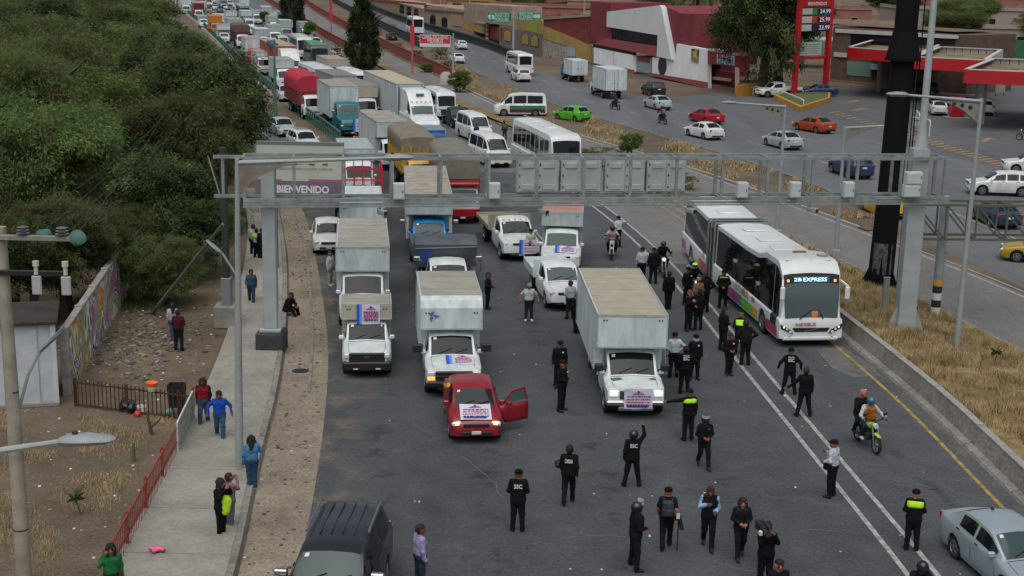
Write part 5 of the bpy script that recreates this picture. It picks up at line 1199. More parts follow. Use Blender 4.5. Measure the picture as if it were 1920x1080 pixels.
    for k, (px, w) in enumerate(((703,.5),(986,.5),(1253,.5),(1480,.5))):
        t = (px-510)/(1693-510)*W
        g = thing('traffic_camera', ['detector camera under the gantry above the left trucks','detector camera under the gantry above the flatbed pickup','detector camera under the gantry above the rear of the long bus','detector camera under the gantry right of the long bus'][k], 'camera', P(t, -dep/2-.3, z0-.42), math.atan2(u.y, u.x)+.5, 'cameras under the gantry')
        part('housing', mat('camera_case', '8f968f', .5, .1), g, ('box', (-.1,-.28,-.1), (.1,.2,.1), {'b': .03})); part('lens', BLACK, g, ('disc', (0,-.29,0), (0,1,0), .075, .04, 12)); part('bracket', GALV, g, ('bar', (0,.1,.08), (0,.1,.32), .05, .05))
gantry()

# ------------------------------------------------------------------ lamp posts, poles
POLE = mat('pole_paint', '9ba3a1', .55, .15, .15, 2.)
def lamp_post(label, px, py, h, arm, adir, tilt=0., gusset=True, col=POLE, loc=None, head=True, base=True, r0=.13, group='street lamps', rise=.06):
    g = G(px, py) if loc is None else Vector(loc); o = thing('street_lamp', label, 'street lamp', g, 0, group); a = Vector((math.cos(adir), math.sin(adir), 0))
    top = Vector((tilt*h, 0, h))
    part('pole', col, o, ('tube', [(0,0,0), top*.3, top*.65, top], [r0, r0*.85, r0*.68, r0*.5], 10))
    if base: part('base_plate', col, o, ('box', (-.22,-.22,-.02), (.22,.22,.06), {'b': .01}))
    if arm:
        e = top+a*arm+Vector((0,0,rise)); ar = part('arm', col, o, ('tube', [top-Vector((0,0,.12)), e], [.07, .045], 8))
        if gusset:
            b = MB(); pts = [top+Vector((0,0,-.12))+a*.05]; gl = min(arm*.75, 2.0); pts += [top+a*(.05+gl*t)+Vector((0,0,-.14-.85*(1-t)**2.4)) for t in (0,.15,.3,.45,.6,.8,1)]
            b.prism([tuple(p) for p in pts], tuple(a.cross(Vector((0,0,1)))*.025), mat('gusset_plate', '8f9a96', .55, .2, col2='7a6a55', scale=1.5)); gp = b.build('gusset', ar, smooth=0)
            b = MB()
            for t, q in ((.18,.62),(.34,.44),(.5,.3)): b.disc(tuple(top+a*(.05+gl*t)+Vector((0,0,-.12-q*.4))), tuple(a.cross(Vector((0,0,1)))), .09-.1*t*.4, .04, 10, BLACK)
            b.build('gusset_hole', gp)
        if head:
            s = Matrix.Translation(e) @ Matrix.Rotation(adir, 4, 'Z'); b = MB()
            b.loft([[(x, w*math.cos(q), z+hh*math.sin(q)) for q in [2*math.pi*k/10 for k in range(10)]] for x, w, z, hh in ((-.05,.06,0,.06),(.1,.15,.02,.1),(.4,.19,.03,.1),(.72,.15,.03,.06),(.82,.05,.03,.02))], mat('lamp_head', '8b9292', .55, .1, .15))
            hd = b.build('lamp_head', o); hd.matrix_basis = s
            part('photocell', STEELD, hd, ('disc', (.2,0,.12), (0,0,1), .045, .08, 8)); part('lens', LAMP, hd, ('box', (.25,-.1,-.055), (.66,.1,-.03), {'b': .01}))
    return o
GRNP = mat('post_green', '4f7a68', .6, .1, .2, 2)
lp = lamp_post('tall pale street lamp on the sidewalk in front of the left gantry column', 449, 886, hgt(449, 886, 297), 4.2, R(4), tilt=.018)
hd = G(443, 408, 6.6)
part('side_lamp', mat('lamp_head', 'b4bab8', .5), lp, ('tube', [(.05,0,6.1), (-.35,.1,6.7)], .035, 6), ('loft', [[(-.35-x*.55, .1+w*math.cos(q), 6.7+x*.45+.05*math.sin(q)) for q in [2*math.pi*k/8 for k in range(8)]] for x, w in ((0,.05),(.15,.14),(.5,.16),(.8,.05))]))
lamp_post('slim street lamp with a holed bracket in the dry grass at right', 1792, 662, hgt(1792, 662, 184), 2.9, R(180), tilt=.004)
lamp_post('street lamp behind the gantry beside the white saloon, arm to the left', 1457, 432, hgt(1457, 432, 196), 2.9, R(185))
lamp_post('street lamp near the long black mast, arm to the right', 1567, 470, hgt(1567, 470, 236), 2.6, R(5))
lamp_post('green steel post with a dark crossbar beside the far guard rail', 517, 236, hgt(517, 236, 74), 0, 0, col=GRNP, gusset=False, r0=.16)
PINK = mat('pole_pink', 'b06a70', .6, .1, .2, 2)
lamp_post('pink post with a red upper wrap beside the red bus lane railing', 773, 140, hgt(773, 140, 10), 0, 0, col=PINK, gusset=False)
lamp_post('pink post further up the red railing, between the dark trees', 621, 62, hgt(621, 62, -20), 0, 0, col=PINK, gusset=False)
lamp_post('grey post carrying the red bus lane sign', 849, 168, hgt(849, 168, 62), 0, 0, gusset=False, r0=.16)
for px, y0, y1, gx in ((773,140,45,0),(621,62,0,0)):
    g = G(px, y0); ha, hb = hgt(px, y0, y1+40), hgt(px, y0, y1+2); o = thing('pole_banner', 'red vertical panel on the pink post %s' % ('by the red railing end' if px > 700 else 'between the dark trees'), 'sign', g, 0)
    part('panel', mat('sign_red', (.55,.03,.05), .5, 0, .1), o, ('box', (-.28,-.2,ha), (.28,-.14,hb), {'b': .01}))
# red overhead sign
def red_sign():
    g = G(849, 168); y = g.y-.25
    def pt(px, py):
        d = _f + _r*((px-960)/FPX) - _u*((py-540)/FPX); t = y/d.y; return Vector((d.x*t, y, CAM_H+d.z*t))
    a, c = pt(787, 87.5), pt(845, 66); o = thing('overhead_sign', 'red and white overhead sign for the exclusive bus lane', 'sign', (a.x, y, a.z)); w, h = c.x-a.x, c.z-a.z
    part('panel', mat('sign_red', (.55,.03,.05), .5), o, ('box', (0,0,h*.28), (w,.08,h), {'b': .01})); part('lower_strip', mat('sign_white', (.62,.6,.57), .5), o, ('box', (0,0,0), (w,.08,h*.275), {'b': .01}))
    part('border', mat('sign_white', (.62,.6,.57), .5), o, ('box', (0,-.012,h-.05), (w,.0,h)), ('box', (0,-.012,h*.28), (.05,0,h-.05)), ('box', (w-.05,-.012,h*.28), (w,0,h-.05)))
    tm = mat('sign_text', (.75,.62,.62), .5)
    lettering('CARRIL EXCLUSIVO', tm, o, None, h*.44, w*.84, M=Matrix.Translation((w/2,-.02,h*.8)) @ Matrix.Rotation(math.pi/2, 4, 'X')); lettering('MEXIBUS', tm, o, None, h*.46, w*.5, M=Matrix.Translation((w/2,-.02,h*.48)) @ Matrix.Rotation(math.pi/2, 4, 'X'))
    part('arm', POLE, o, ('bar', (-.2,.18,h*.5), (w+.3,.18,h*.5), .1, .1), ('bar', (-.2,.18,h*.85), (w+.3,.18,h*.85), .1, .1))
red_sign()
def monopole():
    g = G(1648, 545); o = thing('black_mast', 'thick black steel mast rising out of the median grass', 'mast', g); m = mat('mast_black', (.004,.004,.005), .75, 0, col2=(.007,.007,.008), scale=2, spec=.15)
    z1 = hgt(1648, 545, 112)
    part('shaft', m, o, ('tube', [(0,0,.2),(.12,0,5),(.2,0,z1)], [.60,.56,.54], 20)); part('flange', m, o, ('tube', [(.2,0,z1-.02),(.2,0,z1+.1)], .82, 20)); part('cone', m, o, ('tube', [(.2,0,z1+.1),(.22,0,z1+1.3)], [.78,.55], 20)); part('upper_shaft', m, o, ('tube', [(.22,0,z1+1.3),(.3,0,z1+14)], [.52,.5], 20))
    for k in range(6):
        a = k*math.pi/3+.3; part('base_fin', m, o, ('prism', [(.55*math.cos(a), .55*math.sin(a), .2), (1.0*math.cos(a), 1.0*math.sin(a), .2), (.56*math.cos(a), .56*math.sin(a), 1.2)], (-.04*math.sin(a), .04*math.cos(a), 0)))
    part('base_plate', m, o, ('disc', (0,0,.14), (0,0,1), 1.1, .16, 20)); part('scuffed_poster_residue', mat('poster_scraps', (.15,.15,.155), .8, 0, col2=(.016,.016,.017), scale=5.), o, ('loft', [[(.603*math.cos(R(a))*k+.02, .603*math.sin(R(a))*k, z) for a in (-150,-120,-90,-60,-30)] for z, k in ((.9,1.0),(1.7,.995),(2.4,.99))], {'closed': False, 'cap': False}))
    b = MB(); b.tube([(.95,-.1,3),(1.0,-.1,z1+13)], .03, 6, m).tube([(1.25,-.1,3),(1.3,-.1,z1+13)], .03, 6, m); b.build('ladder_rail', o)
    for k in range(40): part('rung', m, o, ('bar', (.95,-.1,3.2+k*.5), (1.26,-.1,3.2+k*.5), .025, .025))
    part('cable', BLACK, o, ('tube', [(.75,-.3,.3),(.8,-.3,z1)], .035, 5))
monopole()
def green_truss():
    A = G(1752, 600); o = thing('sign_truss', 'weathered green lattice sign truss reaching over the highway at right', 'gantry', (0,0,0)); gm = mat('truss_green', '566a5c', .65, .2, col2='6a5a48', scale=2.5)
    u = Vector((1, .06, 0)).normalized(); n = Vector((-u.y, u.x, 0)); z0, z1 = 3.75, 5.25; P = lambda x, d, z: A+u*x+n*d+Vector((0,0,z))
    x0, x1 = -1.45, 16
    for d in (-.55, .55):
        for z in (z0, z1): part('chord', gm, o, ('bar', P(x0, d, z), P(x1, d, z), .1, .1))
    nb = 13
    for k in range(nb+1):
        x = x0+(x1-x0)*k/nb
        for d in (-.55, .55):
            part('vertical', gm, o, ('bar', P(x, d, z0), P(x, d, z1), .07, .07))
            if k < nb: part('diagonal', gm, o, ('bar', P(x, d, z1), P(x+(x1-x0)/nb, d, z0), .06, .06))
        part('cross_tie', gm, o, ('bar', P(x, -.55, z1), P(x, .55, z1), .06, .06)); part('cross_tie', gm, o, ('bar', P(x, -.55, z0), P(x, .55, z0), .06, .06))
    cm = mat('truss_column', '93a0a2', .5, .25, .12, 2)
    c = part('column', cm, o, ('tube', [P(0,0,.15), P(0,0,z1+.3)], .2, 14)); 
    for k in range(4): part('warning_band', mat('band_black', (.02,.02,.02), .6) if k % 2 else mat('band_white', (.6,.6,.58), .6), c, ('tube', [P(0,0,.3+.32*k), P(0,0,.6+.32*k)], .206, 14))
    part('warning_band', mat('band_orange', (.6,.28,.03), .6), c, ('tube', [P(0,0,1.6), P(0,0,1.85)], .206, 14))
    part('column', cm, o, ('tube', [P(-1.25,.9,.15), P(-1.25,.9,z1)], .17, 12)); part('column', cm, o, ('tube', [P(15,0,0), P(15,0,z1+.3)], .2, 14))
green_truss()
part_post = G(1657, 600)
o = thing('short_steel_post', 'short grey steel channel post in the grass by the black mast', 'post', part_post); part('channel', GALV, o, ('box', (-.12,-.05,0), (.12,.0,1.9), {'b': .01}), ('box', (-.12,0,0), (-.08,.1,1.9)), ('box', (.08,0,0), (.12,.1,1.9))); part('cap', GALV, o, ('box', (-.14,-.07,1.9), (.14,.12,1.93)))
# utility pole, near lamp, dark post
def utility_pole():
    g = G(46, 1092); H = hgt(46, 1092, 425); o = thing('utility_pole', 'round concrete utility pole with two crossarms at the left edge', 'utility pole', g)
    cm = mat('pole_concrete', (.33,.3,.24), .9, 0, .3, 2, .2, 20); part('pole', cm, o, ('tube', [(0,0,-.2),(0,0,H*.5),(-.02,0,H)], [.19,.165,.13], 14))
    for k, z in enumerate((1.4, 3.0, 4.2, 4.9)): part('strap', STEELD, o, ('tube', [(0,0,z),(0,0,z+.04)], .19-.006*z, 14))
    cw = mat('crossarm_steel', (.3,.3,.26), .6, .3, .3, 3); ca = part('crossarm', cw, o, ('box', (-1.5,-.2,H-.28), (1.75,-.08,H-.16), {'b': .01}))
    tealg = mat('insulator_glass', (.1,.21,.19), .25, coat=.3); brn = mat('insulator_grey', (.12,.12,.12), .3, coat=.4)
    def stack(nm, p, d, m, r=.14, n=4):
        b = MB(); d = Vector(d)
        for i in range(n): q = Vector(p)+d*(.07*i); b.tube([q, q+d*.03, q+d*.05], [r*.5, r*(1-.08*i), r*.45], 12, m)
        return b.build(nm, ca)
    stack('insulator', (1.78,-.1,H-.2), (.55,-.8,.1), tealg, .19); stack('insulator', (.95,-.1,H-.2), (.3,.9,.1), tealg, .17); stack('insulator', (.55,-.14,H-.14), (0,0,1), brn, .15, 3); stack('insulator', (1.45,-.14,H-.14), (0,0,1), brn, .16, 3); stack('insulator', (-.8,-.14,H-.14), (0,0,1), brn, .15, 3)
    z = H-1.05; cb = part('crossarm', BLACK, o, ('box', (-1.4,-.2,z-.06), (1.5,-.1,z+.06), {'b': .01}))
    for x in (.82, 1.5):
        part('fuse_cutout', mat('porcelain', (.55,.52,.42), .3, coat=.4), cb, ('tube', [(x,-.2,z+.3),(x,-.2,z+.18)], .075, 10), ('tube', [(x,-.2,z+.18),(x,-.2,z-.02)], .05, 10)); part('fuse_tube', mat('fuse_grey', (.38,.4,.4), .5), cb, ('box', (x-.11,-.24,z-.5), (x+.11,-.16,z-.05), {'b': .02}))
    part('lamp_arm', GALV, o, ('tube', [(.05,.15,H-4.6),(.25,.45,H-3.7),(.45,.8,H-3.2)], .04, 6)); b = MB(); b.loft([[(.45+x*.35, .8+x*.6+w*math.cos(q), H-3.2+x*.35+.08*math.sin(q)) for q in [2*math.pi*k/8 for k in range(8)]] for x, w in ((0,.06),(.25,.2),(.7,.22),(1.1,.06))], mat('lamp_head', 'b4bab8', .5)); b.build('lamp_head', o)
    for k, (x, zz) in enumerate(((1.78,H-.1),(.95,H-.1),(.55,H+.1),(1.45,H+.1))):
        e = Vector((-34+k*1.6, 150, 9.5)) - g; pts = [Vector((x,-.1,zz)).lerp(e, t)+Vector((0,0,-4.2*4*t*(1-t)*.55)) for t in [i/24 for i in range(25)]]; part('cable', mat('cable_grey', (.05,.05,.05), .7), o, ('tube', pts, .008, 4))
utility_pole()
g = Vector((-9.3, 20.2, 0))
lamp_post('street lamp whose grey LED head reaches in from the left edge', 0, 0, 7.5, 2.35, R(6), loc=tuple(g), gusset=False, rise=.22)
g = G(427, 612); o = thing('dark_post', 'tall dark square post on a concrete block left of the gantry', 'post', g)
part('shaft', mat('post_dark', (.03,.033,.033), .7, 0, .3, 3), o, ('box', (-.13,-.13,.9), (.13,.13,7.5), {'b': .02})); part('lower_sleeve', mat('sleeve_grey', (.2,.23,.23), .6, .2), o, ('box', (-.2,-.2,.95), (.2,.2,2.1), {'b': .02})); part('footing', CONC, o, ('box', (-.5,-.45,0), (.5,.45,.95), {'b': .05})); part('coil', STEELD, o, ('tube', [(0,0,6.9),(0,0,7.2)], .22, 12))
a, c = G(285, 588), Vector(G(418, 420, 5.2)); o = thing('leaning_prop', 'long grey pole leaning as a prop from the rubble to the dark post', 'pole', a); part('pole', mat('prop_grey', (.13,.13,.12), .8, 0, .3), o, ('tube', [(0,0,0), tuple(c-a)], [.09,.06], 8))
# billboard
def billboard():
    y = 66.; 
    def pt(px, py):
        d = _f + _r*((px-960)/FPX) - _u*((py-540)/FPX); t = y/d.y; return Vector((d.x*t, y, CAM_H+d.z*t))
    a, c = pt(482, 371), pt(644, 273); w, h = c.x-a.x, c.z-a.z; o = thing('billboard', 'roadside billboard reading BIENVENIDO under a white field with a purple band', 'billboard', (a.x, y, a.z))
    part('board', mat('board_white', 'b4b8aa', .6, 0, .08, 1), o, ('box', (0,0,0), (w,.25,h), {'b': .01})); fm = mat('frame_grey', '6e7f79', .5, .3)
    part('frame', fm, o, ('box', (-.08,-.03,h), (w,.28,h+.12)), ('box', (-.1,-.03,0), (0,.28,h+.12)), ('box', (-.08,-.03,-.08), (w,.28,0)))
    part('purple_band', mat('board_purple', '75697c', .6, 0, col2='6a5d69', scale=2), o, ('box', (0,-.015,0), (w,-.002,h*.33))); part('magenta_strip', mat('board_magenta', 'a3557f', .6), o, ('box', (0,-.012,h*.33), (w*.28,-.002,h*.36))); part('magenta_strip', mat('board_magenta', 'a3557f', .6), o, ('box', (w*.6,-.012,h*.33), (w,-.002,h*.37)))
    X90 = Matrix.Rotation(math.pi/2, 4, 'X'); lettering('BIENVENIDO', mat('board_letter', 'd8d6d8', .6), o, None, h*.19, w*.6, bold=.035, M=Matrix.Translation((w*.53,-.025,h*.17)) @ X90)
    gm = mat('board_print', '8a8d86', .6); lettering('RESULTADOS FUERTES', gm, o, None, h*.055, w*.42, M=Matrix.Translation((w*.66,-.02,h*.555)) @ X90); lettering('ESTADO DE MEXICO', gm, o, None, h*.055, w*.34, M=Matrix.Translation((w*.24,-.02,h*.555)) @ X90)
    part('printed_marks', mat('board_marks', '5a4a55', .6), o, *[('box', (w*x,-.012,h*z), (w*(x+q),-.002,h*(z+.03))) for x, z, q in ((.42,.625,.05),(.6,.625,.07),(.76,.63,.06),(.7,.76,.03),(.8,.75,.1))])
    part('post', fm, o, ('box', (w*.14,.28,-a.z), (w*.14+.3,.58,h), {'b': .02})); part('stay', fm, o, ('bar', (w*.14,.4,h*.7), (w*.95,.3,h*.7), .1, .1), ('bar', (w*.14,.4,h*.25), (w*.95,.3,h*.25), .1, .1))
billboard()

# ------------------------------------------------------------------ railings
def railing(name, label, c, y0, y1, h, m, seg=4., pick=.42, top=.1, pw=.07, mid=False, cat='railing'):
    o = thing(name, label, cat, (0,0,0))
    y = y0
    while y < y1:
        e = min(y+seg, y1); b = MB(); P = lambda q, z: Vector((c(q), q, z))
        b.bar(P(y, h), P(e, h), top, top, m)
        if mid: b.bar(P(y, h*.55), P(e, h*.55), top*.8, top, m)
        else: b.bar(P(y, .12), P(e, .12), top*.8, top*.8, m)
        k = y
        while k < e: b.bar(P(k, 0), P(k, h), pw, pw, m); k += pick
        b.build('rail_panel', o, smooth=0); y = e
    return o
REDR = mat('rail_red', (.22,.06,.045), .7, 0, .3, 2); GRNR = mat('rail_green', '3f6d60', .6, .1, .25, 2); DKG = mat('rail_dark', (.03,.045,.042), .6, .1)
railing('red_railing', 'long brick red picket railing along the counter flow bus lane', off(CB_R, .7), 170, 470, 1.5, REDR, 5, .55, .16, .14)
railing('dark_railing', 'dark green railing bounding the highway behind the red railing', off(HW_L, -1.2), 235, 470, 1.6, DKG, 6, .7, .12, .12)
railing('brown_railing', 'brown railing between the jammed lanes and the empty bus lane', lambda y: BAR(y)*.6+CB_L(y)*.4, 205, 470, 1.3, REDR, 6, .6, .14, .12)
railing('highway_railing', 'dark slotted railing on the far side of the highway', off(HW_R, .4), 205, 470, 1.3, DKG, 6, .7, .3, .16)
railing('guard_rail', 'green steel guard rail with square posts beside the teal truck', off(GUARD, -.35), 112, 137, 1.15, GRNR, 2.4, 1.2, .14, .12, True, 'guard rail')
railing('guard_rail', 'green steel guard rail bordering the far jam above the trees', off(GUARD, -.35), 148, 440, 1.15, GRNR, 4, 2, .16, .14, True, 'guard rail')
o = thing('retaining_wall', 'grey concrete retaining wall below the far guard rail', 'wall', (0,0,0)); b = MB(); b.loft([[(GUARD(y)-.5, y, -.1), (GUARD(y)-.5, y, .35), (GUARD(y)-.8, y, .35), (GUARD(y)-1.6, y, -1.)] for y in frange(150, 440, 10)], CONC); b.build('wall_face', o, smooth=0)
g = G(833, 160); o = thing('railing_end_block', 'pale rounded concrete block ending the red railing', 'block', g); part('block', mat('pale_concrete', (.42,.38,.34), .9, 0, .2, 2), o, ('tube', [(.2,0,-.1),(.2,0,1.2),(.2,0,1.6)], [.8,.75,.4], 12)); part('footing', CONC, o, ('box', (-.7,-.8,-.05), (1.1,.8,.15), {'b': .03}))
g = G(851, 162); o = thing('hazard_marker', 'small striped hazard marker post by the green bush', 'marker', g); 
for k in range(4): part('band', mat('band_white', (.6,.6,.58), .6) if k % 2 else mat('band_dark', (.05,.06,.05), .6), o, ('box', (-.12,-.03,.5+.35*k), (.3,.03,.82+.35*k)))
part('post', GALV, o, ('bar', (.09,.05,0), (.09,.05,1.9), .06, .06))
# red picket fence, white panel, iron fence (each picket its own piece)
def picket_fence(name, label, A, B, h, m, pitch, w, rails=(.12,.88), post=None, tops=False, thick=None):
    o = thing(name, label, 'fence', A, math.atan2(B.y-A.y, B.x-A.x)); L = (B-A).length
    pm = MB(); pm.box((-w/2, -(thick or w)/2, .05), (w/2, (thick or w)/2, h), m)
    if tops: pm.tube([(0,0,h),(0,0,h+.06)], [w*.9, .004], 5, m)
    me = pm.mesh('picket', 0); n = int(L/pitch)
    for k in range(n+1): obj('picket', me, o).location = (L*k/n, 0, 0)
    for q in rails: part('rail', m, o, ('bar', (0,.03,h*q), (L,.03,h*q), .045, .05))
    for k in range(int(L/(post or 2.4))+1): part('post', m, o, ('box', (k*(post or 2.4)-.04,.03,0), (k*(post or 2.4)+.04,.11,h+.05)))
    return o
F0, F1, F2 = G(205, 1105), G(334, 856), G(363, 792)
picket_fence('red_fence', 'red painted steel fence running along the sidewalk at lower left', F0, F1, 1.0, mat('fence_red', (.26,.05,.04), .7, 0, .3, 3), .2, .016, (.08,.5,.96), thick=.016)
o = thing('fence_panel', 'pale patterned sheet panel continuing the red fence', 'fence', F1, math.atan2(F2.y-F1.y, F2.x-F1.x)); L_ = (F2-F1).length
part('sheet', mat('panel_pale', (.46,.45,.4), .8, 0, col2=(.2,.2,.17), scale=5), o, ('box', (.03,-.02,.05), (L_-.03,.02,1.05), {'b': .005})); part('frame', mat('frame_pale', (.5,.49,.46), .7), o, ('bar', (0,0,0), (0,0,1.1), .06, .06), ('bar', (L_,0,0), (L_,0,1.1), .06, .06), ('bar', (0,0,1.08), (L_,0,1.08), .05, .05)); part('post', mat('rust', (.12,.06,.035), .9, 0, .3), o, ('bar', (L_+.05,0,0), (L_+.05,0,1.2), .07, .07))
picket_fence('iron_fence', 'thin rusty iron picket fence across the dirt plot', G(140, 762), G(358, 790), .95, mat('rust_iron', (.07,.035,.025), .85, 0, .3, 6), .155, .028, (.08,.9), 2.0, True)
# shed and graffiti wall
S0, S1, S2 = Vector((-22, 43.2, 0)), G(105, 760), G(128, 752)
SW = mat('shed_white', (.5,.54,.56), .6, 0, .18, 1.2, .1, 8)
o = thing('white_shed', 'white metal sided shed behind the utility pole', 'shed', S0, math.atan2(S1.y-S0.y, S1.x-S0.x)); L_ = (S1-S0).length
for k in range(int(L_/.9)): part('wall_panel', SW, o, ('box', (k*.9+.01,0,.12), (k*.9+.89,.1,2.9), {'b': .012}))
part('wall', SW, o, ('box', (0,.06,.02), (L_,2.6,2.85))); part('plinth', CONC, o, ('box', (-.1,-.1,0), (L_+.1,.05,.14), {'b': .02})); part('roof', mat('shed_roof', (.035,.03,.025), .9, 0, .4, 1.5), o, ('box', (-.2,-.2,2.9), (L_+.2,2.8,3.02), {'b': .02})); part('corner_post', SW, o, ('box', (L_-.05,-.08,.05), (L_+.12,.12,3.0), {'b': .01}))  # dark rusty roof, with the shade of the trees painted into its colour
def graffiti_mat():
    m = bpy.data.materials.new('graffiti'); m.use_nodes = True; nt = m.node_tree; N = nt.nodes.new; L = nt.links.new; b = nt.nodes['Principled BSDF']; b.inputs['Roughness'].default_value = .85
    tc = N('ShaderNodeTexCoord'); no = N('ShaderNodeTexNoise'); no.inputs['Scale'].default_value = .3; no.inputs['Detail'].default_value = 3; no.inputs['Distortion'].default_value = 1.6; L(tc.outputs['Object'], no.inputs['Vector'])
    rp = N('ShaderNodeValToRGB'); rp.color_ramp.interpolation = 'CONSTANT'; cols = ['9fb0ac','6f9a8e','c9c6b8','d07a3c','b9a95a','5c8a4a','d8d4cc','3c4a78','b8bdb6','a06a80']
    e = rp.color_ramp.elements; e[0].position = 0; e[0].color = (*srgb(cols[0]), 1); e[1].position = .34; e[1].color = (*srgb(cols[1]), 1)
    for i, c in enumerate(cols[2:]): q = e.new(.38+.035*i); q.color = (*srgb(c), 1)
    L(no.outputs['Fac'], rp.inputs[0]); L(rp.outputs[0], b.inputs['Base Color']); return m
GRAF = graffiti_mat()
W0, W1 = G(132, 742), Vector((-19.2, 74, 0))
o = thing('graffiti_wall', 'long boundary wall covered with colourful graffiti below the trees', 'wall', W0, math.atan2(W1.y-W0.y, W1.x-W0.x)); L_ = (W1-W0).length
for k in range(int(L_/3.1)):
    part('panel', GRAF, o, ('box', (k*3.1+.12,-.0,.0), (k*3.1+3.0,.18,2.35), {'b': .01})); part('pier', mat('pier_grey', (.3,.29,.27), .9, 0, .4, 2), o, ('box', (k*3.1-.1,-.05,0), (k*3.1+.12,.24,2.5), {'b': .02}))
part('coping', CONC, o, ('box', (0,-.04,2.352), (L_,.22,2.44), {'b': .01}))
# small things on the plot
def lathe(root, nm, prof, m, n=14, loc=(0,0,0)):
    b = MB(); b.loft([[(r_*math.cos(2*math.pi*k/n), r_*math.sin(2*math.pi*k/n), z) for k in range(n)] for r_, z in prof], m, True, False); q = b.build(nm, root); q.location = loc; return q
g = G(285, 733, .95); o = thing('orange_bucket', 'bright orange bucket hung on top of the iron fence', 'bucket', g); q = lathe(o, 'pail', [(.01,0),(.13,0),(.17,.16),(.17,.17)], mat('bucket_white', (.5,.48,.45), .5)); lathe(o, 'basin', [(.01,.18),(.16,.16),(.19,.22),(.2,.3),(.17,.28),(.02,.24)], mat('bucket_orange', (.8,.13,.01), .5))
g = G(333, 780); o = thing('black_bin', 'black square bin standing on a leg behind the iron fence', 'bin', g); part('tub', mat('bin_black', (.012,.011,.011), .7, 0, .3), o, ('loft', [[(sx*w, sy*w*.8, z) for sx, sy in ((-1,-1),(1,-1),(1,1),(-1,1))] for z, w in ((.35,.24),(1.12,.28),(1.12,.25),(.5,.22))])); part('stand', STEELD, o, ('bar', (-.15,0,0), (-.15,0,.4), .04, .04), ('bar', (.15,0,0), (.15,0,.4), .04, .04))
for px, py, lab, col, s in ((240,772,'shiny black rubbish bag at the foot of the iron fence','101012',.36),(268,775,'pale crumpled plastic bag beside the black rubbish bag','b8b4b0',.24),(320,779,'greenish bottle pack on the ground under the black bin','7fa79a',.2),(258,781,'small red wrapper by the iron fence','c0262c',.13),(292,1046,'pink plastic bag lying on the sidewalk edge','d85f86',.28)):
    g = G(px, py); o = thing('plastic_bag', lab, 'bag', (g.x, g.y, .15 if px == 292 else 0)); r_ = random.Random(px); pr = [(np.array((r_.uniform(-s,s)*.6, r_.uniform(-s,s)*.5, s*.3)), np.array((r_.uniform(-s,s)*.6, r_.uniform(-s,s)*.5, s*r_.uniform(.3,.9))), s*.42, s*.3, 0) for _ in range(5)]
    if px == 292: pr = [(p[0]*np.array((1.3,1,.3)), p[1]*np.array((1.3,1,.3)), s*.2, s*.12, 0) for p in pr]
    v, f_, mi = sdf_mesh(pr, .03, .02, seed=px, wrinkle=.02); np_obj('sack', v-np.array((0,0,v[:,2].min())), f_, mi, [mat('bag_'+col, col, .35 if s > .3 else .6, coat=.3)], o)
def stump(label, px, py, h, r, m, lean, branch=True, leaves=None):
    g = G(px, py); o = thing('small_plant', label, 'plant', g); b = MB(); b.tube([(0,0,-.05),(lean*.5,0,h*.5),(lean,0,h)], [r,r*.8,r*.5], 8, m)
    if branch: b.tube([(lean*.3,0,h*.3),(lean*.3+.25,.05,h*.6),(lean*.3+.34,.05,h*.75)], [r*.6,r*.5,r*.35], 6, m)
    b.build('stem', o)
    if leaves:
        b = MB(); r_ = random.Random(px)
        for k in range(26):
            a = r_.uniform(0, 6.28); q = Vector((lean,0,h)); e = q+Vector((math.cos(a)*.28, math.sin(a)*.28, r_.uniform(-.1,.3))); s_ = Vector((-math.sin(a),math.cos(a),0))*.03; b.add([q-s_*.4, q+s_*.4, (q+e)/2+s_+Vector((0,0,.06)), e, (q+e)/2-s_+Vector((0,0,.06))], [(0,1,2,3,4)], leaves)
        b.build('leaves', o, smooth=0)
stump('dark forked stump in the dirt plot', 285, 815, .75, .07, BARK, -.15); stump('stubby green cactus in the dirt plot', 250, 866, .62, .075, mat('cactus', (.1,.12,.05), .8, 0, .3), .03, False); stump('young yucca with a spiky head in the dry grass', 152, 965, .45, .025, BARK, -.12, False, GREENG)
stump('bare weed stem with a few leaves near the barrier grass', 1862, 700, .8, .02, BARK, .05, True, GREENG)
g = G(563, 697); o = thing('manhole', 'dark broken drain opening in the verge by the gantry footing', 'drain', g); part('rim', CONC, o, ('tube', [(0,0,-.02),(0,0,.03)], .42, 14)); part('opening', BLACK, o, ('tube', [(0,0,.03),(0,0,.034)], .33, 14))
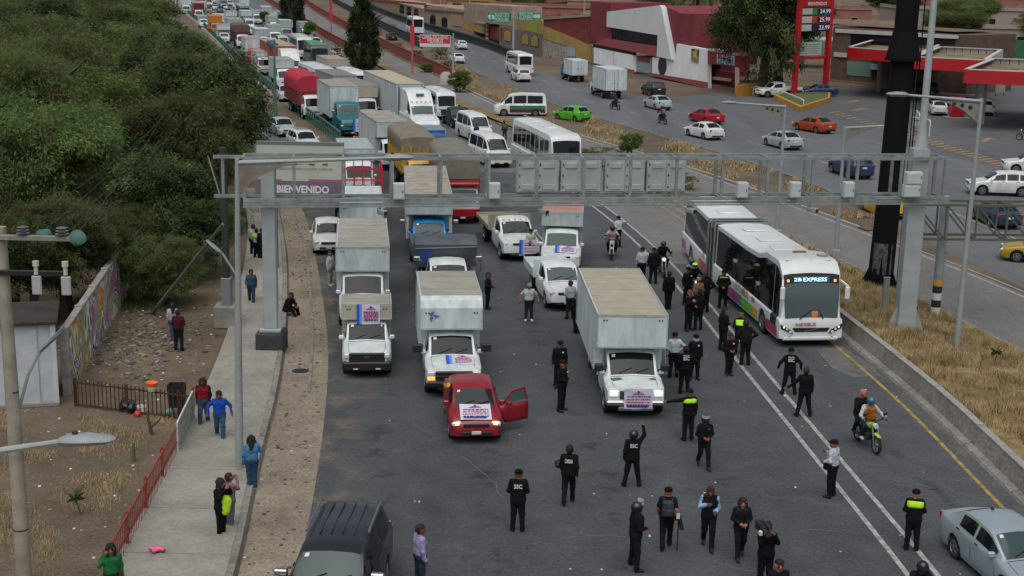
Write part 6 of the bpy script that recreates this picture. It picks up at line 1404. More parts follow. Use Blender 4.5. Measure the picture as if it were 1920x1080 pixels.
# ------------------------------------------------------------------ buildings
class Facade:
    """upright plane through two ground points; traces photograph outlines onto it at their true place"""
    def __init__(s, A, B):
        s.A, s.B = A, B; s.u = (B-A).normalized(); s.n = Vector((s.u.y, -s.u.x, 0))      # n faces the road
        if s.n.y > 0 and abs(s.n.y) > .05: s.n = -s.n
    def pt(s, px, py, dep=0.):
        d = _f + _r*((px-960)/FPX) - _u*((py-540)/FPX); C = Vector((0,0,CAM_H)); P0 = s.A+s.n*dep
        t = (P0-C).dot(s.n)/d.dot(s.n); return C+d*t
    def slab(s, nm, root, px, m, front=0., back=-.3, smooth=0, zmin=None):
        """outline at pixel corners, faces at depth front, extruded to depth back"""
        P = [s.pt(x, y, front) for x, y in px]
        if zmin is not None: P = [Vector((p.x, p.y, max(zmin, p.z))) for p in P]
        b = MB(); b.prism([tuple(p) for p in P], tuple(s.n*(back-front)), m); o = b.build(nm, root, smooth=smooth); return o
    def rect(s, nm, root, x0, y0, x1, y1, m, front=0., back=-.3, ground=False):
        """upright rectangle whose corners are seen at (x0,y0) top left and (x1,y1) bottom right"""
        a, c = s.pt(x0, y0, front), s.pt(x1, y1, front); z0 = 0. if ground else min(a.z, c.z); z1 = max(a.z, c.z)
        P = [Vector((a.x,a.y,z1)), Vector((c.x,c.y,z1)), Vector((c.x,c.y,z0)), Vector((a.x,a.y,z0))]
        b = MB(); b.prism([tuple(p) for p in P], tuple(s.n*(back-front)), m); return b.build(nm, root, smooth=0)
MARO = mat('plaster_maroon', (.19,.03,.04), .85, 0, .2, .6); MPINK = mat('plaster_rose', (.3,.07,.09), .85, 0, .15, .6); MGREY = mat('plaster_grey', (.6,.63,.63), .85, 0, .1, .6); MWHT = mat('plaster_white', (.78,.8,.8), .85, 0, .12, .5)
DARKW = mat('window_dark', (.01,.012,.016), .12, spec=.7); OCHRE = mat('plaster_ochre', (.36,.25,.08), .9, 0, .25, .5); STONE = mat('stone_grey', (.17,.15,.13), .9, 0, .35, 1.2, .3, 8); TANP = mat('plaster_tan', (.33,.25,.18), .9, 0, .25, .5); BRICKR = mat('painted_red', (.19,.035,.025), .9, 0, .3, .5); PINKP = mat('plaster_pink', (.3,.13,.1), .9, 0, .25, .5)
def motel():
    A, B = G(1112, 122), G(1327, 165); F = Facade(A, B); o = thing('motel', 'maroon and white motel with a slanted grey upper panel and dark window band', 'building', (0,0,0))
    F.slab('tower', o, [(1107,2),(1146,5),(1147,80),(1108,78)], MARO, .3, -9)
    F.slab('upper_floor', o, [(1137,22),(1243,10),(1275,25),(1300,26),(1300,120),(1262,110),(1232,105),(1108,80),(1112,74),(1137,80)], MARO, .05, -9)
    F.slab('slanted_panel', o, [(1138,22),(1236,10),(1240,14),(1259,112),(1231,106),(1233,66),(1137,50)], MGREY, .8, .06)
    F.slab('window_band', o, [(1140,51),(1232,67),(1231,86),(1140,70)], DARKW, .25, .06)
    [F.slab('mullion', o, [(x, 51+(x-1140)*.17), (x+1, 51.2+(x-1140)*.17), (x+1, 70.2+(x-1140)*.17), (x, 70+(x-1140)*.17)], STEELD, .3, .25) for x in (1155, 1170, 1185, 1200, 1216)]; F.slab('rose_band', o, [(1135,72),(1231,87),(1230,106),(1112,82)], MPINK, .6, .06)
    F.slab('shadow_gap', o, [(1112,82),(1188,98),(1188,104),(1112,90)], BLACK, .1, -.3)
    for k, (x0, x1) in enumerate(((1113,1150),(1151,1187))): F.slab('ground_wall', o, [(x0,88+(x0-1113)*.21),(x1,88+(x1-1113)*.21),(x1,127+(x1-1113)*.155),(x0,127+(x0-1113)*.155)] if 0 else [(x0,89+(x0-1113)*.205),(x1,89+(x1-1113)*.205),(x1,118+(x1-1113)*.235),(x0,118+(x0-1113)*.235)], MWHT, .45, -.2)
    F.rect('side_wall', o, 1188, 104, 1222, 140, MWHT, -.5, -6, True)
    gt = F.slab('garage_door', o, [(1190,104),(1221,108),(1220,138),(1189,134)], plain('8f9a98', .6), .0, -.3); F.slab('door_panel', gt, [(1195,104),(1218,108),(1218,118),(1195,114)], plain('7d3a3e', .7), .06, .0)
    F.slab('base_band', o, [(1170,127),(1187,131),(1187,141),(1170,137)], MPINK, .5, .3, zmin=0); 
    F.slab('front_wall', o, [(1223,107),(1266,112),(1269,82),(1326,93),(1326,166),(1222,141)], MWHT, .4, -.2, zmin=-.05)
    F.slab('base_band', o, [(1222,137),(1326,154),(1326,165),(1222,142)], MPINK, .5, .42, zmin=-.02)
    c = F.pt(1242, 123, .42); b = MB(); b.disc(tuple(c), tuple(F.n), 1.25, .1, 20, DARKW); b.build('round_window', o)
    po = F.slab('poster_frame', o, [(1296,91),(1310,93),(1309,118),(1296,115)], mat('poster_mix', (.35,.3,.15), .6, 0, col2=(.03,.03,.025), scale=1.2), .5, .41); F.slab('poster_inner', po, [(1299,96),(1306,97),(1306,110),(1299,108)], plain('b8a76a', .6), .55, .5)
    sg = F.slab('sign_beam', o, [(1327,94),(1378,103),(1378,126),(1327,119)], MARO, .35, -1.2); F.slab('beam_cap', o, [(1327,91),(1378,100),(1378,104),(1327,95)], plain('c0a8a2', .7), .42, -1.3)
    sp = F.slab('sign_panel', o, [(1344,101.5),(1376,105),(1376,123),(1344,119)], plain('b9c4cc', .5), .45, .36)
    M0 = Matrix(((F.u.x,0,F.n.x,0),(F.u.y,0,F.n.y,0),(0,1,0,0),(0,0,0,1)))
    for t, (x, y), cl, wd in (('MOTEL', (1358.5,107), mat('sign_letter_red', (.5,.08,.05), .5), (1345,1372)), ('SENA', (1358.5,115.5), mat('sign_letter_blue', (.03,.11,.25), .5), (1345,1372))):
        c = F.pt(x, y, .48); w = (F.pt(wd[1], y, .48)-F.pt(wd[0], y, .48)).length; lettering(t, cl, sp, None, 1.0, w, M=Matrix.Translation(c) @ M0)
    F.slab('sign_stripe', sp, [(1372.5,106),(1374.5,106.2),(1374.5,121),(1372.5,120.8)], mat('sign_letter_blue', (.03,.11,.25), .5), .48, .44)
    F.rect('gate_wall', o, 1328, 128, 1378, 155, plain('6b2027', .8), -3.5, -4, True)
    F.slab('gate_post', o, [(1378,126),(1382,127),(1382,177),(1378,176)], plain('b59a94', .7), .4, .1, zmin=0); 
    mz = mat('gate_plates', (.55,.5,.48), .7)
    for k in range(8): F.slab('wall_plate', o, [(1330+5*k,143+k*.6),(1333.6+5*k,143.4+k*.6),(1333.6+5*k,149+k*.5),(1330+5*k,149+k*.5)], mz, -3.3, -3.5)
    F.rect('rear_block', o, 1276, 26, 1352, 110, MARO, -9.5, -14, True)
motel()
def shopfronts():
    """the ochre terrace with arches left of the motel, in four separate houses"""
    pts = [(1112,121),(1017,107),(938,90),(888,64),(795,47),(700,18)]
    W = [G(*p) for p in pts]
    # house A: graffiti wall and red block
    F = Facade(W[1], W[0]); o = thing('red_shop', 'red and ochre building with a graffiti covered lower wall beside the motel', 'building', (0,0,0))
    F.rect('lower_wall', o, 1017, 70, 1112, 120, GRAFW, 0, -5, True); F.slab('ochre_band', o, [(1018,48),(1064,66),(1100,82),(1100,96),(1050,82),(1018,72)], OCHRE, .12, 0); F.slab('red_wall', o, [(1019,36),(1106,30),(1108,82),(1082,80),(1064,66),(1019,50)], BRICKR, .08, -6); F.slab('parapet', o, [(1017,33),(1107,26),(1107,31),(1017,37)], TANP, .3, -6); F.slab('doorway', o, [(1064,84),(1079,86),(1078,106),(1064,105)], plain('9aa4aa', .7), .1, 0); F.slab('corner_pier', o, [(1080,80),(1108,84),(1110,118),(1082,112)], OCHRE, .14, 0)
    # house B: stone arches
    F = Facade(W[2], W[1]); o = thing('arched_shop', 'stone shopfront with three round arches below an ochre wall and green signs', 'building', (0,0,0))
    F.slab('stone_front', o, [(936,48),(1016,64),(1016,94),(936,80)], STONE, .0, -5); F.slab('plinth', o, [(936,78),(1016,92),(1016,108),(936,92)], plain('6e6a64', .9), .15, -1, zmin=0); F.slab('upper_wall', o, [(960,36),(1016,38),(1018,64),(960,54)], OCHRE, -.1, -5); F.slab('banner_print', o, [(986,38),(1008,40),(1007,62),(986,57)], plain('8f9a3a', .8), .0, -.1); F.slab('upper_tan', o, [(870,6),(960,12),(960,50),(870,36)], TANP, -.6, -6)
    for x in (945, 978, 996):
        k = (x-936)*.19; P = [(x,74+k),(x,60+k),(x+2,56+k),(x+6,54.5+k),(x+10,57+k),(x+12,62+k),(x+12,76+k)]
        ar = F.slab('arch_surround', o, [(a+(-1.2 if a < x+6 else 1.2), c-1.5) for a, c in P], plain('5a4032', .8), .1, .0); F.slab('arch_infill', ar, P, OCHRE, .14, .1)
    # house C: ochre with gate
    F = Facade(W[3], W[2]); o = thing('gated_yard', 'red gated yard entrance with a striped barber pole column', 'building', (0,0,0))
    F.slab('red_gate_wall', o, [(917,48),(940,52),(939,78),(917,72)], BRICKR, .0, -3); 
    p = F.pt(914, 74, .3); col = part('striped_column', OCHRE, o, ('tube', [(p.x,p.y,0), (p.x,p.y,F.pt(914,40,.3).z)], .35, 10))
    for k in range(6): part('column_stripe', plain('d8cbb8', .7), col, ('tube', [(p.x,p.y,.5+k*.8), (p.x,p.y,.85+k*.8)], .37, 10))
    F.slab('ochre_wall', o, [(888,42),(916,47),(916,66),(888,58)], OCHRE, .0, -4, zmin=0); F.slab('wall_cap', o, [(870,38),(918,46),(918,49),(870,41)], plain('7d7468', .9), .1, -4)
    # house D: long arcade far left
    F = Facade(W[4], W[3]); o = thing('long_arcade', 'long tan facade with dark arches behind the highway railing', 'building', (0,0,0))
    F.rect('wall', o, 795, 8, 888, 58, TANP, 0, -8, True); F.slab('ochre_panel', o, [(868,40),(887,43),(887,60),(868,54)], OCHRE, .1, 0)
    for x in (806, 828): 
        k = (x-795)*.18; F.slab('arch_infill', o, [(x,44+k),(x,30+k),(x+3,26+k),(x+8,26.5+k),(x+10,32+k),(x+10,46+k)], DARKW, .12, 0)
    F.slab('panel', o, [(845,24),(866,27),(866,50),(845,47)], plain('a5866e', .8), .15, 0); F.slab('cornice', o, [(795,16),(888,24),(888,27),(795,19)], plain('6d5a48', .9), .3, 0)
    F = Facade(W[5], W[4]); o = thing('far_arcade', 'farthest yellowish arcade at the top behind the white bus', 'building', (0,0,0)); F.rect('wall', o, 690, -8, 796, 48, TANP, 0, -8, True)
    for x in (738, 749, 762, 776): k = (x-738)*.28; F.slab('arch_infill', o, [(x,20+k),(x,8+k),(x+2,5+k),(x+6,5.5+k),(x+8,10+k),(x+8,22+k)], DARKW if x != 738 else plain('8f8a40', .8), .12, 0)
    F.slab('cornice', o, [(690,-4),(796,6),(796,10),(690,0)], plain('8a3a34', .9), .4, 0)
def graf2():
    m = GRAF.copy(); m.name = 'graffiti_pale'; nt = m.node_tree
    for e, c in zip(nt.nodes['Color Ramp'].color_ramp.elements, ['8f8a80','9a948a','8a857c','a39d92','958f85','6f6b68','a8a49a','7d7a78','9a958c','8c877e']): e.color = (*srgb(c), 1)
    return m
GRAFW = graf2()
shopfronts()
# houses and roofs further back
def house(label, x, y, w, d, h, wall, roofm, rz=0., nwin=3, tank=False, floors=2):
    o = thing('house', label, 'house', (x, y, 0), R(rz), 'houses beyond the highway')
    part('wall', wall, o, ('box', (-w/2,-d/2,0), (w/2,d/2,h))); rf = part('roof', roofm, o, ('box', (-w/2-.2,-d/2-.2,h), (w/2+.2,d/2+.2,h+.25), {'b': .05}))
    part('parapet', wall, rf, ('box', (-w/2,-d/2,h+.25), (w/2,-d/2+.2,h+.9)), ('box', (-w/2,-d/2+.2,h+.25), (-w/2+.2,d/2,h+.9)), ('box', (w/2-.2,-d/2+.2,h+.25), (w/2,d/2,h+.9)))
    for f in range(floors):
        for k in range(nwin):
            xx = -w/2+w*(k+.5)/nwin; zz = h*(f+.55)/floors; win = part('window', plain('9a9690', .7), o, ('box', (xx-.85,-d/2-.06,zz-.75), (xx+.85,-d/2,zz+.75))); part('pane', DARKW, win, ('box', (xx-.72,-d/2-.08,zz-.62), (xx+.72,-d/2-.06,zz+.62)))
    if tank: lathe(rf, 'water_tank', [(.01,h+.25),(.8,h+.25),(.85,h+1.2),(.5,h+1.6),(.01,h+1.65)], BLACK, loc=(w*.2,d*.1,0))
    return o
RFT = mat('roof_terracotta', (.24,.1,.075), .9, 0, .35, .8); RFG = mat('roof_grey', (.2,.19,.18), .9, 0, .35, .6)
HS = [(-4,262,22,14,7,PINKP,RFT,-18),(14,250,20,14,7.5,BRICKR,RFT,-18),(33,240,17,12,8,TANP,RFG,-15),(-22,300,24,14,7,TANP,RFT,-20),(-42,350,26,16,8,OCHRE,RFT,-20),(8,300,26,16,9,PINKP,RFT,-15),(40,280,22,14,9,plain('8f8f8a',.9),RFG,-10),(62,262,20,14,8,TANP,RFG,-5),(85,268,22,14,7,plain('9a958c',.9),RFT,0),(110,275,22,14,8,PINKP,RFT,4),(28,345,30,16,9,TANP,RFT,-10),(66,330,30,16,9,PINKP,RFG,-5),(104,340,30,16,9,plain('9a8f88',.9),RFT,0),(-12,380,30,16,9,PINKP,RFT,-16),(140,320,30,16,8,TANP,RFT,4),(20,430,40,18,11,plain('7d5048',.9),RFT,-8),(75,425,40,18,11,TANP,RFG,0),(130,420,40,18,11,PINKP,RFT,5),(-30,470,40,18,11,TANP,RFT,-12)]
HL = ['pink flat roofed house behind the arched shop','dark red house behind the maroon motel tower','tan house with grey roof right behind the motel','tan house behind the far arcade','ochre house at the far end of the arcade','pink house two rows behind the motel','grey house behind the palm trees','tan house above the tall green tree','grey house behind the fuel station store','pink house behind the green mesh fence','long tan house three rows behind the motel','pink grey roofed house behind the price sign','greyish house far behind the station canopies','pink house far behind the long arcade','tan house at the far right behind the cypress','wide brown house in the farthest row, left','wide tan house in the farthest row, middle','wide pink house in the farthest row, right','wide tan house farthest up the highway']
for k, (hs, l) in enumerate(zip(HS, HL)): house(l, max(hs[0], HW_R(hs[1])+hs[2]*.5+16), hs[1], hs[2], hs[3], hs[4]*.58, *hs[5:8], nwin=2+k % 3, tank=k % 3 == 0, floors=1)
# green highway signs
def green_sign(label, x0, y0, x1, y1, t1, t2, yplane):
    def pt(px, py):
        d = _f + _r*((px-960)/FPX) - _u*((py-540)/FPX); t = yplane/d.y; return Vector((d.x*t, yplane, CAM_H+d.z*t))
    a, c = pt(x0, y1), pt(x1, y0); w, h = c.x-a.x, c.z-a.z; o = thing('road_sign', label, 'sign', a); part('panel', mat('sign_green', (.0,.16,.085), .5, 0, .1), o, ('box', (0,0,0), (w,.1,h), {'b': .02})); tm = mat('sign_mint', (.42,.68,.58), .5)
    part('border', tm, o, ('box', (.1,-.012,.08), (w-.1,0,.13)), ('box', (.1,-.012,h-.13), (w-.1,0,h-.08)))
    X90 = Matrix.Rotation(math.pi/2, 4, 'X'); lft = t1.startswith('P'); cx = w*(.6 if lft else .36)
    lettering(t1, tm, o, None, h*.5, w*.62, M=Matrix.Translation((cx,-.02,h*.7)) @ X90); lettering(t2, tm, o, None, h*.5, w*.6, M=Matrix.Translation((cx,-.02,h*.3)) @ X90)
    ax = w*(.2 if lft else .76); sx = w*(.09 if lft else .9); part('arrow', tm, o, ('prism', [(ax-.3,-.02,h*.3),(ax+.3,-.02,h*.3),(ax+.3,-.02,h*.6),(ax+.05,-.02,h*.8),(ax-.3,-.02,h*.6)], (0,.02,0))); part('shield', tm, o, ('prism', [(sx-.28,-.02,h*.75),(sx+.28,-.02,h*.75),(sx+.28,-.02,h*.4),(sx,-.02,h*.2),(sx-.28,-.02,h*.4)], (0,.02,0)))
    return o
gy = G(962, 108).y
green_sign('green motorway sign for Pachuca, left of the post', 915, 24, 958, 41, 'PACHUCA CUOTA', 'PACHUCA LIBRE', gy); green_sign('green motorway sign right of the post', 971, 23, 1014, 38, 'MEXICO CUOTA', 'ECATEPEC', gy)
g = G(962, 108); o = thing('sign_post', 'grey post holding the two green motorway signs', 'post', g); part('shaft', POLE, o, ('tube', [(0,.3,0),(0,.3,hgt(962,108,16))], [.24,.16], 12)); part('arm', POLE, o, ('bar', (-4.2,.2,hgt(962,108,32)), (4.2,.2,hgt(962,108,32)), .14, .14)); part('base_plate', POLE, o, ('box', (-.4,-.1,0), (.4,.7,.1)))
for px, py, yt, lab in ((1093,105,-10,'dark utility pole with a transformer in front of the red shop'),(880,62,-20,'utility pole standing before the long arcade'),(826,45,-20,'utility pole left of the shrub on the arcade side')):
    g = G(px, py); H = hgt(px, py, max(yt, -15)); o = thing('utility_pole', lab, 'utility pole', g); part('pole', mat('pole_concrete', (.33,.3,.24), .9), o, ('tube', [(0,0,0),(0,0,H)], [.2,.13], 10)); part('crossarm', STEELD, o, ('bar', (-1.2,0,H-.5), (1.2,0,H-.5), .12, .12))
    if px == 1093: lathe(o, 'transformer', [(.02,hgt(px,py,37)),(.55,hgt(px,py,37)),(.55,hgt(px,py,25)),(.02,hgt(px,py,25))], plain('8a928c', .5), loc=(.3,-.6,0))
for k, (px, py) in enumerate(((848,52),(862,53))):
    g = G(px, py); o = thing('striped_block', ['yellow and white striped block left of the round shrub','yellow and white striped block under the round shrub'][k], 'block', g); 
    for q in range(5): part('stripe', OCHRE if q % 2 else plain('d0cabc', .8), o, ('box', (-1.1+q*.44,-.3,0), (-.67+q*.44,.3,1.5)))
for k, (pa, pb) in enumerate((((1093,105),(962,108)),((962,108),(880,62)),((880,62),(826,45)))):
    A_, B_ = G(*pa), G(*pb)
    for q in (0, 1):
        o = thing('overhead_cable', '%s overhead cable %s' % (('upper','lower')[q], ('from the transformer pole to the green sign post','from the green sign post towards the arcade','along the arcade between its two poles')[k]), 'cable', A_); part('wire', BLACK, o, ('tube', [Vector((0,0,10.5-q)).lerp(B_-A_+Vector((0,0,10.5-q)), t)+Vector((0,0,-2.4*t*(1-t))) for t in [i/10 for i in range(11)]], .035, 4))
g = G(750, 30); o = thing('yellow_kiosk', 'small yellow stall with a red cap beyond the highway railing', 'stall', g); part('counter', plain('c29a20', .7), o, ('box', (-1.5,-.8,0), (1.5,.8,1.6), {'b': .1})); part('canopy', plain('a02a24', .7), o, ('prism', [(-.4,-.9,2.2),(1.7,-.9,2.2),(.65,-.9,3.2)], (0,1.8,0))); part('post', STEELD, o, ('bar', (-.3,0,1.6), (-.3,0,2.3), .08, .08), ('bar', (1.6,0,1.6), (1.6,0,2.3), .08, .08))

# ------------------------------------------------------------------ fuel station
SRED = mat('station_red', (.42,.006,.012), .45, 0, .08, .4, coat=.2); SWHT = mat('station_white', (.5,.5,.49), .6, 0, .15, .6); DECK = mat('canopy_deck', (.3,.25,.15), .85, 0, .35, .5)
def canopy(label, FL, BL, FR, z1=5.7, zf=1.25, cols=()):
    a, bl, fr = G(*FL, z1), G(*BL, z1), G(*FR, z1); br = bl+(fr-a); o = thing('station_canopy', label, 'canopy', (0,0,0), 0, 'fuel station canopies')
    dn = Vector((0,0,-zf)); c = [a, fr, br, bl]; b = MB(); mc = sum(c, Vector())/4; b.prism([tuple(mc+(p-mc)*.97+Vector((0,0,-.55))) for p in c], (0,0,-.25), DECK); b.build('deck', o, smooth=0)
    cen = (a+fr+br+bl)/4
    for p, q, m in ((a,fr,SRED),(fr,br,SWHT),(br,bl,SWHT),(bl,a,SRED)):
        inn = Vector(((cen.x-(p.x+q.x)/2), (cen.y-(p.y+q.y)/2), 0)).normalized()*.45
        b = MB(); b.prism([tuple(p), tuple(q), tuple(q+dn), tuple(p+dn)], tuple(inn*.2), m); f = b.build('fascia', o, smooth=0)
        b = MB(); b.prism([tuple(p+Vector((0,0,.012))), tuple(q+Vector((0,0,.012))), tuple(q+inn+Vector((0,0,.012))), tuple(p+inn+Vector((0,0,.012)))], (0,0,.08), SWHT); b.build('coping', f, smooth=0)
        n = int((q-p).length/.9); b = MB()
        for k in range(1, n): r_ = p.lerp(q, k/n)+inn*.25; b.bar(r_+Vector((0,0,-.55)), r_+Vector((0,0,-.02)), .08, .08, plain('6a6256', .8))
        b.build('fascia_bracket', f, smooth=0)
    n = 9
    for k in range(1, n): r0, r1 = a.lerp(bl, k/n), fr.lerp(br, k/n); part('deck_rib', DECK, o, ('bar', r0+Vector((0,0,-.5)), r1+Vector((0,0,-.5)), .12, .12))
    for s, t in cols: p = a.lerp(fr, s).lerp(bl.lerp(br, s), t); part('column', plain('9a9a96', .6), o, ('box', (p.x-.2,p.y-.2,0), (p.x+.2,p.y+.2,z1-.8), {'b': .03}))
    return o
canopy('red edged station canopy nearest the brick store', (1589,89), (1646,72), (1730,100), cols=((.3,.4),))
canopy('middle red edged station canopy behind the black mast', (1713,107), (1760,88), (1850,114), cols=((.85,.3),))
canopy('right hand red edged station canopy at the picture edge', (1807,131), (1860,110), (2040,140), cols=((.12,.3),(.7,.3)))
def store():
    A, B = G(1560, 152), G(1800, 176); F = Facade(A, B); BRK = mat('store_brick', (.12,.075,.055), .9, 0, .3, 1.5, .3, 12); o = thing('brick_store', 'brown brick station store with white bands behind the canopies', 'building', (0,0,0))
    F.rect('wall', o, 1563, 50, 1810, 176, BRK, 0, -10, True); F.slab('white_band', o, [(1566,54),(1795,66),(1795,73),(1566,61)], SWHT, .25, 0); F.slab('white_band', o, [(1563,98),(1590,100),(1590,108),(1563,106)], SWHT, .25, 0); F.slab('upper_glazing', o, [(1595,63),(1790,73),(1790,84),(1595,85)], DARKW, .1, 0)
    w = F.slab('shop_window', o, [(1588,114),(1632,117),(1632,144),(1588,141)], plain('6f8a80', .3), .1, 0); F.slab('window_poster', w, [(1632,119),(1648,120),(1648,131),(1632,130)], plain('9fc4d0', .5), .15, .1); F.slab('door', o, [(1634,131),(1650,132),(1650,150),(1634,148)], DARKW, .1, 0); F.slab('plinth', o, [(1552,149),(1700,162),(1700,166),(1552,153)], plain('7d6a48', .9), .5, 0, zmin=-.02)
    F.rect('roof_block', o, 1570, 46, 1792, 60, plain('6a5448', .9), -.5, -9)
store()
def price_sign():
    A, B = G(1488, 184), G(1546, 180); F = Facade(A, B); o = thing('price_sign', 'tall red fuel price sign with BIENVENIDOS and three prices', 'sign', (0,0,0)); zt = 13.2; u, n = F.u, F.n
    W = (B-A).length; M0 = Matrix(((u.x,0,n.x,A.x),(u.y,0,n.y,A.y),(0,1,0,0),(0,0,0,1)))   # local x along, y up, z to road
    def bx(nm, x0, x1, y0, y1, z0, z1, m, par=o, bv=.02): b = MB(); b.box((x0,y0,z0), (x1,y1,z1), m, bv, M0); return b.build(nm, par, smooth=30)
    for x in (0, W): bx('leg', x-.28, x+.28, 0, zt, -.25, .25, SRED)
    hz = lambda y: F.pt(1517, y).z
    bx('head', .28, W-.28, hz(13), zt-.1, -.2, .2, SRED); bx('crossbar', .28, W-.28, hz(111), hz(106), -.15, .15, SRED)
    def txt(s, x, y, w, h, m, par): lettering(s, m, par, None, h, w, M=M0 @ Matrix.Translation((x, y, .27)))
    wt = mat('sign_text_white', (.7,.68,.65), .5); txt('BIENVENIDOS', W*.5, hz(7), W*.6, .55, wt, o)
    for (y0, y1, c, t) in ((15,28,(.04,.2,.06),'24.99'),(30,44,(.45,.04,.03),'25.99'),(45,59,(.012,.012,.014),'23.99')):
        r_ = bx('price_row', .3, W-.3, hz(y1), hz(y0), -.15, .15, mat('price_%s' % t, c, .5)); ym = (hz(y0)+hz(y1))/2; bx('name_plate', .32, W*.38, hz(y1)+.06, hz(y0)-.06, .15, .18, plain('b9bdb8', .6), r_); bx('display', W*.55, W-.34, hz(y1)+.08, hz(y0)-.08, .15, .18, plain('15171c', .4), r_); txt(t, W*.77, ym, W*.34, (hz(y0)-hz(y1))*.8, mat('digit_lit', (.55,.62,.85), .5, emit=.15), r_)
    s = bx('notice_board', .35, W*.78, hz(104), hz(79), -.05, .05, plain('a9b4ac', .6)); 
    for k in range(5): bx('notice_line', .6, W*.7-.3*(k % 2), hz(84+4*k), hz(83+4*k), .05, .06, plain('5f6b66', .7), s, 0)
price_sign()
def planter(label, px, h=.55, col='b5741c'):
    P = [G(*p) for p in px]; o = thing('planter', label, 'planter', (0,0,0)); b = MB(); b.prism([tuple(p) for p in P], (0,0,h), mat('planter_ochre', (.5,.24,.03), .8, 0, .2, 1)); b.build('kerb_wall', o, smooth=0)
    c = sum(P, Vector())/len(P); b = MB(); b.add([tuple(c+(p-c)*.9+Vector((0,0,h+.01))) for p in P], [tuple(range(len(P)))], mat('planter_soil', (.1,.12,.04), .9, 0, .4, 2)); b.build('soil', o, smooth=0)
planter('orange painted planter kerb under the price sign', [(1450,186),(1500,210),(1556,192),(1556,180),(1500,176)]); planter('orange wall segment right of the motel gate', [(1379,182),(1424,176),(1424,168),(1379,172)], 1.3)
for k, px in enumerate(([(1412,178),(1414,183),(1460,186)],[(1462,186),(1506,205)],[(1708,250),(1742,256)],[(1716,236),(1722,244)])):
    P = [G(*p) for p in px]; o = thing('hoop_barrier', ['white tube hoop barrier in front of the white pickup','white tube hoop barrier beside the orange planter','white tube hoop guard near the hatched marking','small white hoop guard behind the front hoop'][k], 'barrier', P[0]); q = [p-P[0] for p in P]; hh = 1.0 if k < 2 else 1.5
    part('hoop', plain('c4c2bc', .6), o, ('tube', [q[0], q[0]+Vector((0,0,hh*.9)), q[0]+(q[-1]-q[0])*.06+Vector((0,0,hh)), q[-1]+(q[0]-q[-1])*.06+Vector((0,0,hh)), q[-1]+Vector((0,0,hh*.9)), q[-1]], .07, 8)); part('foot', GALV, o, ('disc', q[0]+Vector((0,0,.02)), (0,0,1), .16, .04, 10), ('disc', q[-1]+Vector((0,0,.02)), (0,0,1), .16, .04, 10))
g = G(1793, 222); o = thing('fuel_pump', 'red fuel pump with a pale display by the white parked car', 'fuel pump', g); part('cabinet', SRED, o, ('box', (-.7,-.4,.15), (.7,.4,2.2), {'b': .05})); part('display', plain('c8c4b4', .5), o, ('box', (-.4,-.42,1.4), (.15,-.4,1.9))); part('island', CONC, o, ('box', (-1.2,-.8,0), (1.2,.8,.15), {'b': .03})); part('hose', BLACK, o, ('tube', [(.72,-.1,1.6),(.95,-.2,1.0),(.74,-.2,.6)], .04, 6))
g = G(1874, 180); o = thing('notice_totem', 'pale notice board standing under the right canopy', 'sign', g); part('board', plain('8f9488', .7), o, ('box', (-.6,-.06,.4), (.6,.06,2.9), {'b': .02})); part('leg', STEELD, o, ('bar', (-.5,0,0), (-.5,0,.5), .08, .08), ('bar', (.5,0,0), (.5,0,.5), .08, .08))
# green mesh fence and buildings behind the station
P0, P1 = Vector((52, 232, 0)), Vector((125, 205, 0)); o = thing('mesh_fence', 'tall green mesh fence of a sports pitch behind the station', 'fence', P0, math.atan2(P1.y-P0.y, P1.x-P0.x)); L_ = (P1-P0).length
for k in range(int(L_/5)): part('mesh_panel', mat('mesh_green', (.03,.13,.055), .9, 0, .3, 1.2), o, ('box', (k*5+.06,-.02,.1), (k*5+4.94,.02,4.2))); part('post', STEELD, o, ('box', (k*5-.05,-.06,0), (k*5+.05,.06,4.5)))
o = thing('vaulted_hut', 'white hut with a curved metal roof before the green mesh fence', 'shed', G(1812, 60) if 0 else (66, 205, 0), R(-10)); part('wall', MWHT, o, ('box', (-4,-3,0), (4,3,3.4))); part('roof', plain('8f948e', .5), o, ('loft', [[(4.2*math.cos(t), y, 3.4+1.4*math.sin(t)) for t in [math.pi*k/8 for k in range(9)]] for y in (-3.3,3.3)])); part('door', plain('5a3a38', .7), o, ('box', (-1,-3.08,0), (0,-3,2.2)))
o = thing('flat_awning', 'pale green flat awning roof behind the price sign', 'canopy', (44, 212, 0), R(-8)); part('sheet', plain('9ab0a2', .6), o, ('box', (-8,-4,4.2), (8,4,4.35))); 
for sx in (-7.5, 7.5):
    for sy in (-3.6, 3.6): part('post', GALV, o, ('bar', (sx,sy,0), (sx,sy,4.2), .12, .12))
o = thing('yard_wall', 'long grey yard wall behind the price sign and awning', 'wall', (40, 236, 0), R(-8)); 
for k in range(12): part('wall_panel', plain('77746c', .9), o, ('box', (-18+k*3.5,-.15,0), (-14.56+k*3.5,.15,4.5)))

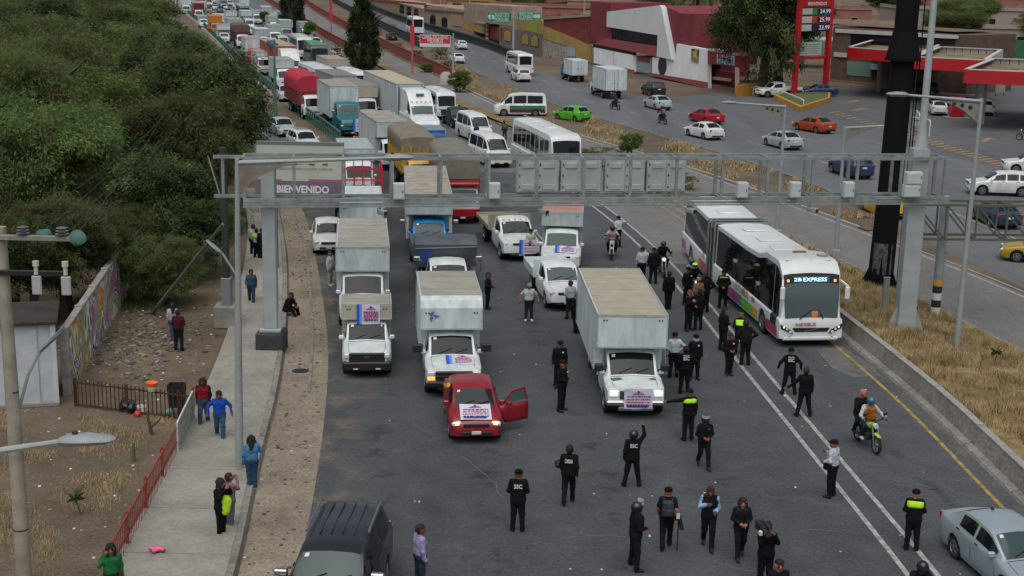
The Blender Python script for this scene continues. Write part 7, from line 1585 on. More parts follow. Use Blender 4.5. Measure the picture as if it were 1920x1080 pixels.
# ------------------------------------------------------------------ trees
TL = []
def grp(lab, x, y, h, r, c, low=.12, ry=1.): TL.append(tree('pepper_tree', lab, (x, y, 0), h, r, c, 'trees filling the left of the picture', low, ry=ry))
LEFT = [(-16.9,66,6.0,3.2,'dark0'),(-17.6,74,8.4,4.2,'pirul2')] + [(ASPH_L(y)-r_*(1.2 if y < 90 else 1.5), y, h*(.95 if y > 90 else 1), r_, c) for y, h, r_, c in ((83,9.4,4.6,'dark0'),(92,9.8,4.8,'pirul1'),(101,10,5.0,'dark0'),(111,10,5.2,'pirul0'),(122,10,5.6,'pirul2'),(135,10.5,6,'dark0'),(150,10.5,6.4,'pirul1'),(168,10.5,6.8,'pirul3'),(190,11,7.2,'pirul0'),(214,11.5,8,'dark0'),(245,12,9,'pirul2'),(290,12,10,'pirul1'))] + [
 (-18.9,57.5,5.2,2.9,'pirul2'),(-23.5,67,8.6,4.8,'pirul0'),(-26,77,10,5.4,'pirul3'),(-29.5,88,10.5,5.8,'pirul1'),(-33.5,100,10.5,6.2,'pirul0'),(-39,114,10.5,6.6,'pirul2'),(-46,131,11,7.2,'dark0'),(-55,152,11,7.8,'pirul1'),(-66,178,11,8.4,'pirul0'),(-80,210,11.5,9.4,'pirul3'),(-98,255,12,11,'pirul2'),
 (-21.8,50.5,5.6,3.6,'dark0'),(-26.5,58.5,7.4,4.8,'pirul1'),(-32.5,70,9,5.8,'pirul2'),(-38.5,84,10,6.6,'pirul0'),(-46,101,10.5,7.4,'pirul3'),(-56,122,11,8.2,'pirul2'),(-69,149,11.5,9.2,'pirul1'),(-86,184,12,10.4,'dark0'),(-108,230,12.5,12,'pirul0'),(-135,285,13,14,'pirul1'),(-112,330,13,13,'dark0')]
NM = ['drooping','bushy','dense','feathery','spreading','leafy']
WH = ['nearest','second','third','fourth','fifth','sixth','seventh','eighth','ninth','tenth','eleventh','twelfth','thirteenth','last']
for k, (x, y, h, r_, c) in enumerate(LEFT):
    row = 0 if k < 14 else 1 if k < 25 else 2; i = k-(0, 14, 25)[row]
    tone = {'dark0':'dark green'}.get(c, 'olive green')
    grp('%s %s tree, %s of the row %s' % (NM[k % 6], tone, WH[i], ('beside the road','one row back from the road','farthest from the road at the left edge')[row]), x, y, h, r_, c)
    if i == 0 and row == 0: pass
for k, (px, py, h_, r_, lb) in enumerate(((300,575,3.4,2.2,'brushy dry thicket behind the leaning prop'),(372,520,4.0,2.4,'dark thicket left of the dark post'),(225,560,4.2,1.9,'leafy branch hanging over the graffiti wall'),(120,600,4.6,2.2,'leafy crown hanging over the white shed'),(25,600,5.2,2.8,'dark crown over the shed roof at the left edge'),(75,625,4.8,2.0,'dark leafy crown right behind the white shed'))): tree('thicket_bush', lb, G(px, py), h_, r_, 'dark0' if k % 2 else 'pirul1', None, .3 if k > 1 else .05)
tree('dark_conifer', 'tall dark narrow tree in the median left of the pink post', G(548, 72), 11.5, 2.6, 'cone0', None, .1); tree('dark_conifer', 'tall dark bushy tree in the median right of the pink post', G(681, 130), hgt(681,130,2), 2.5, 'cone0', None, .1)
tree('roadside_shrub', 'bright green round shrub between the two dark median trees', G(581, 78), 3.6, 1.7, 'bright0', None, .15); tree('roadside_shrub', 'small pale shrub by the brown railing at the top', G(496, 52), 3.4, 1.1, 'bright0', None, .2); tree('roadside_shrub', 'small yellowish shrub below the bright green one', G(633, 112), 2.2, 1.0, 'dry0', None, .15); tree('roadside_shrub', 'olive bush left of the bright round shrub', G(562, 72), 3.0, 1.6, 'bush0', None, .05)
tree('roadside_shrub', 'green bush at the end of the red railing behind the vans', G(862, 172), 2.4, 1.9, 'bush0', None, .0); tree('roadside_shrub', 'upright green weed bush beside the message boards', G(1182, 297), 2.0, 1.1, 'bush0', None, .05)
tree('roadside_shrub', 'rusty dry bush right of the white bus', G(1120, 302), 1.1, 2.0, 'dry0', None, .0); tree('roadside_shrub', 'yellow green scrub below the message boards', G(1275, 355), 1.1, 1.3, 'dry0', None, .0)
for k, (px, py, h, r_) in enumerate(((700,92,1.6,1.6),(745,95,1.3,1.2),(780,112,1.4,1.1),(826,112,2.0,1.6),(800,135,1.2,1.3),(840,132,1.4,1.2))): tree('roadside_shrub', ['dusty scrub bush right of the dark median tree','grey scrub beside the black car','low scrub under the red sign','tall scrub left of the grey sign post','scrub close behind the red railing','scrub right behind the railing end block'][k], G(px, py), h, r_, 'bush0' if k % 2 == 0 else 'dry0', None, .0)
tree('large_tree', 'large dark spreading tree beside the fuel price sign', G(1425, 176), 15.5, 6.6, 'dark0', None, -.02); tree('large_tree', 'second dark tree behind the spreading one at the station', G(1462, 168), 15, 5.6, 'dark0', None, .0); tree('large_tree', 'round olive tree far behind the station store', (100, 262, 0), 9, 7.5, 'pirul0', None, .1); tree('roadside_shrub', 'dark round shrub in front of the long arcade', G(856, 48), 5.2, 2.0, 'dark0', None, .15); tree('roadside_shrub', 'dark shrub hanging by the red shop corner', G(1102, 112), 6.5, 1.8, 'dark0', None, .35); tree('roadside_shrub', 'dark shrub on the motel wall below the palms', G(1312, 128), 7.5, 2.2, 'dark0', None, .6)
for k, (x, y, h_, r_) in enumerate(((46,258,9,6),(58,288,10,7),(78,252,8,6),(92,292,10,8),(118,255,8.5,7),(126,300,10,8),(30,300,9,6),(20,275,7.5,5),(0,330,9,7),(60,365,11,9),(100,372,11,9))): tree('background_tree', ['round tree behind the grey yard wall','tree between the houses above the price sign','tree left of the green mesh fence','tree behind the mesh fence middle','tree right of the mesh fence','tree at the far right behind the canopies','tree two rows behind the motel','tree right behind the motel palms','tree behind the long arcade roofs','tree in the farthest rows, left one','tree in the farthest rows, right one'][k], (x, y, 0), h_, r_, ('pirul0','dark0','pirul3')[k % 3], 'trees among the houses', .1)
tree('cypress', 'slim dark cypress behind the right canopies', (73, 190, 0), 8.5, .9, 'cone0', None, .0)
def palm(label, loc, h, r_):
    o = thing('palm_tree', label, 'tree', loc); b = MB(); b.tube([(0,0,0),(.1,0,h*.5),(0,0,h)], [.32,.26,.22], 10, BARK); b.build('trunk', o); b = MB(); q = random.Random(int(loc[0]))
    for k in range(44):
        a = q.uniform(0, 6.28); el = q.uniform(-.4, 1.2); L = r_*q.uniform(.8, 1.1); pv = Vector((0,0,h)); pts = [pv]
        for i in range(1, 6): t = i/5; pts.append(pv+Vector((math.cos(a)*L*t*math.cos(el*.5), math.sin(a)*L*t*math.cos(el*.5), L*(math.sin(el)*t-.75*t*t))))
        sd = Vector((-math.sin(a), math.cos(a), 0))
        for i in range(5):
            for s in (1, -1):
                for j in range(3):
                    p = pts[i].lerp(pts[i+1], j/3); tip = p+sd*s*.75*(1-.1*i)+(pts[i+1]-pts[i])*.6+Vector((0,0,-.35)); w = (pts[i+1]-pts[i])*.12; b.add([p-w, p+w, tip], [(0,1,2)], LEAF[0] if el > 0 else LEAF[2])
    b.build('crown', o, smooth=0)
palm('shaggy palm tree behind the motel wall, left one', tuple(G(1316, 128)+Vector((0,9,0))), 11, 3.6); palm('shaggy palm tree behind the motel wall, right one', tuple(G(1342, 132)+Vector((0,9,0))), 11.5, 3.6)
# ------------------------------------------------------------------ vehicles
def GY(px, Y):
    lo, hi = -60., 1600.
    for _ in range(50):
        m = (lo+hi)/2
        if G(px, m).y > Y: lo = m
        else: hi = m
    return lo
WC = 'd0d9d8'; WM = paint(WC); BXW = mat('box_white', 'c6d1d1', .5, 0, .26, 3.0, coat=.1, streak=True); BXG = mat('box_grey', 'a6b3b1', .55, 0, .28, 3.0, streak=True)
GR = 'trucks at the head of the blockade'
# head of the queue
t = truck('box_pickup', 'white pickup with a low beige box and a banner over its windscreen, front left', 688, 710, 'pickup', WC, extra=1.5, group=GR, axles=(4.35,), bumper=BLACK); box_body(t, 3.25, 3.5, 1.86, .75, 2.36, mat('box_beige', 'aaa593', .6, 0, .15, 1.), TAN, 1.45, 1.79, doors=False); flat_body(t, 3.55, 5.4, 1.8, .85, WM, .5, .5)
lamp('headlamp_unit', LAMP, t, .0, .74, .87, .1, .2, .17); part('black_grille', BLACK, t, ('box', (-.06,-.66,.62), (.05,.66,.99), {'b': .04})); part('badge', CHROME, t, ('disc', (.035,0,.84), (1,0,0), .085, .02, 12), ('box', (.03,-.1,.82), (.05,.1,.86)))
part('bull_bar', BLACK, t, ('box', (-.12,-.9,.3), (.1,.9,.66), {'b': .06})); part('fog_lamp', LAMP, t, ('box', (.08,-.5,.38), (.11,-.32,.43)), ('box', (.08,.32,.38), (.11,.5,.43)))
banner(t, 'white banner with a blue edge hung above the windscreen of the front left pickup', 1.77, -.38, .5, 1.6, 2.38, 7)
t = truck('box_truck', 'white box truck with a clean front panel and dark windscreen, second in the left lane', 681, GY(681, 55.8), 'vanfront', WC, extra=1., group=GR, axles=(6.2,), far=True); box_body(t, 2.6, 8.4, 2.25, .95, 3.12, BXW, TAN, .85, 2.08)
t = truck('box_truck', 'white box truck with its front panel just below the gantry, third in the left lane', 679, GY(679, 66.5), 'cabover', WC, extra=1., group=GR, axles=(4.6,), far=True); box_body(t, 1.8, 6.6, 2.15, .95, 3.2, BXW, BXW, .9, 2.25)
t = truck('stake_truck', 'truck with a bright red open stake cage beside the billboard', 684, GY(684, 76.5), 'cabover', 'c4c8c6', group=GR, axles=(4.4,), far=True); stake_rack(t, 2.0, 6.6, 2.1, 1.15, 3.25, mat('rack_red', (.5,.025,.04), .5, 0, .15))
t = truck('box_truck', 'pale box truck with a flat white face behind the red stake truck', 674, GY(674, 88), 'cabover', WC, group=GR, axles=(4.4,), far=True); box_body(t, 1.8, 6.4, 2.1, .95, 3.0, BXW, BXG, .8, 2.2)
t = truck('box_truck', 'white hooded box truck with a lilac banner on its bonnet behind the red car', 851, 748, 'fullsize', WC, extra=2.5, group=GR, axles=(5.0,), lit=False); box_body(t, 3.2, 6.3, 2.25, 1.0, 3.2, BXW, TAN, 1.3, 2.02, .38)
part('wide_grille', BLACK, t, ('box', (-.05,-.66,.68), (.05,.66,1.02), {'b': .03})); lamp('headlight', LAMP, t, .0, .81, .93, .08, .26, .14); lamp('indicator', AMBERON, t, .0, .81, .76, .08, .26, .13); part('chrome_bar', CHROME, t, ('box', (-.02,-.62,.84), (.06,.62,.87))); part('bowtie_badge', mat('badge_gold', (.6,.45,.12), .3, .8), t, ('box', (.04,-.15,.82), (.075,.15,.89)), ('box', (.04,-.07,.79), (.072,.07,.92)))
mirrors(t, 1.55, 1.05, 1.3, BLACK, 1.9); part('lower_bumper', BLACK, t, ('box', (-.1,-.95,.42), (.06,.95,.66), {'b': .06}))
lg = mat('logo_blue', (.04,.15,.3), .6); part('front_logo', lg, t, ('prism', [(-1.885,-.82,2.62),(-1.885,-.62,2.72),(-1.885,-.72,2.5)], (.012,0,0)), ('prism', [(-1.885,-.66,2.58),(-1.885,-.42,2.54),(-1.885,-.6,2.46)], (.012,0,0)), ('prism', [(-1.885,-.8,2.48),(-1.885,-.66,2.5),(-1.885,-.74,2.32)], (.012,0,0)))
bn = banner(t, 'lilac banner lying on the bonnet of the white box truck', .35, -.25, .75, .0, .8, 4, True, -1.42); bn.matrix_basis = t.matrix_basis @ Matrix.Translation((-.38, 0, 1.165)) @ Matrix.Rotation(-1.46, 4, 'Y')
t = truck('box_truck', 'largest white box truck with a dusty tan roof and lit headlights at the front', 1191, 787, 'vanfront', WC, extra=.5, group=GR, axles=(6.2,), lit=True, bumper=CHROME); box_body(t, 2.5, 8.9, 2.42, 1.05, 3.28, BXW, mat('tan_roof', 'a39c8a', .9, 0, .12, 1.5), 1.05, 2.12)
part('dark_grille', plain('3a3f40', .6), t, ('box', (-.05,-.56,.74), (.035,.56,1.02), {'b': .02})); lamp('headlamp_unit', LAMPON, t, .0, .76, .93, .08, .3, .2); part('bumper_bar', CHROME, t, ('box', (-.08,-1.02,.5), (.07,1.02,.68), {'b': .05})); part('paint_wear', mat('bare_metal', (.16,.18,.17), .6, .3, .4, 8), t, ('prism', [(-.62,-.72,1.215),(-.72,-.38,1.225),(-.86,-.5,1.235),(-.8,-.8,1.22)], (0,0,.008)), ('prism', [(-.75,.5,1.225),(-.7,.78,1.215),(-.86,.7,1.23)], (0,0,.008)))
mirrors(t, 1.3, 1.0, 1.35, BLACK, 1.6); part('mirror_stay', CHROME, t, ('bar', (-1.3,-1.2,1.2), (-1.5,-1.15,2.2), .03, .03), ('bar', (-1.3,1.2,1.2), (-1.5,1.15,2.2), .03, .03))
banner(t, 'white printed banner with an arrow tied over the grille of the largest box truck', -.09, -.42, .55, .42, 1.12, 4, False, 0., True)
# red car, driver door open
p = CARS['compact']; c = car('red_car', 'dark red saloon with its driver door open and a banner on the bonnet', 'compact', 893, 834, '8c1220', extra=4.5, group=None, omit_left_door=True, lit=False)
lamp('headlight', mat('warm_lamp', (1,.75,.4), .2, emit=.8), c, .06, .64, .69, .1, .22, .13, -.3)
S = shell_of(p); m = paint('8c1220'); d = S.side(.99, 2.09, .04, .97, 1, m, 1, 4, .0); hinge = Matrix.Translation((-.98, .84, 0)) @ Matrix.Rotation(R(-62), 4, 'Z') @ Matrix.Translation((.98, -.84, 0))
do = d.build('open_door', c); do.matrix_basis = hinge; sm = do.modifiers.new('thick', 'SOLIDIFY'); sm.thickness = .09; sm.offset = -1
S.side(1.15, 2.03, .12, .84, 1, GLASS2).build('door_glass', do); part('door_frame', m, do, *[('bar', S.side_pt(a, va, 1), S.side_pt(b_, vb, 1), .05, .05) for a, va, b_, vb in ((1.08,.1,1.55,.92),(1.55,.92,2.06,.9),(2.06,.9,2.08,.05))]); part('mirror', m, do, ('box', (-1.3,.88,1.0), (-1.16,1.1,1.13), {'b': .03}))
part('cabin_opening', mat('cabin_dark', (.02,.02,.022), .9), c, ('box', (-2.08,.79,.36), (-1.02,.855,.93), {'b': .02}))
bn = banner(c, 'white printed banner with a blue arrow spread on the bonnet of the red car', .3, -.5, .5, 0, .82, 4, False, 0, True); bn.matrix_basis = c.matrix_basis @ Matrix.Translation((-.1, 0, .815)) @ Matrix.Rotation(-1.24, 4, 'Y')
# tarp dump truck and others behind
t = truck('dump_truck', 'white nosed dump truck under a dark blue grey tarpaulin behind the front trucks', 846, GY(846, 58.6), 'fullsize', WC, extra=1.5, group=GR, axles=(6.6,7.9), W=2.2)
TB = mat('tarp_slate', (.075,.09,.105), .7, 0, .3, 1.5, .2, 10); b = MB(); b.prism([(-3.5,-1.42,1.35),(-3.3,-1.42,2.42),(-3.5,-1.42,2.62),(-4.4,-1.42,2.68),(-5.0,-1.42,1.95),(-9.0,-1.42,1.8),(-9.0,-1.42,1.2)], (0,2.84,0), TB); b.build('tarpaulin', t, smooth=20); part('tarp_patch', mat('tarp_blue', (.03,.08,.26), .7, 0, .2), t, ('prism', [(-3.47,-1.3,1.5),(-3.33,-1.25,2.2),(-3.33,-.6,2.2),(-3.47,-.7,1.5)], (.012,0,0))); part('tarp_edge', MATS['tarp_blue'], t, ('box', (-4.4,1.40,1.5), (-3.6,1.435,2.35))); part('tarp_rope', plain('8f9698', .7), t, ('bar', (-3.3,-1.4,2.25), (-3.3,1.4,2.32), .04, .03)); part('stay', CHROME, t, ('bar', (-3.7,1.1,1.3), (-2.6,1.2,1.0), .06, .06), ('bar', (-3.7,-1.1,1.3), (-2.6,-1.2,1.0), .06, .06), ('tube', [(-2.3,1.35,1.2),(-2.2,1.5,1.5),(-2.2,1.5,2.3)], .03, 6)); mirrors(t, 2.2, 1.25, 1.9, CHROME, 1.5)
t = truck('box_truck', 'bright blue nosed truck with a long plank roofed box under the gantry', 806, GY(806, 68.6), 'fullsize', '1e7ec4', group=GR, axles=(7.5,9.2), W=2.4, glass=GLASS2, extra=-1.); box_body(t, 3.5, 12.6, 2.4, 1.15, 3.15, BXG, mat('plank_roof', 'a0988a', .9, 0, .3, 2.), 1.5, 2.2); part('front_frame', mat('frame_pale2', 'a8aca8', .6), t, ('box', (-2.3,-1.2,.9), (-2.1,-1.05,2.2)), ('box', (-2.3,1.05,.9), (-2.1,1.2,2.2))); mirrors(t, 2.1, 1.25, 1.7, CHROME, 1.4)
t = truck('flatbed_truck', 'white pickup with an empty flatbed and a banner on its grille under the gantry', 978, 492, 'fullsize', WC, extra=5, group=GR, axles=(5.6,), lit=False, bumper=BLACK, W=2.1); flat_body(t, 3.45, 7.4, 2.3, 1.15, mat('deck_tan', '9a917f', .8, 0, .25, 2), .14, .75); part('roof_markers', AMBER, t, *[('box', (-2.05,y-.04,1.86), (-1.98,y+.04,1.9)) for y in (-.6,-.3,0,.3,.6)]); banner(t, 'lilac banner with a blue base on the grille of the flatbed pickup', -.06, -.15, .75, .45, 1.2, 3)
t = truck('box_pickup', 'old white pickup with a salmon roofed box and a draped banner', 1050, GY(1050, 66.5), 'fullsize', 'cfd2cc', extra=-9, group=GR, axles=(5.0,), far=True, glass=GLASS2); box_body(t, 3.2, 6.4, 2.05, 1.0, 2.75, BXG, mat('salmon_roof', 'ad8174', .9, 0, .2, 1.5), .75, 2.05, trim=mat('pale_blue_trim', '9fb0b8', .6)); bn = banner(t, 'white and blue banner draped over the bonnet of the old white pickup', .2, -.3, .75, 0, .9, 4); bn.matrix_basis = t.matrix_basis @ Matrix.Translation((-.12, 0, 1.17)) @ Matrix.Rotation(-1.40, 4, 'Y')
t = truck('flatbed_truck', 'white pickup with a low white cargo bed and amber lamp beside the largest truck', 1064, 585, 'pickup', 'dde1e0', extra=3.5, group=GR, axles=(4.6,), bumper=BLACK, glass=GLASS2); flat_body(t, 3.25, 5.9, 2.0, .95, WM, .3, .75); banner(t, 'lilac banner on the front of the white pickup with the low cargo bed', -.06, .1, .85, .25, 1.0, 4, False); lamp('indicator', AMBERON, t, .08, .72, .84, .1, .1, .08)
car('white_hatchback', 'small white hatchback at the left edge of the road beside the box trucks', 'hatch', 617, 479, 'd4d9d8', extra=3, group='cars on the near road')
t = truck('tarp_truck', 'red and white truck with a dome of grey tarpaulin and red stake sides', 868, GY(868, 79.5), 'cabover', 'b9bcb8', group=GR, axles=(6.5,8), W=2.4, far=True); tarp_body(t, 2.4, 11.0, 2.4, 1.2, 2.5, 3.75, mat('tarp_olive', '77746a', .85, 0, .2, 1.5, .2, 8), mat('stake_red', (.36,.03,.03), .6, 0, .2), .55); part('red_nose', paint('a01820'), t, ('box', (-.05,-1.0,.45), (.04,1.0,.95), {'b': .08})); part('sun_visor', paint('a01820'), t, ('box', (-.75,-1.0,2.2), (-.25,1.0,2.4), {'b': .05}))
t = truck('tarp_truck', 'yellow fronted truck under a long scalloped brown tarpaulin', 793, GY(793, 89.5), 'cabover', 'c99a1c', group=GR, axles=(5.5,7), W=2.4, far=True, glass=GLASS2); tarp_body(t, 1.9, 9.6, 2.35, 1.2, 2.75, 3.65, mat('tarp_brown', '7d7568', .85, 0, .2, 1.5, .2, 8), mat('stake_yellow', (.5,.33,.03), .6, 0, .2), .3); part('yellow_rail', paint('c99a1c'), t, ('box', (-1.9,-1.15,2.4), (-1.75,1.15,2.5)), *[('box', (-1.86,y-.04,2.4), (-1.76,y+.04,2.95)) for y in (-1.1,-.55,0,.55,1.1)])
t = truck('box_truck', 'white box truck with a plain front panel left of the yellow truck', 742, GY(742, 99.5), 'cabover', WC, group=GR, axles=(5.2,), W=2.3, far=True); box_body(t, 1.9, 8.6, 2.35, 1.0, 3.45, BXW, TAN, 1.0, 2.35)
t = truck('delivery_truck', 'teal hooded truck with a long white box and a lilac banner', 662, 258, 'hooded', '176a74', curve=GUARD, group=GR, axles=(8.2,9.5), W=2.4, glass=GLASS2); box_body(t, 4.2, 11.6, 2.5, 1.25, 3.95, BXW, TAN, 0.); banner(t, 'lilac and blue banner on the bumper of the teal truck', -.06, .0, 1.0, .5, 1.6, 3); mirrors(t, 2.2, 1.2, 1.9, CHROME, 1.4)
t = truck('tarp_truck', 'truck under a bright red domed tarpaulin behind the teal truck', 590, GY(590, 130), 'cabover', 'd8d4d2', curve=GUARD, group=GR, axles=(7.5,8.8), W=2.4, far=True); tarp_body(t, 2.2, 11.2, 2.5, 1.25, 2.7, 4.0, mat('tarp_red', (.42,.02,.045), .7, 0, .15, 1.2, .15, 8), mat('stake_maroon', (.2,.04,.04), .7, 0, .2), .75, False)
# semi and its trailer
t = truck('semi_tractor', 'white long nosed semi tractor with a high sleeper cab', 803, GY(803, 117.5), 'sleeper', 'd9dedd', group=GR, axles=(5.2,6.5), W=2.45, glass=GLASS2, extra=1, xe=7.5); part('sleeper_window', DARKW, t, ('prism', [(-3.2,-.35,3.55),(-3.2,.35,3.55),(-3.05,.35,3.42),(-3.05,-.35,3.42)], (.06,0,.06))); part('exhaust_stack', CHROME, t, ('tube', [(-6.1,1.15,.9),(-6.1,1.15,3.9)], .09, 10), ('tube', [(-6.1,-1.15,.9),(-6.1,-1.15,3.9)], .09, 10)); part('cab_lights', AMBER, t, *[('box', (-2.62,y-.06,2.95), (-2.52,y+.06,3.02)) for y in (-.8,-.4,0,.4,.8)]); mirrors(t, 2.1, 1.3, 2.0, WM, 1.6)
tr = thing('semi_trailer', 'long white box trailer with a cream roof behind the white semi tractor', 'trailer', t.location.copy(), t.rotation_euler.z); box_body(tr, 6.7, 21.5, 2.55, 1.2, 4.1, mat('trailer_white', 'bcc4c5', .5, 0, .25, 2.5, streak=True), mat('cream_roof', 'b0aa94', .85, 0, .15, .8), 0.); chassis(tr, 7.5, 21.4, 2.5, (19.4,20.7), .5, 1.1); part('landing_leg', STEELD, tr, ('box', (-9.6,-.9,.05), (-9.4,-.75,1.2)), ('box', (-9.6,.75,.05), (-9.4,.9,1.2)))
t = truck('blue_truck', 'low blue pickup truck with a covered bed before the semi tractor', 826, GY(826, 105.5), 'pickup', '2e5a9a', group=GR, axles=(4.4,), far=True, extra=-3); box_body(t, 3.2, 6.0, 1.9, .8, 1.95, paint('35609c'), mat('blue_cover', '6f8a9c', .7, 0, .2), 0., ribs=False)
bus('minibus', 'white topped minibus with an orange and blue front right of the semi', 838, 226, 6.6, 2.1, 2.7, 'd0d4d6', nwin=4, stripe='2c4fa0', far=True)
t = truck('dark_pickup', 'dark green pickup squeezed between minibus and white van', 868, 242, 'pickup', '1d2b26', group=GR, axles=(4.3,), far=True); flat_body(t, 3.2, 5.4, 1.75, 1.0, paint('1d2b26'), .2, .3)
car('white_van', 'white passenger van facing the camera behind the grey tarpaulins', 'van', 906, 268, 'd6dad9', group='cars on the near road', extra=3); car('white_van', 'cream roofed white van left of the white bus', 'van', 940, 316, 'd8d8d0', group='cars on the near road', extra=4)
bus('city_bus', 'white bus with a roof rail and large dark windscreen behind the message boards', 1062, 341, 11.2, 2.5, 3.25, 'd9dddc', nwin=8, extra=0)
car('striped_van', 'white van with green and maroon side stripes crossing the lane sideways', 'van', 926, 216, 'd5d6cf', rz=183, group=None)
sv = [o_ for o_ in COL.objects if o_.name.startswith('striped_van')][0]; S = shell_of(CARS['van'])
for sg in (1, -1):
    for v0, v1, cl in ((.02,.36,'6b1430'),(.37,.62,'1f7a5c')): S.side(1.5, 5.0, v0, v1, sg, paint(cl), 1, 4, .016, 10).build('stripe', sv)
articulated_bus()
# black SUV and silver saloon in the foreground
S0 = G(662, 937, 1.86); p = CARS['bigsuv']; rz = R(-93.2); d = Vector((math.cos(rz), math.sin(rz), 0)); q = S0+d*5.1
o = thing('black_suv', 'black sport utility vehicle with roof rails in the left foreground', 'car', (q.x, q.y, 0), rz); skin(o, p, mat('paint_black', (.016,.018,.02), .28, 0, .2, 1.5, coat=.4), GLASS2)
for sg in (1, -1): part('roof_rail', CHROME, o, ('tube', [(-3.0,sg*.74,1.9),(-3.2,sg*.74,1.96),(-4.8,sg*.74,1.94),(-5.0,sg*.74,1.87)], .03, 6)); part('mirror_cap', CHROME, o, ('box', (-1.96,sg*.96,1.21), (-1.8,sg*1.28,1.42), {'b': .03}))
Sh = shell_of(p)
for y in (-.45,-.15,.15,.45): part('roof_groove', BLACK, o, ('bar', Vector(Sh.top_pt(2.9,y/.8))+Vector((0,0,.02)), Vector(Sh.top_pt(4.8,y/.8))+Vector((0,0,.03)), .025, .03))
Sh.wind(2.2, 2.72, mat('dark_film', (.012,.012,.014), .2, coat=.5), .9, .012).build('front_roof_glass', o)
p = CARS['sedan']; rz = R(-80); d = Vector((math.cos(rz), math.sin(rz), 0)); q = G(1868, 962, 1.43)+d*2.95
o = thing('silver_car', 'silver grey saloon in the lower right corner', 'car', (q.x, q.y, 0), rz); skin(o, p, mat('paint_silver', (.36,.42,.45), .3, .35, .08, 1.5, coat=.5), GLASS2)
part('aerial', BLACK, o, ('box', (-3.2,-.03,1.43), (-3.1,.03,1.5), {'b': .01}))
# far part of the jam
FG = 'vehicles of the distant jam'
def far_box(label, px, Y, cab, col, W, z1, L, boxm=BXW, roof=TAN, over=.9, zo=2.2, z0=1.0, extra=0.):
    t = truck('box_truck', label, px, GY(px, Y), cab, col, curve=GUARD, group=FG, far=True, axles=(L-1.6,), W=W-.1, extra=extra); x0 = CAB[cab]['L']+.05; box_body(t, x0, L, W, z0, z1, boxm, roof, over, max(zo, CAB[cab]['H']+.05) if over else None, ribs=False, doors=False); return t
car('silver_car', 'silver pickup like car at the foot of the small white truck', 'suv', 541, 192, 'b5bbbd', curve=GUARD, group=FG, far=True)
far_box('white box truck with a grey visor left of the red tarpaulin', 536, 160, 'cabover', WC, 2.2, 3.2, 7.0); far_box('white panel van truck behind the guard rail near the green post', 498, 177, 'cabover', WC, 2.2, 2.9, 7.0, over=.6)
far_box('white box truck with a red cab behind the trees', 479, 194, 'cabover', 'b01828', 2.4, 3.5, 9.0, over=0.); 
t = truck('tarp_truck', 'maroon tarpaulin truck far up the left lane', 456, GY(456, 226), 'cabover', 'd0d0cc', curve=GUARD, group=FG, far=True, axles=(7,)); tarp_body(t, 2, 10, 2.5, 1.2, 2.8, 3.8, mat('tarp_maroon', (.12,.075,.06), .8, 0, .2), mat('stake_dark', (.09,.03,.03), .8), .25)
far_box('white box pickup low in the far left lane', 422, 238, 'pickup', WC, 2.1, 3.1, 6.0, over=.9); far_box('orange box truck beyond the white box pickup', 406, 262, 'cabover', 'c26a10', 2.3, 3.5, 8.0, paint('d0780f'), paint('d0780f'), .9); far_box('white pickup box carrying a red board far up the lane', 383, 285, 'pickup', WC, 2.0, 2.4, 5.6, over=.4)
far_box('maroon fronted white truck near the top of the jam', 374, 318, 'cabover', WC, 2.4, 3.8, 9.5, paint('6e2030'), TAN, .9); far_box('tall white trailer truck at the top left end of the jam', 350, 345, 'cabover', WC, 2.5, 4.0, 12, BXW, BXW, .8); far_box('pale truck farthest up the left lane', 336, 395, 'cabover', WC, 2.5, 4.0, 12, BXG, BXG, .8)
for px, py, kd, cl, lb in ((392,24,'sedan','7d8a8c','grey saloon near the top of the jam'),(400,35,'sedan','8f989a','second grey saloon just below the first at the top'),(421,20,'suv','d0d4d4','white car in the middle lane at the top'),(429,27,'sedan','6f7a7e','dark grey car behind the green white bus'),(413,9,'van','c8cccc','white van at the very top of the middle lane'),(427,8,'suv','cfd3d2','white car at the top right of the jam'),(469,58,'van','d2d6d4','white van beside the brown railing'),(478,66,'hatch','c8cecd','white small car just ahead of the white van'),(488,80,'suv','8a9598','grey square car ahead of the small white car')): car('distant_car', lb, kd, px, py, cl, curve=GUARD, group=FG, far=True)
bus('city_bus', 'green and white bus at the top right of the jam', 460, 38, 11, 2.5, 3.2, '2c5c54', curve=GUARD, roofcol='c4c8c2', far=True, group=FG); far_box('grey roofed box truck with a pinkish front beside the orange truck', 443, 245, 'cabover', 'a04a42', 2.5, 3.7, 10, BXG, TAN, .9)
t = truck('semi_tractor', 'white semi tractor with roof visor in front of the orange trailer', 553, GY(553, 166), 'sleeper', 'd4d8d4', curve=GUARD, group=FG, far=True, axles=(5.2,), extra=2); tr = thing('semi_trailer', 'orange sided trailer with a dusty roof and blue tarpaulin roll', 'trailer', t.location.copy(), t.rotation_euler.z); box_body(tr, 6.6, 20, 2.55, 1.2, 4.1, mat('trailer_orange', (.33,.09,.045), .7, 0, .2, .5), mat('trailer_roof', 'a39a86', .9, 0, .2, .6), 0., doors=False); chassis(tr, 8, 19.8, 2.5, (18,19.2), .5, 1.1); part('tarp_roll', mat('roll_blue', (.06,.1,.17), .8, 0, .4, 4), tr, ('tube', [(-6.9,-1.2,3.9),(-9,-1.3,4.2),(-13,-1.2,4.15)], [.5,.45,.25], 8)); part('red_front', paint('b8301c'), tr, ('box', (-6.6,-1.2,2.9), (-6.56,1.2,4.05)))
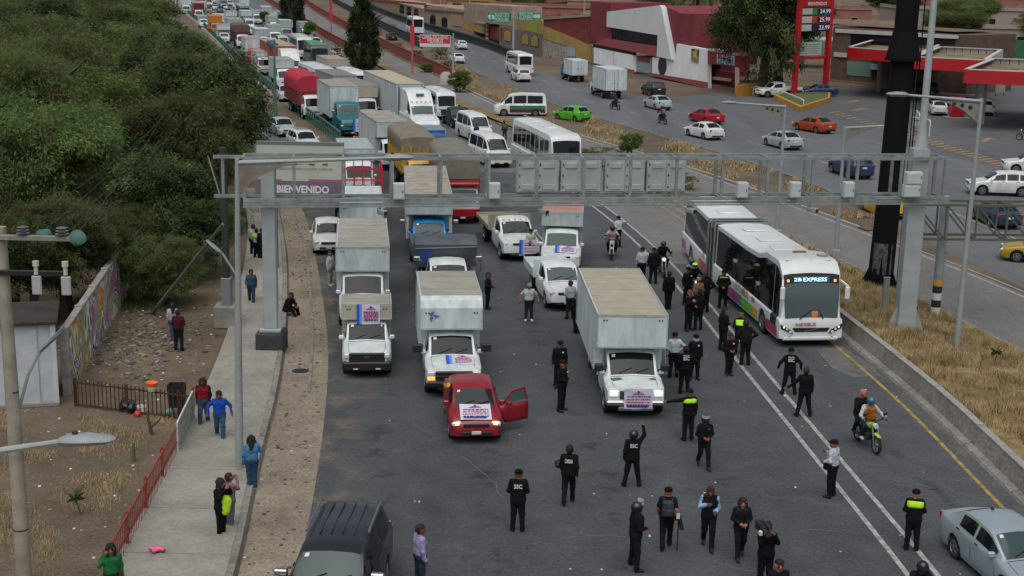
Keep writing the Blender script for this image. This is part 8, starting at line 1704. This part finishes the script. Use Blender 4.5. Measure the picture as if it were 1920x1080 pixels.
bus('city_bus', 'bright green roofed bus right of the orange trailer', 600, GY(600, 187), 11.5, 2.55, 3.3, '2a3a38', curve=GUARD, roofcol='27a04a', far=True, group=FG, extra=-2); bus('city_bus', 'white bus just behind the green roofed bus', 572, GY(572, 206), 11, 2.5, 3.2, 'c9cdc9', curve=GUARD, far=True, group=FG)
bus('city_bus', 'long white bus roof left of the grey box trucks', 612, GY(612, 152), 10.5, 2.5, 3.05, 'd2d6d5', curve=GUARD, far=True, group=FG, extra=3); far_box('beige roofed truck beside the long white bus roof', 636, 163, 'cabover', '3a3f42', 2.4, 3.2, 8, plain('b0aca2',.7), mat('beige_roof', 'a8927c', .9, 0, .2), .9, extra=2); bus('minibus', 'white minibus with a small front window near the semi trailer', 676, GY(676, 151), 7.5, 2.3, 2.85, 'd4d8d8', curve=GUARD, far=True, group=FG, extra=4); far_box('grey flat roofed truck between red tarpaulin and white minibus', 652, 140, 'cabover', 'b5b9b8', 2.4, 3.3, 9, plain('8a8c8a',.7), mat('grey_roof2', '80817c', .85, 0, .2), .7, extra=4); far_box('box truck with a beige front panel right of the teal truck', 690, 128.5, 'cabover', 'c8cac2', 2.35, 3.4, 9, plain('aaa896',.7), mat('grey_roof3', '85847c', .85, 0, .2), .9, extra=4)
ORD = ['first','second','third','fourth','fifth','sixth','seventh','eighth','ninth','tenth']+['farther']*40; CN = {'d0d5d4':'white','c9cfce':'off-white','b4bbbc':'silver','8a9496':'grey','d4d8d2':'cream','5a646a':'dark grey','8a2028':'dark red','c4c8c0':'pale'}
fr = random.Random(5); taken = [(o_.location.x, o_.location.y) for o_ in COL.objects if o_.get('group') == FG]
for li, lane in enumerate((2.2, 5.6, 9.0, 12.4, 15.8)):
    cnt = 0; y = 205.+fr.uniform(0, 8)
    while y < 420:
        x = GUARD(y)+lane; big = fr.random() < .38
        if x < BAR(y)-1.4 and all(abs(x-a) > 2.6 or not -12 < y-c < 12 for a, c in taken):
            px_ = 960+FPX*x/y*.985; cl = fr.choice(['d0d5d4','c9cfce','b4bbbc','8a9496','d4d8d2','5a646a','8a2028','c4c8c0'])
            where = ', %s from the front, %s lane from the guard rail, far off' % (ORD[cnt], ORD[li]); cnt += 1
            if big:
                p_ = Vector((x, y, 0)); t = truck('box_truck', CN[cl]+' box truck'+where, 0, 0, 'cabover', cl, curve=GUARD, group='box trucks in the dense far end of the jam', far=True, loc=p_, axles=(5.,), W=2.1); box_body(t, 1.8, 7, 2.25, 1., fr.uniform(2.9, 3.6), fr.choice([BXW, BXG]), fr.choice([TAN, BXW]), .8, 2.3, ribs=False, doors=False)
            else:
                kd = fr.choice(['sedan','suv','van','hatch']); p_ = CARS[kd]; o = thing('distant_car', CN[cl]+' '+kd.replace('sedan', 'saloon').replace('hatch', 'hatchback').replace('suv', 'estate')+where, 'car', (x, y, 0), heading(y, GUARD), 'cars in the dense far end of the jam'); skin(o, p_, paint(cl), far=True)
            taken.append((x, y)); y += 11 if big else 7
        y += fr.uniform(1, 5)
SG = 'cars in the side street'
car('silver_car', 'silver saloon in the side street beside the trees', 'sedan', 541, 258, 'aab2b5', curve=GUARD, group=SG, extra=6); c = car('white_van', 'white van with a roof rack in the side street above the billboard', 'suv', 584, 290, 'd4d8d6', curve=GUARD, group=SG, extra=8); part('roof_rack', CHROME, c, *[('bar', (-x,-.6,1.72), (-x,.6,1.72), .05, .04) for x in (2.2,2.7,3.2,3.7)]); car('pink_car', 'pink and white taxi partly hidden by the billboard end', 'sedan', 660, 305, 'b8506a', group=SG, extra=0)
# right hand highway, driving away
HG = 'cars on the highway'
for px, py, kd, cl, lb, ex in ((737,77,'sedan','16181c','black saloon at the far end of the highway',0),(738,60,'hatch','7a1524','dark red hatchback next to the white coach',0),(868,94,'hatch','d2d7d6','white hatchback right of the red sign',0),(862,120,'sedan','d6dbda','white saloon behind the grey sign post',0),(984,155,'suv','cfd5d4','white sport utility car following the minibus',0),(1236,182,'suv','14161a','black car with open tailgate before the motel',0),(1248,208,'sedan','a9b4b5','silver saloon behind the black car on the highway',0),(1346,235,'sedan','a8121c','bright red coupe on the highway',4),(1345,264,'sedan','d8dcda','white sports saloon beside the red coupe',4),(1492,283,'sedan','a7b2b3','silver saloon left of the gantry mast',0),(1556,252,'sedan','a0420e','metallic orange saloon by the hatched marking',10),(1620,338,'suv','1b3358','dark blue sport utility car behind the gantry',0),(1682,414,'sedan','d0a808','yellow taxi behind the black mast',4),(1893,432,'sedan','1e3248','dark blue saloon behind the green truss',0)):
    car('highway_car', lb, kd, px, py, cl, False, HW_L, ex, HG, True, far=py < 130)
bus('white_coach', 'white coach with grey swooshes at the far end of the highway', 784, 66, 9.5, 2.5, 3.4, 'd2d8d8', False, HW_L, 0, True, nwin=5, far=True, group=HG); bus('minibus', 'white minibus seen from behind on the highway', 985, 143, 7.6, 2.25, 2.9, 'd6dbd9', False, HW_L, 0, True, nwin=4, far=True, group=HG)
t = truck('box_truck', 'small white box truck with a blue cab roof on the highway', 1086, 155, 'cabover', '2f6aa0', False, HW_L, 0., HG, 5.6, far=True, axles=(4.0,), W=2.0); box_body(t, 1.8, 5.6, 2.1, .9, 2.75, BXW, BXW, 0.)
t = truck('box_truck', 'larger white box truck behind the blue cabbed one on the highway', 1154, 187, 'cabover', WC, False, HW_L, 0., HG, 7.0, far=True, axles=(5.2,), W=2.2); box_body(t, 1.8, 7.0, 2.45, 1.0, 3.35, BXW, BXW, 0.)
car('green_hatchback', 'lime green hatchback crossing the bare strip', 'hatch', 1098, 230, '4fae24', False, HW_L, 22, None, True)
for px, py, kd, cl, lb, rz_ in ((1812,362,'suv','d2d7d4','white estate with a roof cap at the right highway edge',172),(1874,484,'sedan','a88a10','mustard yellow car entering at the right edge',160),(1878,322,'suv','d0d4d0','white car cut by the right edge near the hatching',170),(1690,177,'suv','121316','black sport utility car parked under the middle canopy',185),(1412,182,'sedan','d4d8d6','',0)):
    if lb: car('highway_car', lb, kd, px, py, cl, rz=rz_, group=HG)
t = truck('white_pickup', 'white pickup parked by the price sign facing left', 1420, 182, 'pickup', 'd4d8d5', rz=196, group='vehicles at the fuel station', axles=(4.3,)); flat_body(t, 3.2, 5.3, 1.75, .95, WM, .25, .2)
car('parked_car', 'white saloon at the fuel pump, rear to the camera', 'sedan', 1762, 218, 'd0d4d2', rz=80, group='vehicles at the fuel station', rear_ref=True); car('parked_car', 'white hatchback behind the lamp bracket at the pumps', 'suv', 1848, 218, 'c9cdcb', rz=84, group='vehicles at the fuel station', rear_ref=True); car('parked_car', 'blue car in the shade behind the price sign', 'sedan', 1500, 180, '22345c', rz=190, group='vehicles at the fuel station')
# ------------------------------------------------------------------ people and motorcycles
K = '101114'; K2 = '16171c'; NAVY = '171b2a'
PG = 'police officers on the road'
def cop(label, px, py, yaw, pose='stand', **k):
    k.setdefault('group', PG); k.setdefault('patch', True); k.setdefault('top', K); k.setdefault('bottom', K2)
    return person(label, px, py, yaw, k.pop('top'), k.pop('bottom'), pose, **k)
cop('officer in black seen from behind with SSC on the back, arms raised to the chest', 970, 996, 178, 'out+front', cap='0c0c0e', back='SSC', h=1.76)
cop('officer in black seen from behind carrying a helmet in the left hand', 1065, 945, 172, 'walk2', back='COMISARIA', h=1.76)
cop('helmeted officer with SSC on the back raising the right arm', 1184, 912, 182, 'raise_r+wide', helmet='1a1c1f', back='SSC', h=1.72, bulk=1.1)
cop('helmeted officer with a raised silver visor walking towards the camera', 1318, 877, 8, 'walk+front', helmet='1a1c1f', visor=('9aa4ac', .1), armour=True, h=1.66, patch=True)
cop('armoured officer with a raised white visor at the bottom, facing right', 1189, 1066, 105, 'front+wide', helmet='191a1d', visor=('b8bec2', .12), armour=True, h=1.78)
person('photographer in a dark cap with a grey backpack, back to the camera', 1248, 1029, 176, '131823', '14171c', 'walk2', cap='0d0d0f', pack=('39424a',), sleeves='short', skin='a5654e', h=1.72, group='press people')
person('man in a light blue shirt and dark waistcoat looking down', 1326, 1027, -6, '14151c', '14151b', 'walk+phone+down', sleeve_col='8fb2d8', hair='2a1512', skin='6a3f36', h=1.74)
person('woman in a black jacket with long dark hair walking to the camera', 1386, 1046, 4, '15151a', '17171c', 'walk2+front', long_hair=True, skin='a87358', h=1.66)
cp = person('cameraman in black at the bottom with a shoulder camera', 1432, 1104, 10, '151316', '121216', 'photo', h=1.76, hair='15110f', skin='7a5444', group='press people')
vc = thing('video_camera', 'black shoulder video camera carried by the cameraman', 'camera', (0,0,0)); vc.matrix_basis = cp.matrix_basis @ Matrix.Translation((-.2, -.12, 1.6)); part('camera_body', BLACK, vc, ('box', (-.08,-.2,-.02), (.08,.3,.2), {'b': .02})); part('lens', STEELD, vc, ('tube', [(0,-.2,.1),(0,-.42,.1)], [.06,.08], 12)); part('viewfinder', BLACK, vc, ('box', (.08,-.12,.1), (.2,-.04,.18), {'b': .01})); part('microphone', STEELD, vc, ('tube', [(.05,-.4,.26),(.05,.1,.26)], .03, 8)); part('white_tag', PLATE, vc, ('box', (-.16,-.3,.02), (-.09,-.2,.12)))
person('dark haired man whose head and shoulders show at the bottom edge', 1453, 1180, 5, '14161c', '15161b', 'stand', hair='120d0b', skin='a3674f', h=1.74, group='press people')
person('traffic officer in a white shirt with black braces beside the double line', 1557, 932, 232, 'b9c0c8', K2, 'phone', cap='16181c', h=1.76, group=PG, vest=None, bag='15161a')
cop('officer with a bright yellow shoulder vest standing by the double line', 1708, 1032, 168, 'front', cap='121316', vest='b4e01c', vest_low=1.26, h=1.72, skin='b07a66')
cop('officer with two lines of white lettering on the back on the double line', 1478, 740, 176, 'wide+out', cap='101114', back=['POLICIA', 'SSC'], h=1.74)
cop('bald man in black from behind reaching out to the left', 1506, 781, 184, 'low_l+wide', hair='3a241e', skin='8a5a48', h=1.76, bulk=1.12)
cop('officer with a yellow shoulder vest reaching to the bumper of the largest truck', 1289, 826, 196, 'reach_l', cap='101214', vest='a8e81e', vest_low=1.3, h=1.74)
cop('stout officer with folded arms left of the largest truck, nearer one', 1052, 771, 62, 'front', cap='191a1e', h=1.82, bulk=1.12, patch=True)
cop('officer standing just behind the one with folded arms', 1048, 727, 10, 'stand', cap='15161a', h=1.76, patch=True, bulk=1.1)
cop('officer in black below the hi-vis pair facing the camera', 1366, 704, 12, 'front+close', patch=True, h=1.64, hair='1a120e')
cop('big officer in black holding a white helmet below the bus side', 1396, 685, 186, 'akimbo+lean', h=1.8, bulk=1.15, hair='1a1310')
cop('officer in a yellow green vest by the bus front wheel', 1385, 664, 170, 'front+lean', vest='b2e41a', vest_low=1.22, cap='5a6a20', h=1.72)
cop('lone officer in black standing with legs apart by the middle of the bus', 1354, 658, 120, 'front', h=1.78, bulk=1.1)
cop('officer with a yellow collar band by the bus bellows', 1354, 578, 176, 'behind', vest='a8d81c', vest_low=1.39, cap='101114', h=1.76)
cop('officer in the crowd holding a baton, right of the largest truck', 1290, 620, 42, 'phone', h=1.74, hair='6a4838', skin='a06a52')
cop('officer in black beside the baton holder', 1308, 619, 200, 'stand', h=1.76, bulk=1.1)
person('man in a beige cap and tan jacket amid the officers', 1307, 592, 205, '7d6a54', '2a2a2e', 'stand', cap='8f7868', h=1.72)
cop('officer at the back left of the crowd by the bus', 1287, 572, 30, 'stand', cap='15161a', h=1.76)
cop('officer in black at the back right of the crowd by the bus', 1320, 586, 190, 'akimbo', h=1.78, bulk=1.15)
cop('dark figure alone between the big truck roof and the crowd', 1252, 580, 186, 'close', h=1.72)
cop('officer in black walking past the tan truck roof', 1224, 532, 170, 'stand', cap='15161a', h=1.76, bulk=1.1); person('man in a white shirt half hidden behind the big truck box', 1202, 530, 180, 'a8aeb4', K2, 'stand', cap='16181c', h=1.74)
person('traffic officer in a white shirt beside the door of the largest truck', 1262, 708, 188, 'b4bcc4', '15171d', 'rakimbo', cap='15171b', h=1.74, group=PG)
cop('officer in a black cap and white face mask beside the lettered officer', 1301, 712, 4, 'stand', cap='14171a', mask='c8ccd0', patch=True, h=1.74); cop('officer with pale green POLICIA lettering on the back beside the truck bumper', 1282, 738, 184, 'rakimbo', back=['POLICIA', 'SSC'], h=1.76, bulk=1.05)
person('traffic officer in a white shirt under the gantry by the double line', 1158, 464, 215, 'c0c6cc', K2, 'reach_r', cap='121418', h=1.72, group=PG); 
person('man in a white polo shirt and grey cap standing before the pickups', 991, 602, 4, 'c4c8cc', '2b2d33', 'out', cap='9a948c', shoes='d4d4d0', sleeves='short', bag='1a1a1e', skin='8f5f48', h=1.66, bulk=1.15)
person('slim person in black standing between the truck columns', 914, 580, 80, '141416', '151518', 'front+close', h=1.66); person('officer in a pale vest at the grille of the flatbed pickup', 994, 491, 200, 'a9adb0', K2, 'phone', vest='a3a88c', vest_low=1.1, cap='15161a', h=1.7, group=PG)
person('man in a white shirt at the lilac banner of the low bed pickup', 1068, 598, 200, 'b0b6c0', '2a2526', 'front', h=1.68, hair='3a2418', skin='7a4a38'); person('dark clothed person squeezed beside the largest truck box', 1081, 625, 190, '16151a', '121216', 'front+close', h=1.7)
person('person in a light grey shirt and pale trousers by the left box trucks', 619, 536, 70, 'a9b6c0', 'a3a39e', 'close', shoes='c4c4c4', h=1.66, skin='8a5a48'); person('man in black sitting on the kerb edge', 541, 588, 62, '121215', '15161b', 'sit', h=1.74, skin='7d5240', loc=tuple(G(538, 590)+Vector((0,0,-.2))))
SGp = 'people on the sidewalk'
person('woman in a denim shirt walking by the dark post', 472, 571, 8, '3c4a60', '2b3a52', 'walk', h=1.58, hair='2a1a14', skin='8f5f4a', group=SGp)
person('man in white shirt and black trousers far along the sidewalk', 476, 481, 170, 'b0b4ae', '131419', 'stand', h=1.66, group=SGp); person('person in a yellow vest far along the sidewalk', 482, 488, 160, 'a8b0b4', '131419', 'front', vest='b4d81c', vest_low=1.25, h=1.62, group=SGp); person('man in dark clothes right of the yellow vest on the sidewalk', 492, 489, 185, '17181d', '131419', 'close', h=1.66, group=SGp)
person('woman in a pale top standing by the rubble', 326, 640, 200, 'a6a0a8', '4a5468', 'close', h=1.56, long_hair=True, group=SGp); person('person in a maroon top standing by the rubble', 336, 658, 175, '4a1620', '171a26', 'front', h=1.64, group=SGp)
person('youth in a red top and black jacket on the sidewalk', 383, 800, 4, '7d1522', '3a4a60', 'walk2', hair='241210', sleeve_col='151316', skin='5a3a34', long_hair=True, h=1.66, shoes='2a2420', group=SGp); person('man in a bright blue jacket walking on the sidewalk', 413, 826, 12, '1a4aa8', '33506e', 'walk+out', hair='15100e', skin='7a4c3c', shoes='c8c8c8', h=1.64, pack=('16181c',), group=SGp)
person('woman in a light denim jacket holding a phone up', 473, 918, 195, '4a7aa4', '2c4a64', 'ear+close', long_hair=True, hair='1c1416', skin='8a5a48', shoes='c0c2c4', sleeve_col='4a7aa4', h=1.64, group=SGp)
person('person in a long black coat with a bright yellow bag', 416, 1008, 60, '121114', '111115', 'photo+close', long_hair=True, h=1.66, bulk=1.1, group=SGp, hair='1c1314'); person('person in pale pink beside the black coat', 431, 992, 150, '8a7078', '6a6e78', 'photo+close', h=1.58, shoes='c8ccd0', hair='2a1a18', group=SGp)
g = G(424, 1004); o = thing('yellow_vest', 'bright yellow vest carried by the person in the black coat', 'vest', (g.x+.05, g.y-.22, .72)); v, f_, mi = sdf_mesh([(np.array((0,0,.05)), np.array((.02,0,.4)), .09, .12, 0), (np.array((.05,-.03,.1)), np.array((.09,0,.36)), .07, .08, 0)], .025, .02, wrinkle=.012); np_obj('folded_cloth', v, f_, mi, [mat('hi_vis_b4e01c', 'b4e01c', .7)], o)
person('woman in green with a dark bag at the lower left corner', 213, 1140, 20, '1f6a38', '22242a', 'ear', long_hair=True, hair='0e0c0c', skin='8a5844', h=1.62, bag='3a3a30', group=SGp); person('man in a lilac shirt with a shoulder bag beside the black vehicle', 787, 1106, 118, '9a8fb8', '2a3848', 'low_l', hair='2a1a14', skin='7a4c3c', bag='18181c', h=1.7)
person('woman in a pale pink top under the guard rail end', 668, 287, 20, 'a89098', '4a5a78', 'front', h=1.58, long_hair=True); person('person in a red shirt by the white hatchback', 634, 412, 0, '9a1428', '1a1a1e', 'stand', h=1.6); person('person in red near the white bus', 968, 292, 20, '8a1a20', '22242a', 'stand', h=1.66); person('person in dark blue by the passenger van', 893, 270, 30, '1c2c54', '1a1c22', 'stand', h=1.66); person('grey clothed person by the passenger van', 946, 262, 200, '4a4c50', '33353a', 'lean+stand', h=1.66)
# motorcycles
def rider_bike(label, px, py, rz, col, riders, lit=False, mg='motorcycles'):
    g = G(px, py); d = Vector((math.cos(R(rz)), math.sin(R(rz)), 0)); loc = g-d*.97; motorcycle(label, loc, R(rz), col, lit, mg)
    for k, r_ in enumerate(riders):
        lab, kw = r_; kw = dict(kw); ps = 'ride' if k == 0 else 'pillion'; off_ = -.16 if k == 0 else -.56
        person(lab, 0, 0, rz+90, kw.pop('top'), kw.pop('bottom'), ps, loc=tuple(loc+d*off_+Vector((0,0,.02))), group='motorcycle riders', **kw)
rider_bike('black motorcycle with a lime fork carrying two people at right', 1650, 858, -78, '9fc414', [('rider in a white jacket with a brown pack on the chest', dict(top='b4b8b0', bottom='22304a', helmet='3a5a6a', pack=('9a5a18','front'), shoes='c0c4c0', skin='7a4c3c')), ('bald pillion passenger in black behind the white jacket', dict(top='15161a', bottom='17171b', hair='a06a58', skin='a86a56'))])
rider_bike('police motorcycle with lit lamps by the bus rear', 1246, 524, -88, '23252a', [('helmeted rider in black on the police motorcycle', dict(top='121317', bottom='141519', helmet='1a1c20', visor=('30363c', -.02)))], True)
rider_bike('red fronted motorcycle beside the bus in the crowd', 1310, 570, -82, '8a1a20', [('rider with a fluorescent yellow helmet beside the bus', dict(top='15161b', bottom='141519', helmet='c8e048', visor=('20242a', -.02))), ('pillion rider in a grey blue top beside the bus', dict(top='7a8a9c', bottom='22252c', helmet='2c3440'))], True)
rider_bike('motorcycle whose rider shows at the bottom edge', 1746, 1215, -85, '1c1d20', [('rider with a black helmet at the bottom edge of the road', dict(top='141519', bottom='15161a', helmet='0f1012', visor=('24282c', -.02)))])
rider_bike('scooter with a white and pink front under the gantry', 1146, 490, -95, 'c08a96', [('scooter rider in pale pink under the gantry', dict(top='b09aa0', bottom='1c1d22', helmet='1c1e22'))])
rider_bike('motorcycle heading away near the white box truck', 1143, 204, 120, '9a9ea0', [('motorcyclist in dark blue and red heading away', dict(top='3a2a44', bottom='2a2c34', helmet='20242a'))]); rider_bike('motorcycle with a box heading away behind the silver saloon', 1233, 230, 110, '6a3038', [('motorcyclist in red with a delivery pack', dict(top='8a1c24', bottom='22242a', helmet='1c1e22', pack=('6a7a74',)))])
rider_bike('red motorcycle at the right edge of the fuel station', 1904, 262, 150, '8a1018', [('rider in dark clothes on the red motorcycle', dict(top='3a1a20', bottom='1c1d22', helmet='7a1018'))])
# things carried
g = G(1268, 1033); o = thing('monopod_camera', 'camera on a black monopod beside the photographer', 'camera', g); part('stick', BLACK, o, ('tube', [(.02,0,0),(.02,0,.9)], .018, 8)); part('camera_body', BLACK, o, ('box', (-.1,-.07,.88), (.08,.07,1.05), {'b': .02})); part('flash_card', PLATE, o, ('box', (-.05,-.09,.95), (.04,-.075,1.1))); part('lens', BLACK, o, ('tube', [(.05,0,.9),(.12,-.02,.62)], [.05,.06], 10))
g = G(1047, 906); o = thing('helmet', 'black helmet carried by the officer walking away', 'helmet', (g.x, g.y, .62))
c = MB(); n = 14; c.loft([[(rr*math.cos(2*math.pi*k/n), rr*1.1*math.sin(2*math.pi*k/n), z) for k in range(n)] for rr, z in ((.11,-.1),(.13,-.04),(.13,.03),(.09,.1),(.02,.12))], mat('helmet_0c0c0e', '0c0c0e', .25, coat=.5)); c.build('shell', o); part('visor', BLACK, o, ('box', (-.1,-.16,-.04), (.1,-.12,.03), {'b': .01}))
bpy.context.view_layer.update()
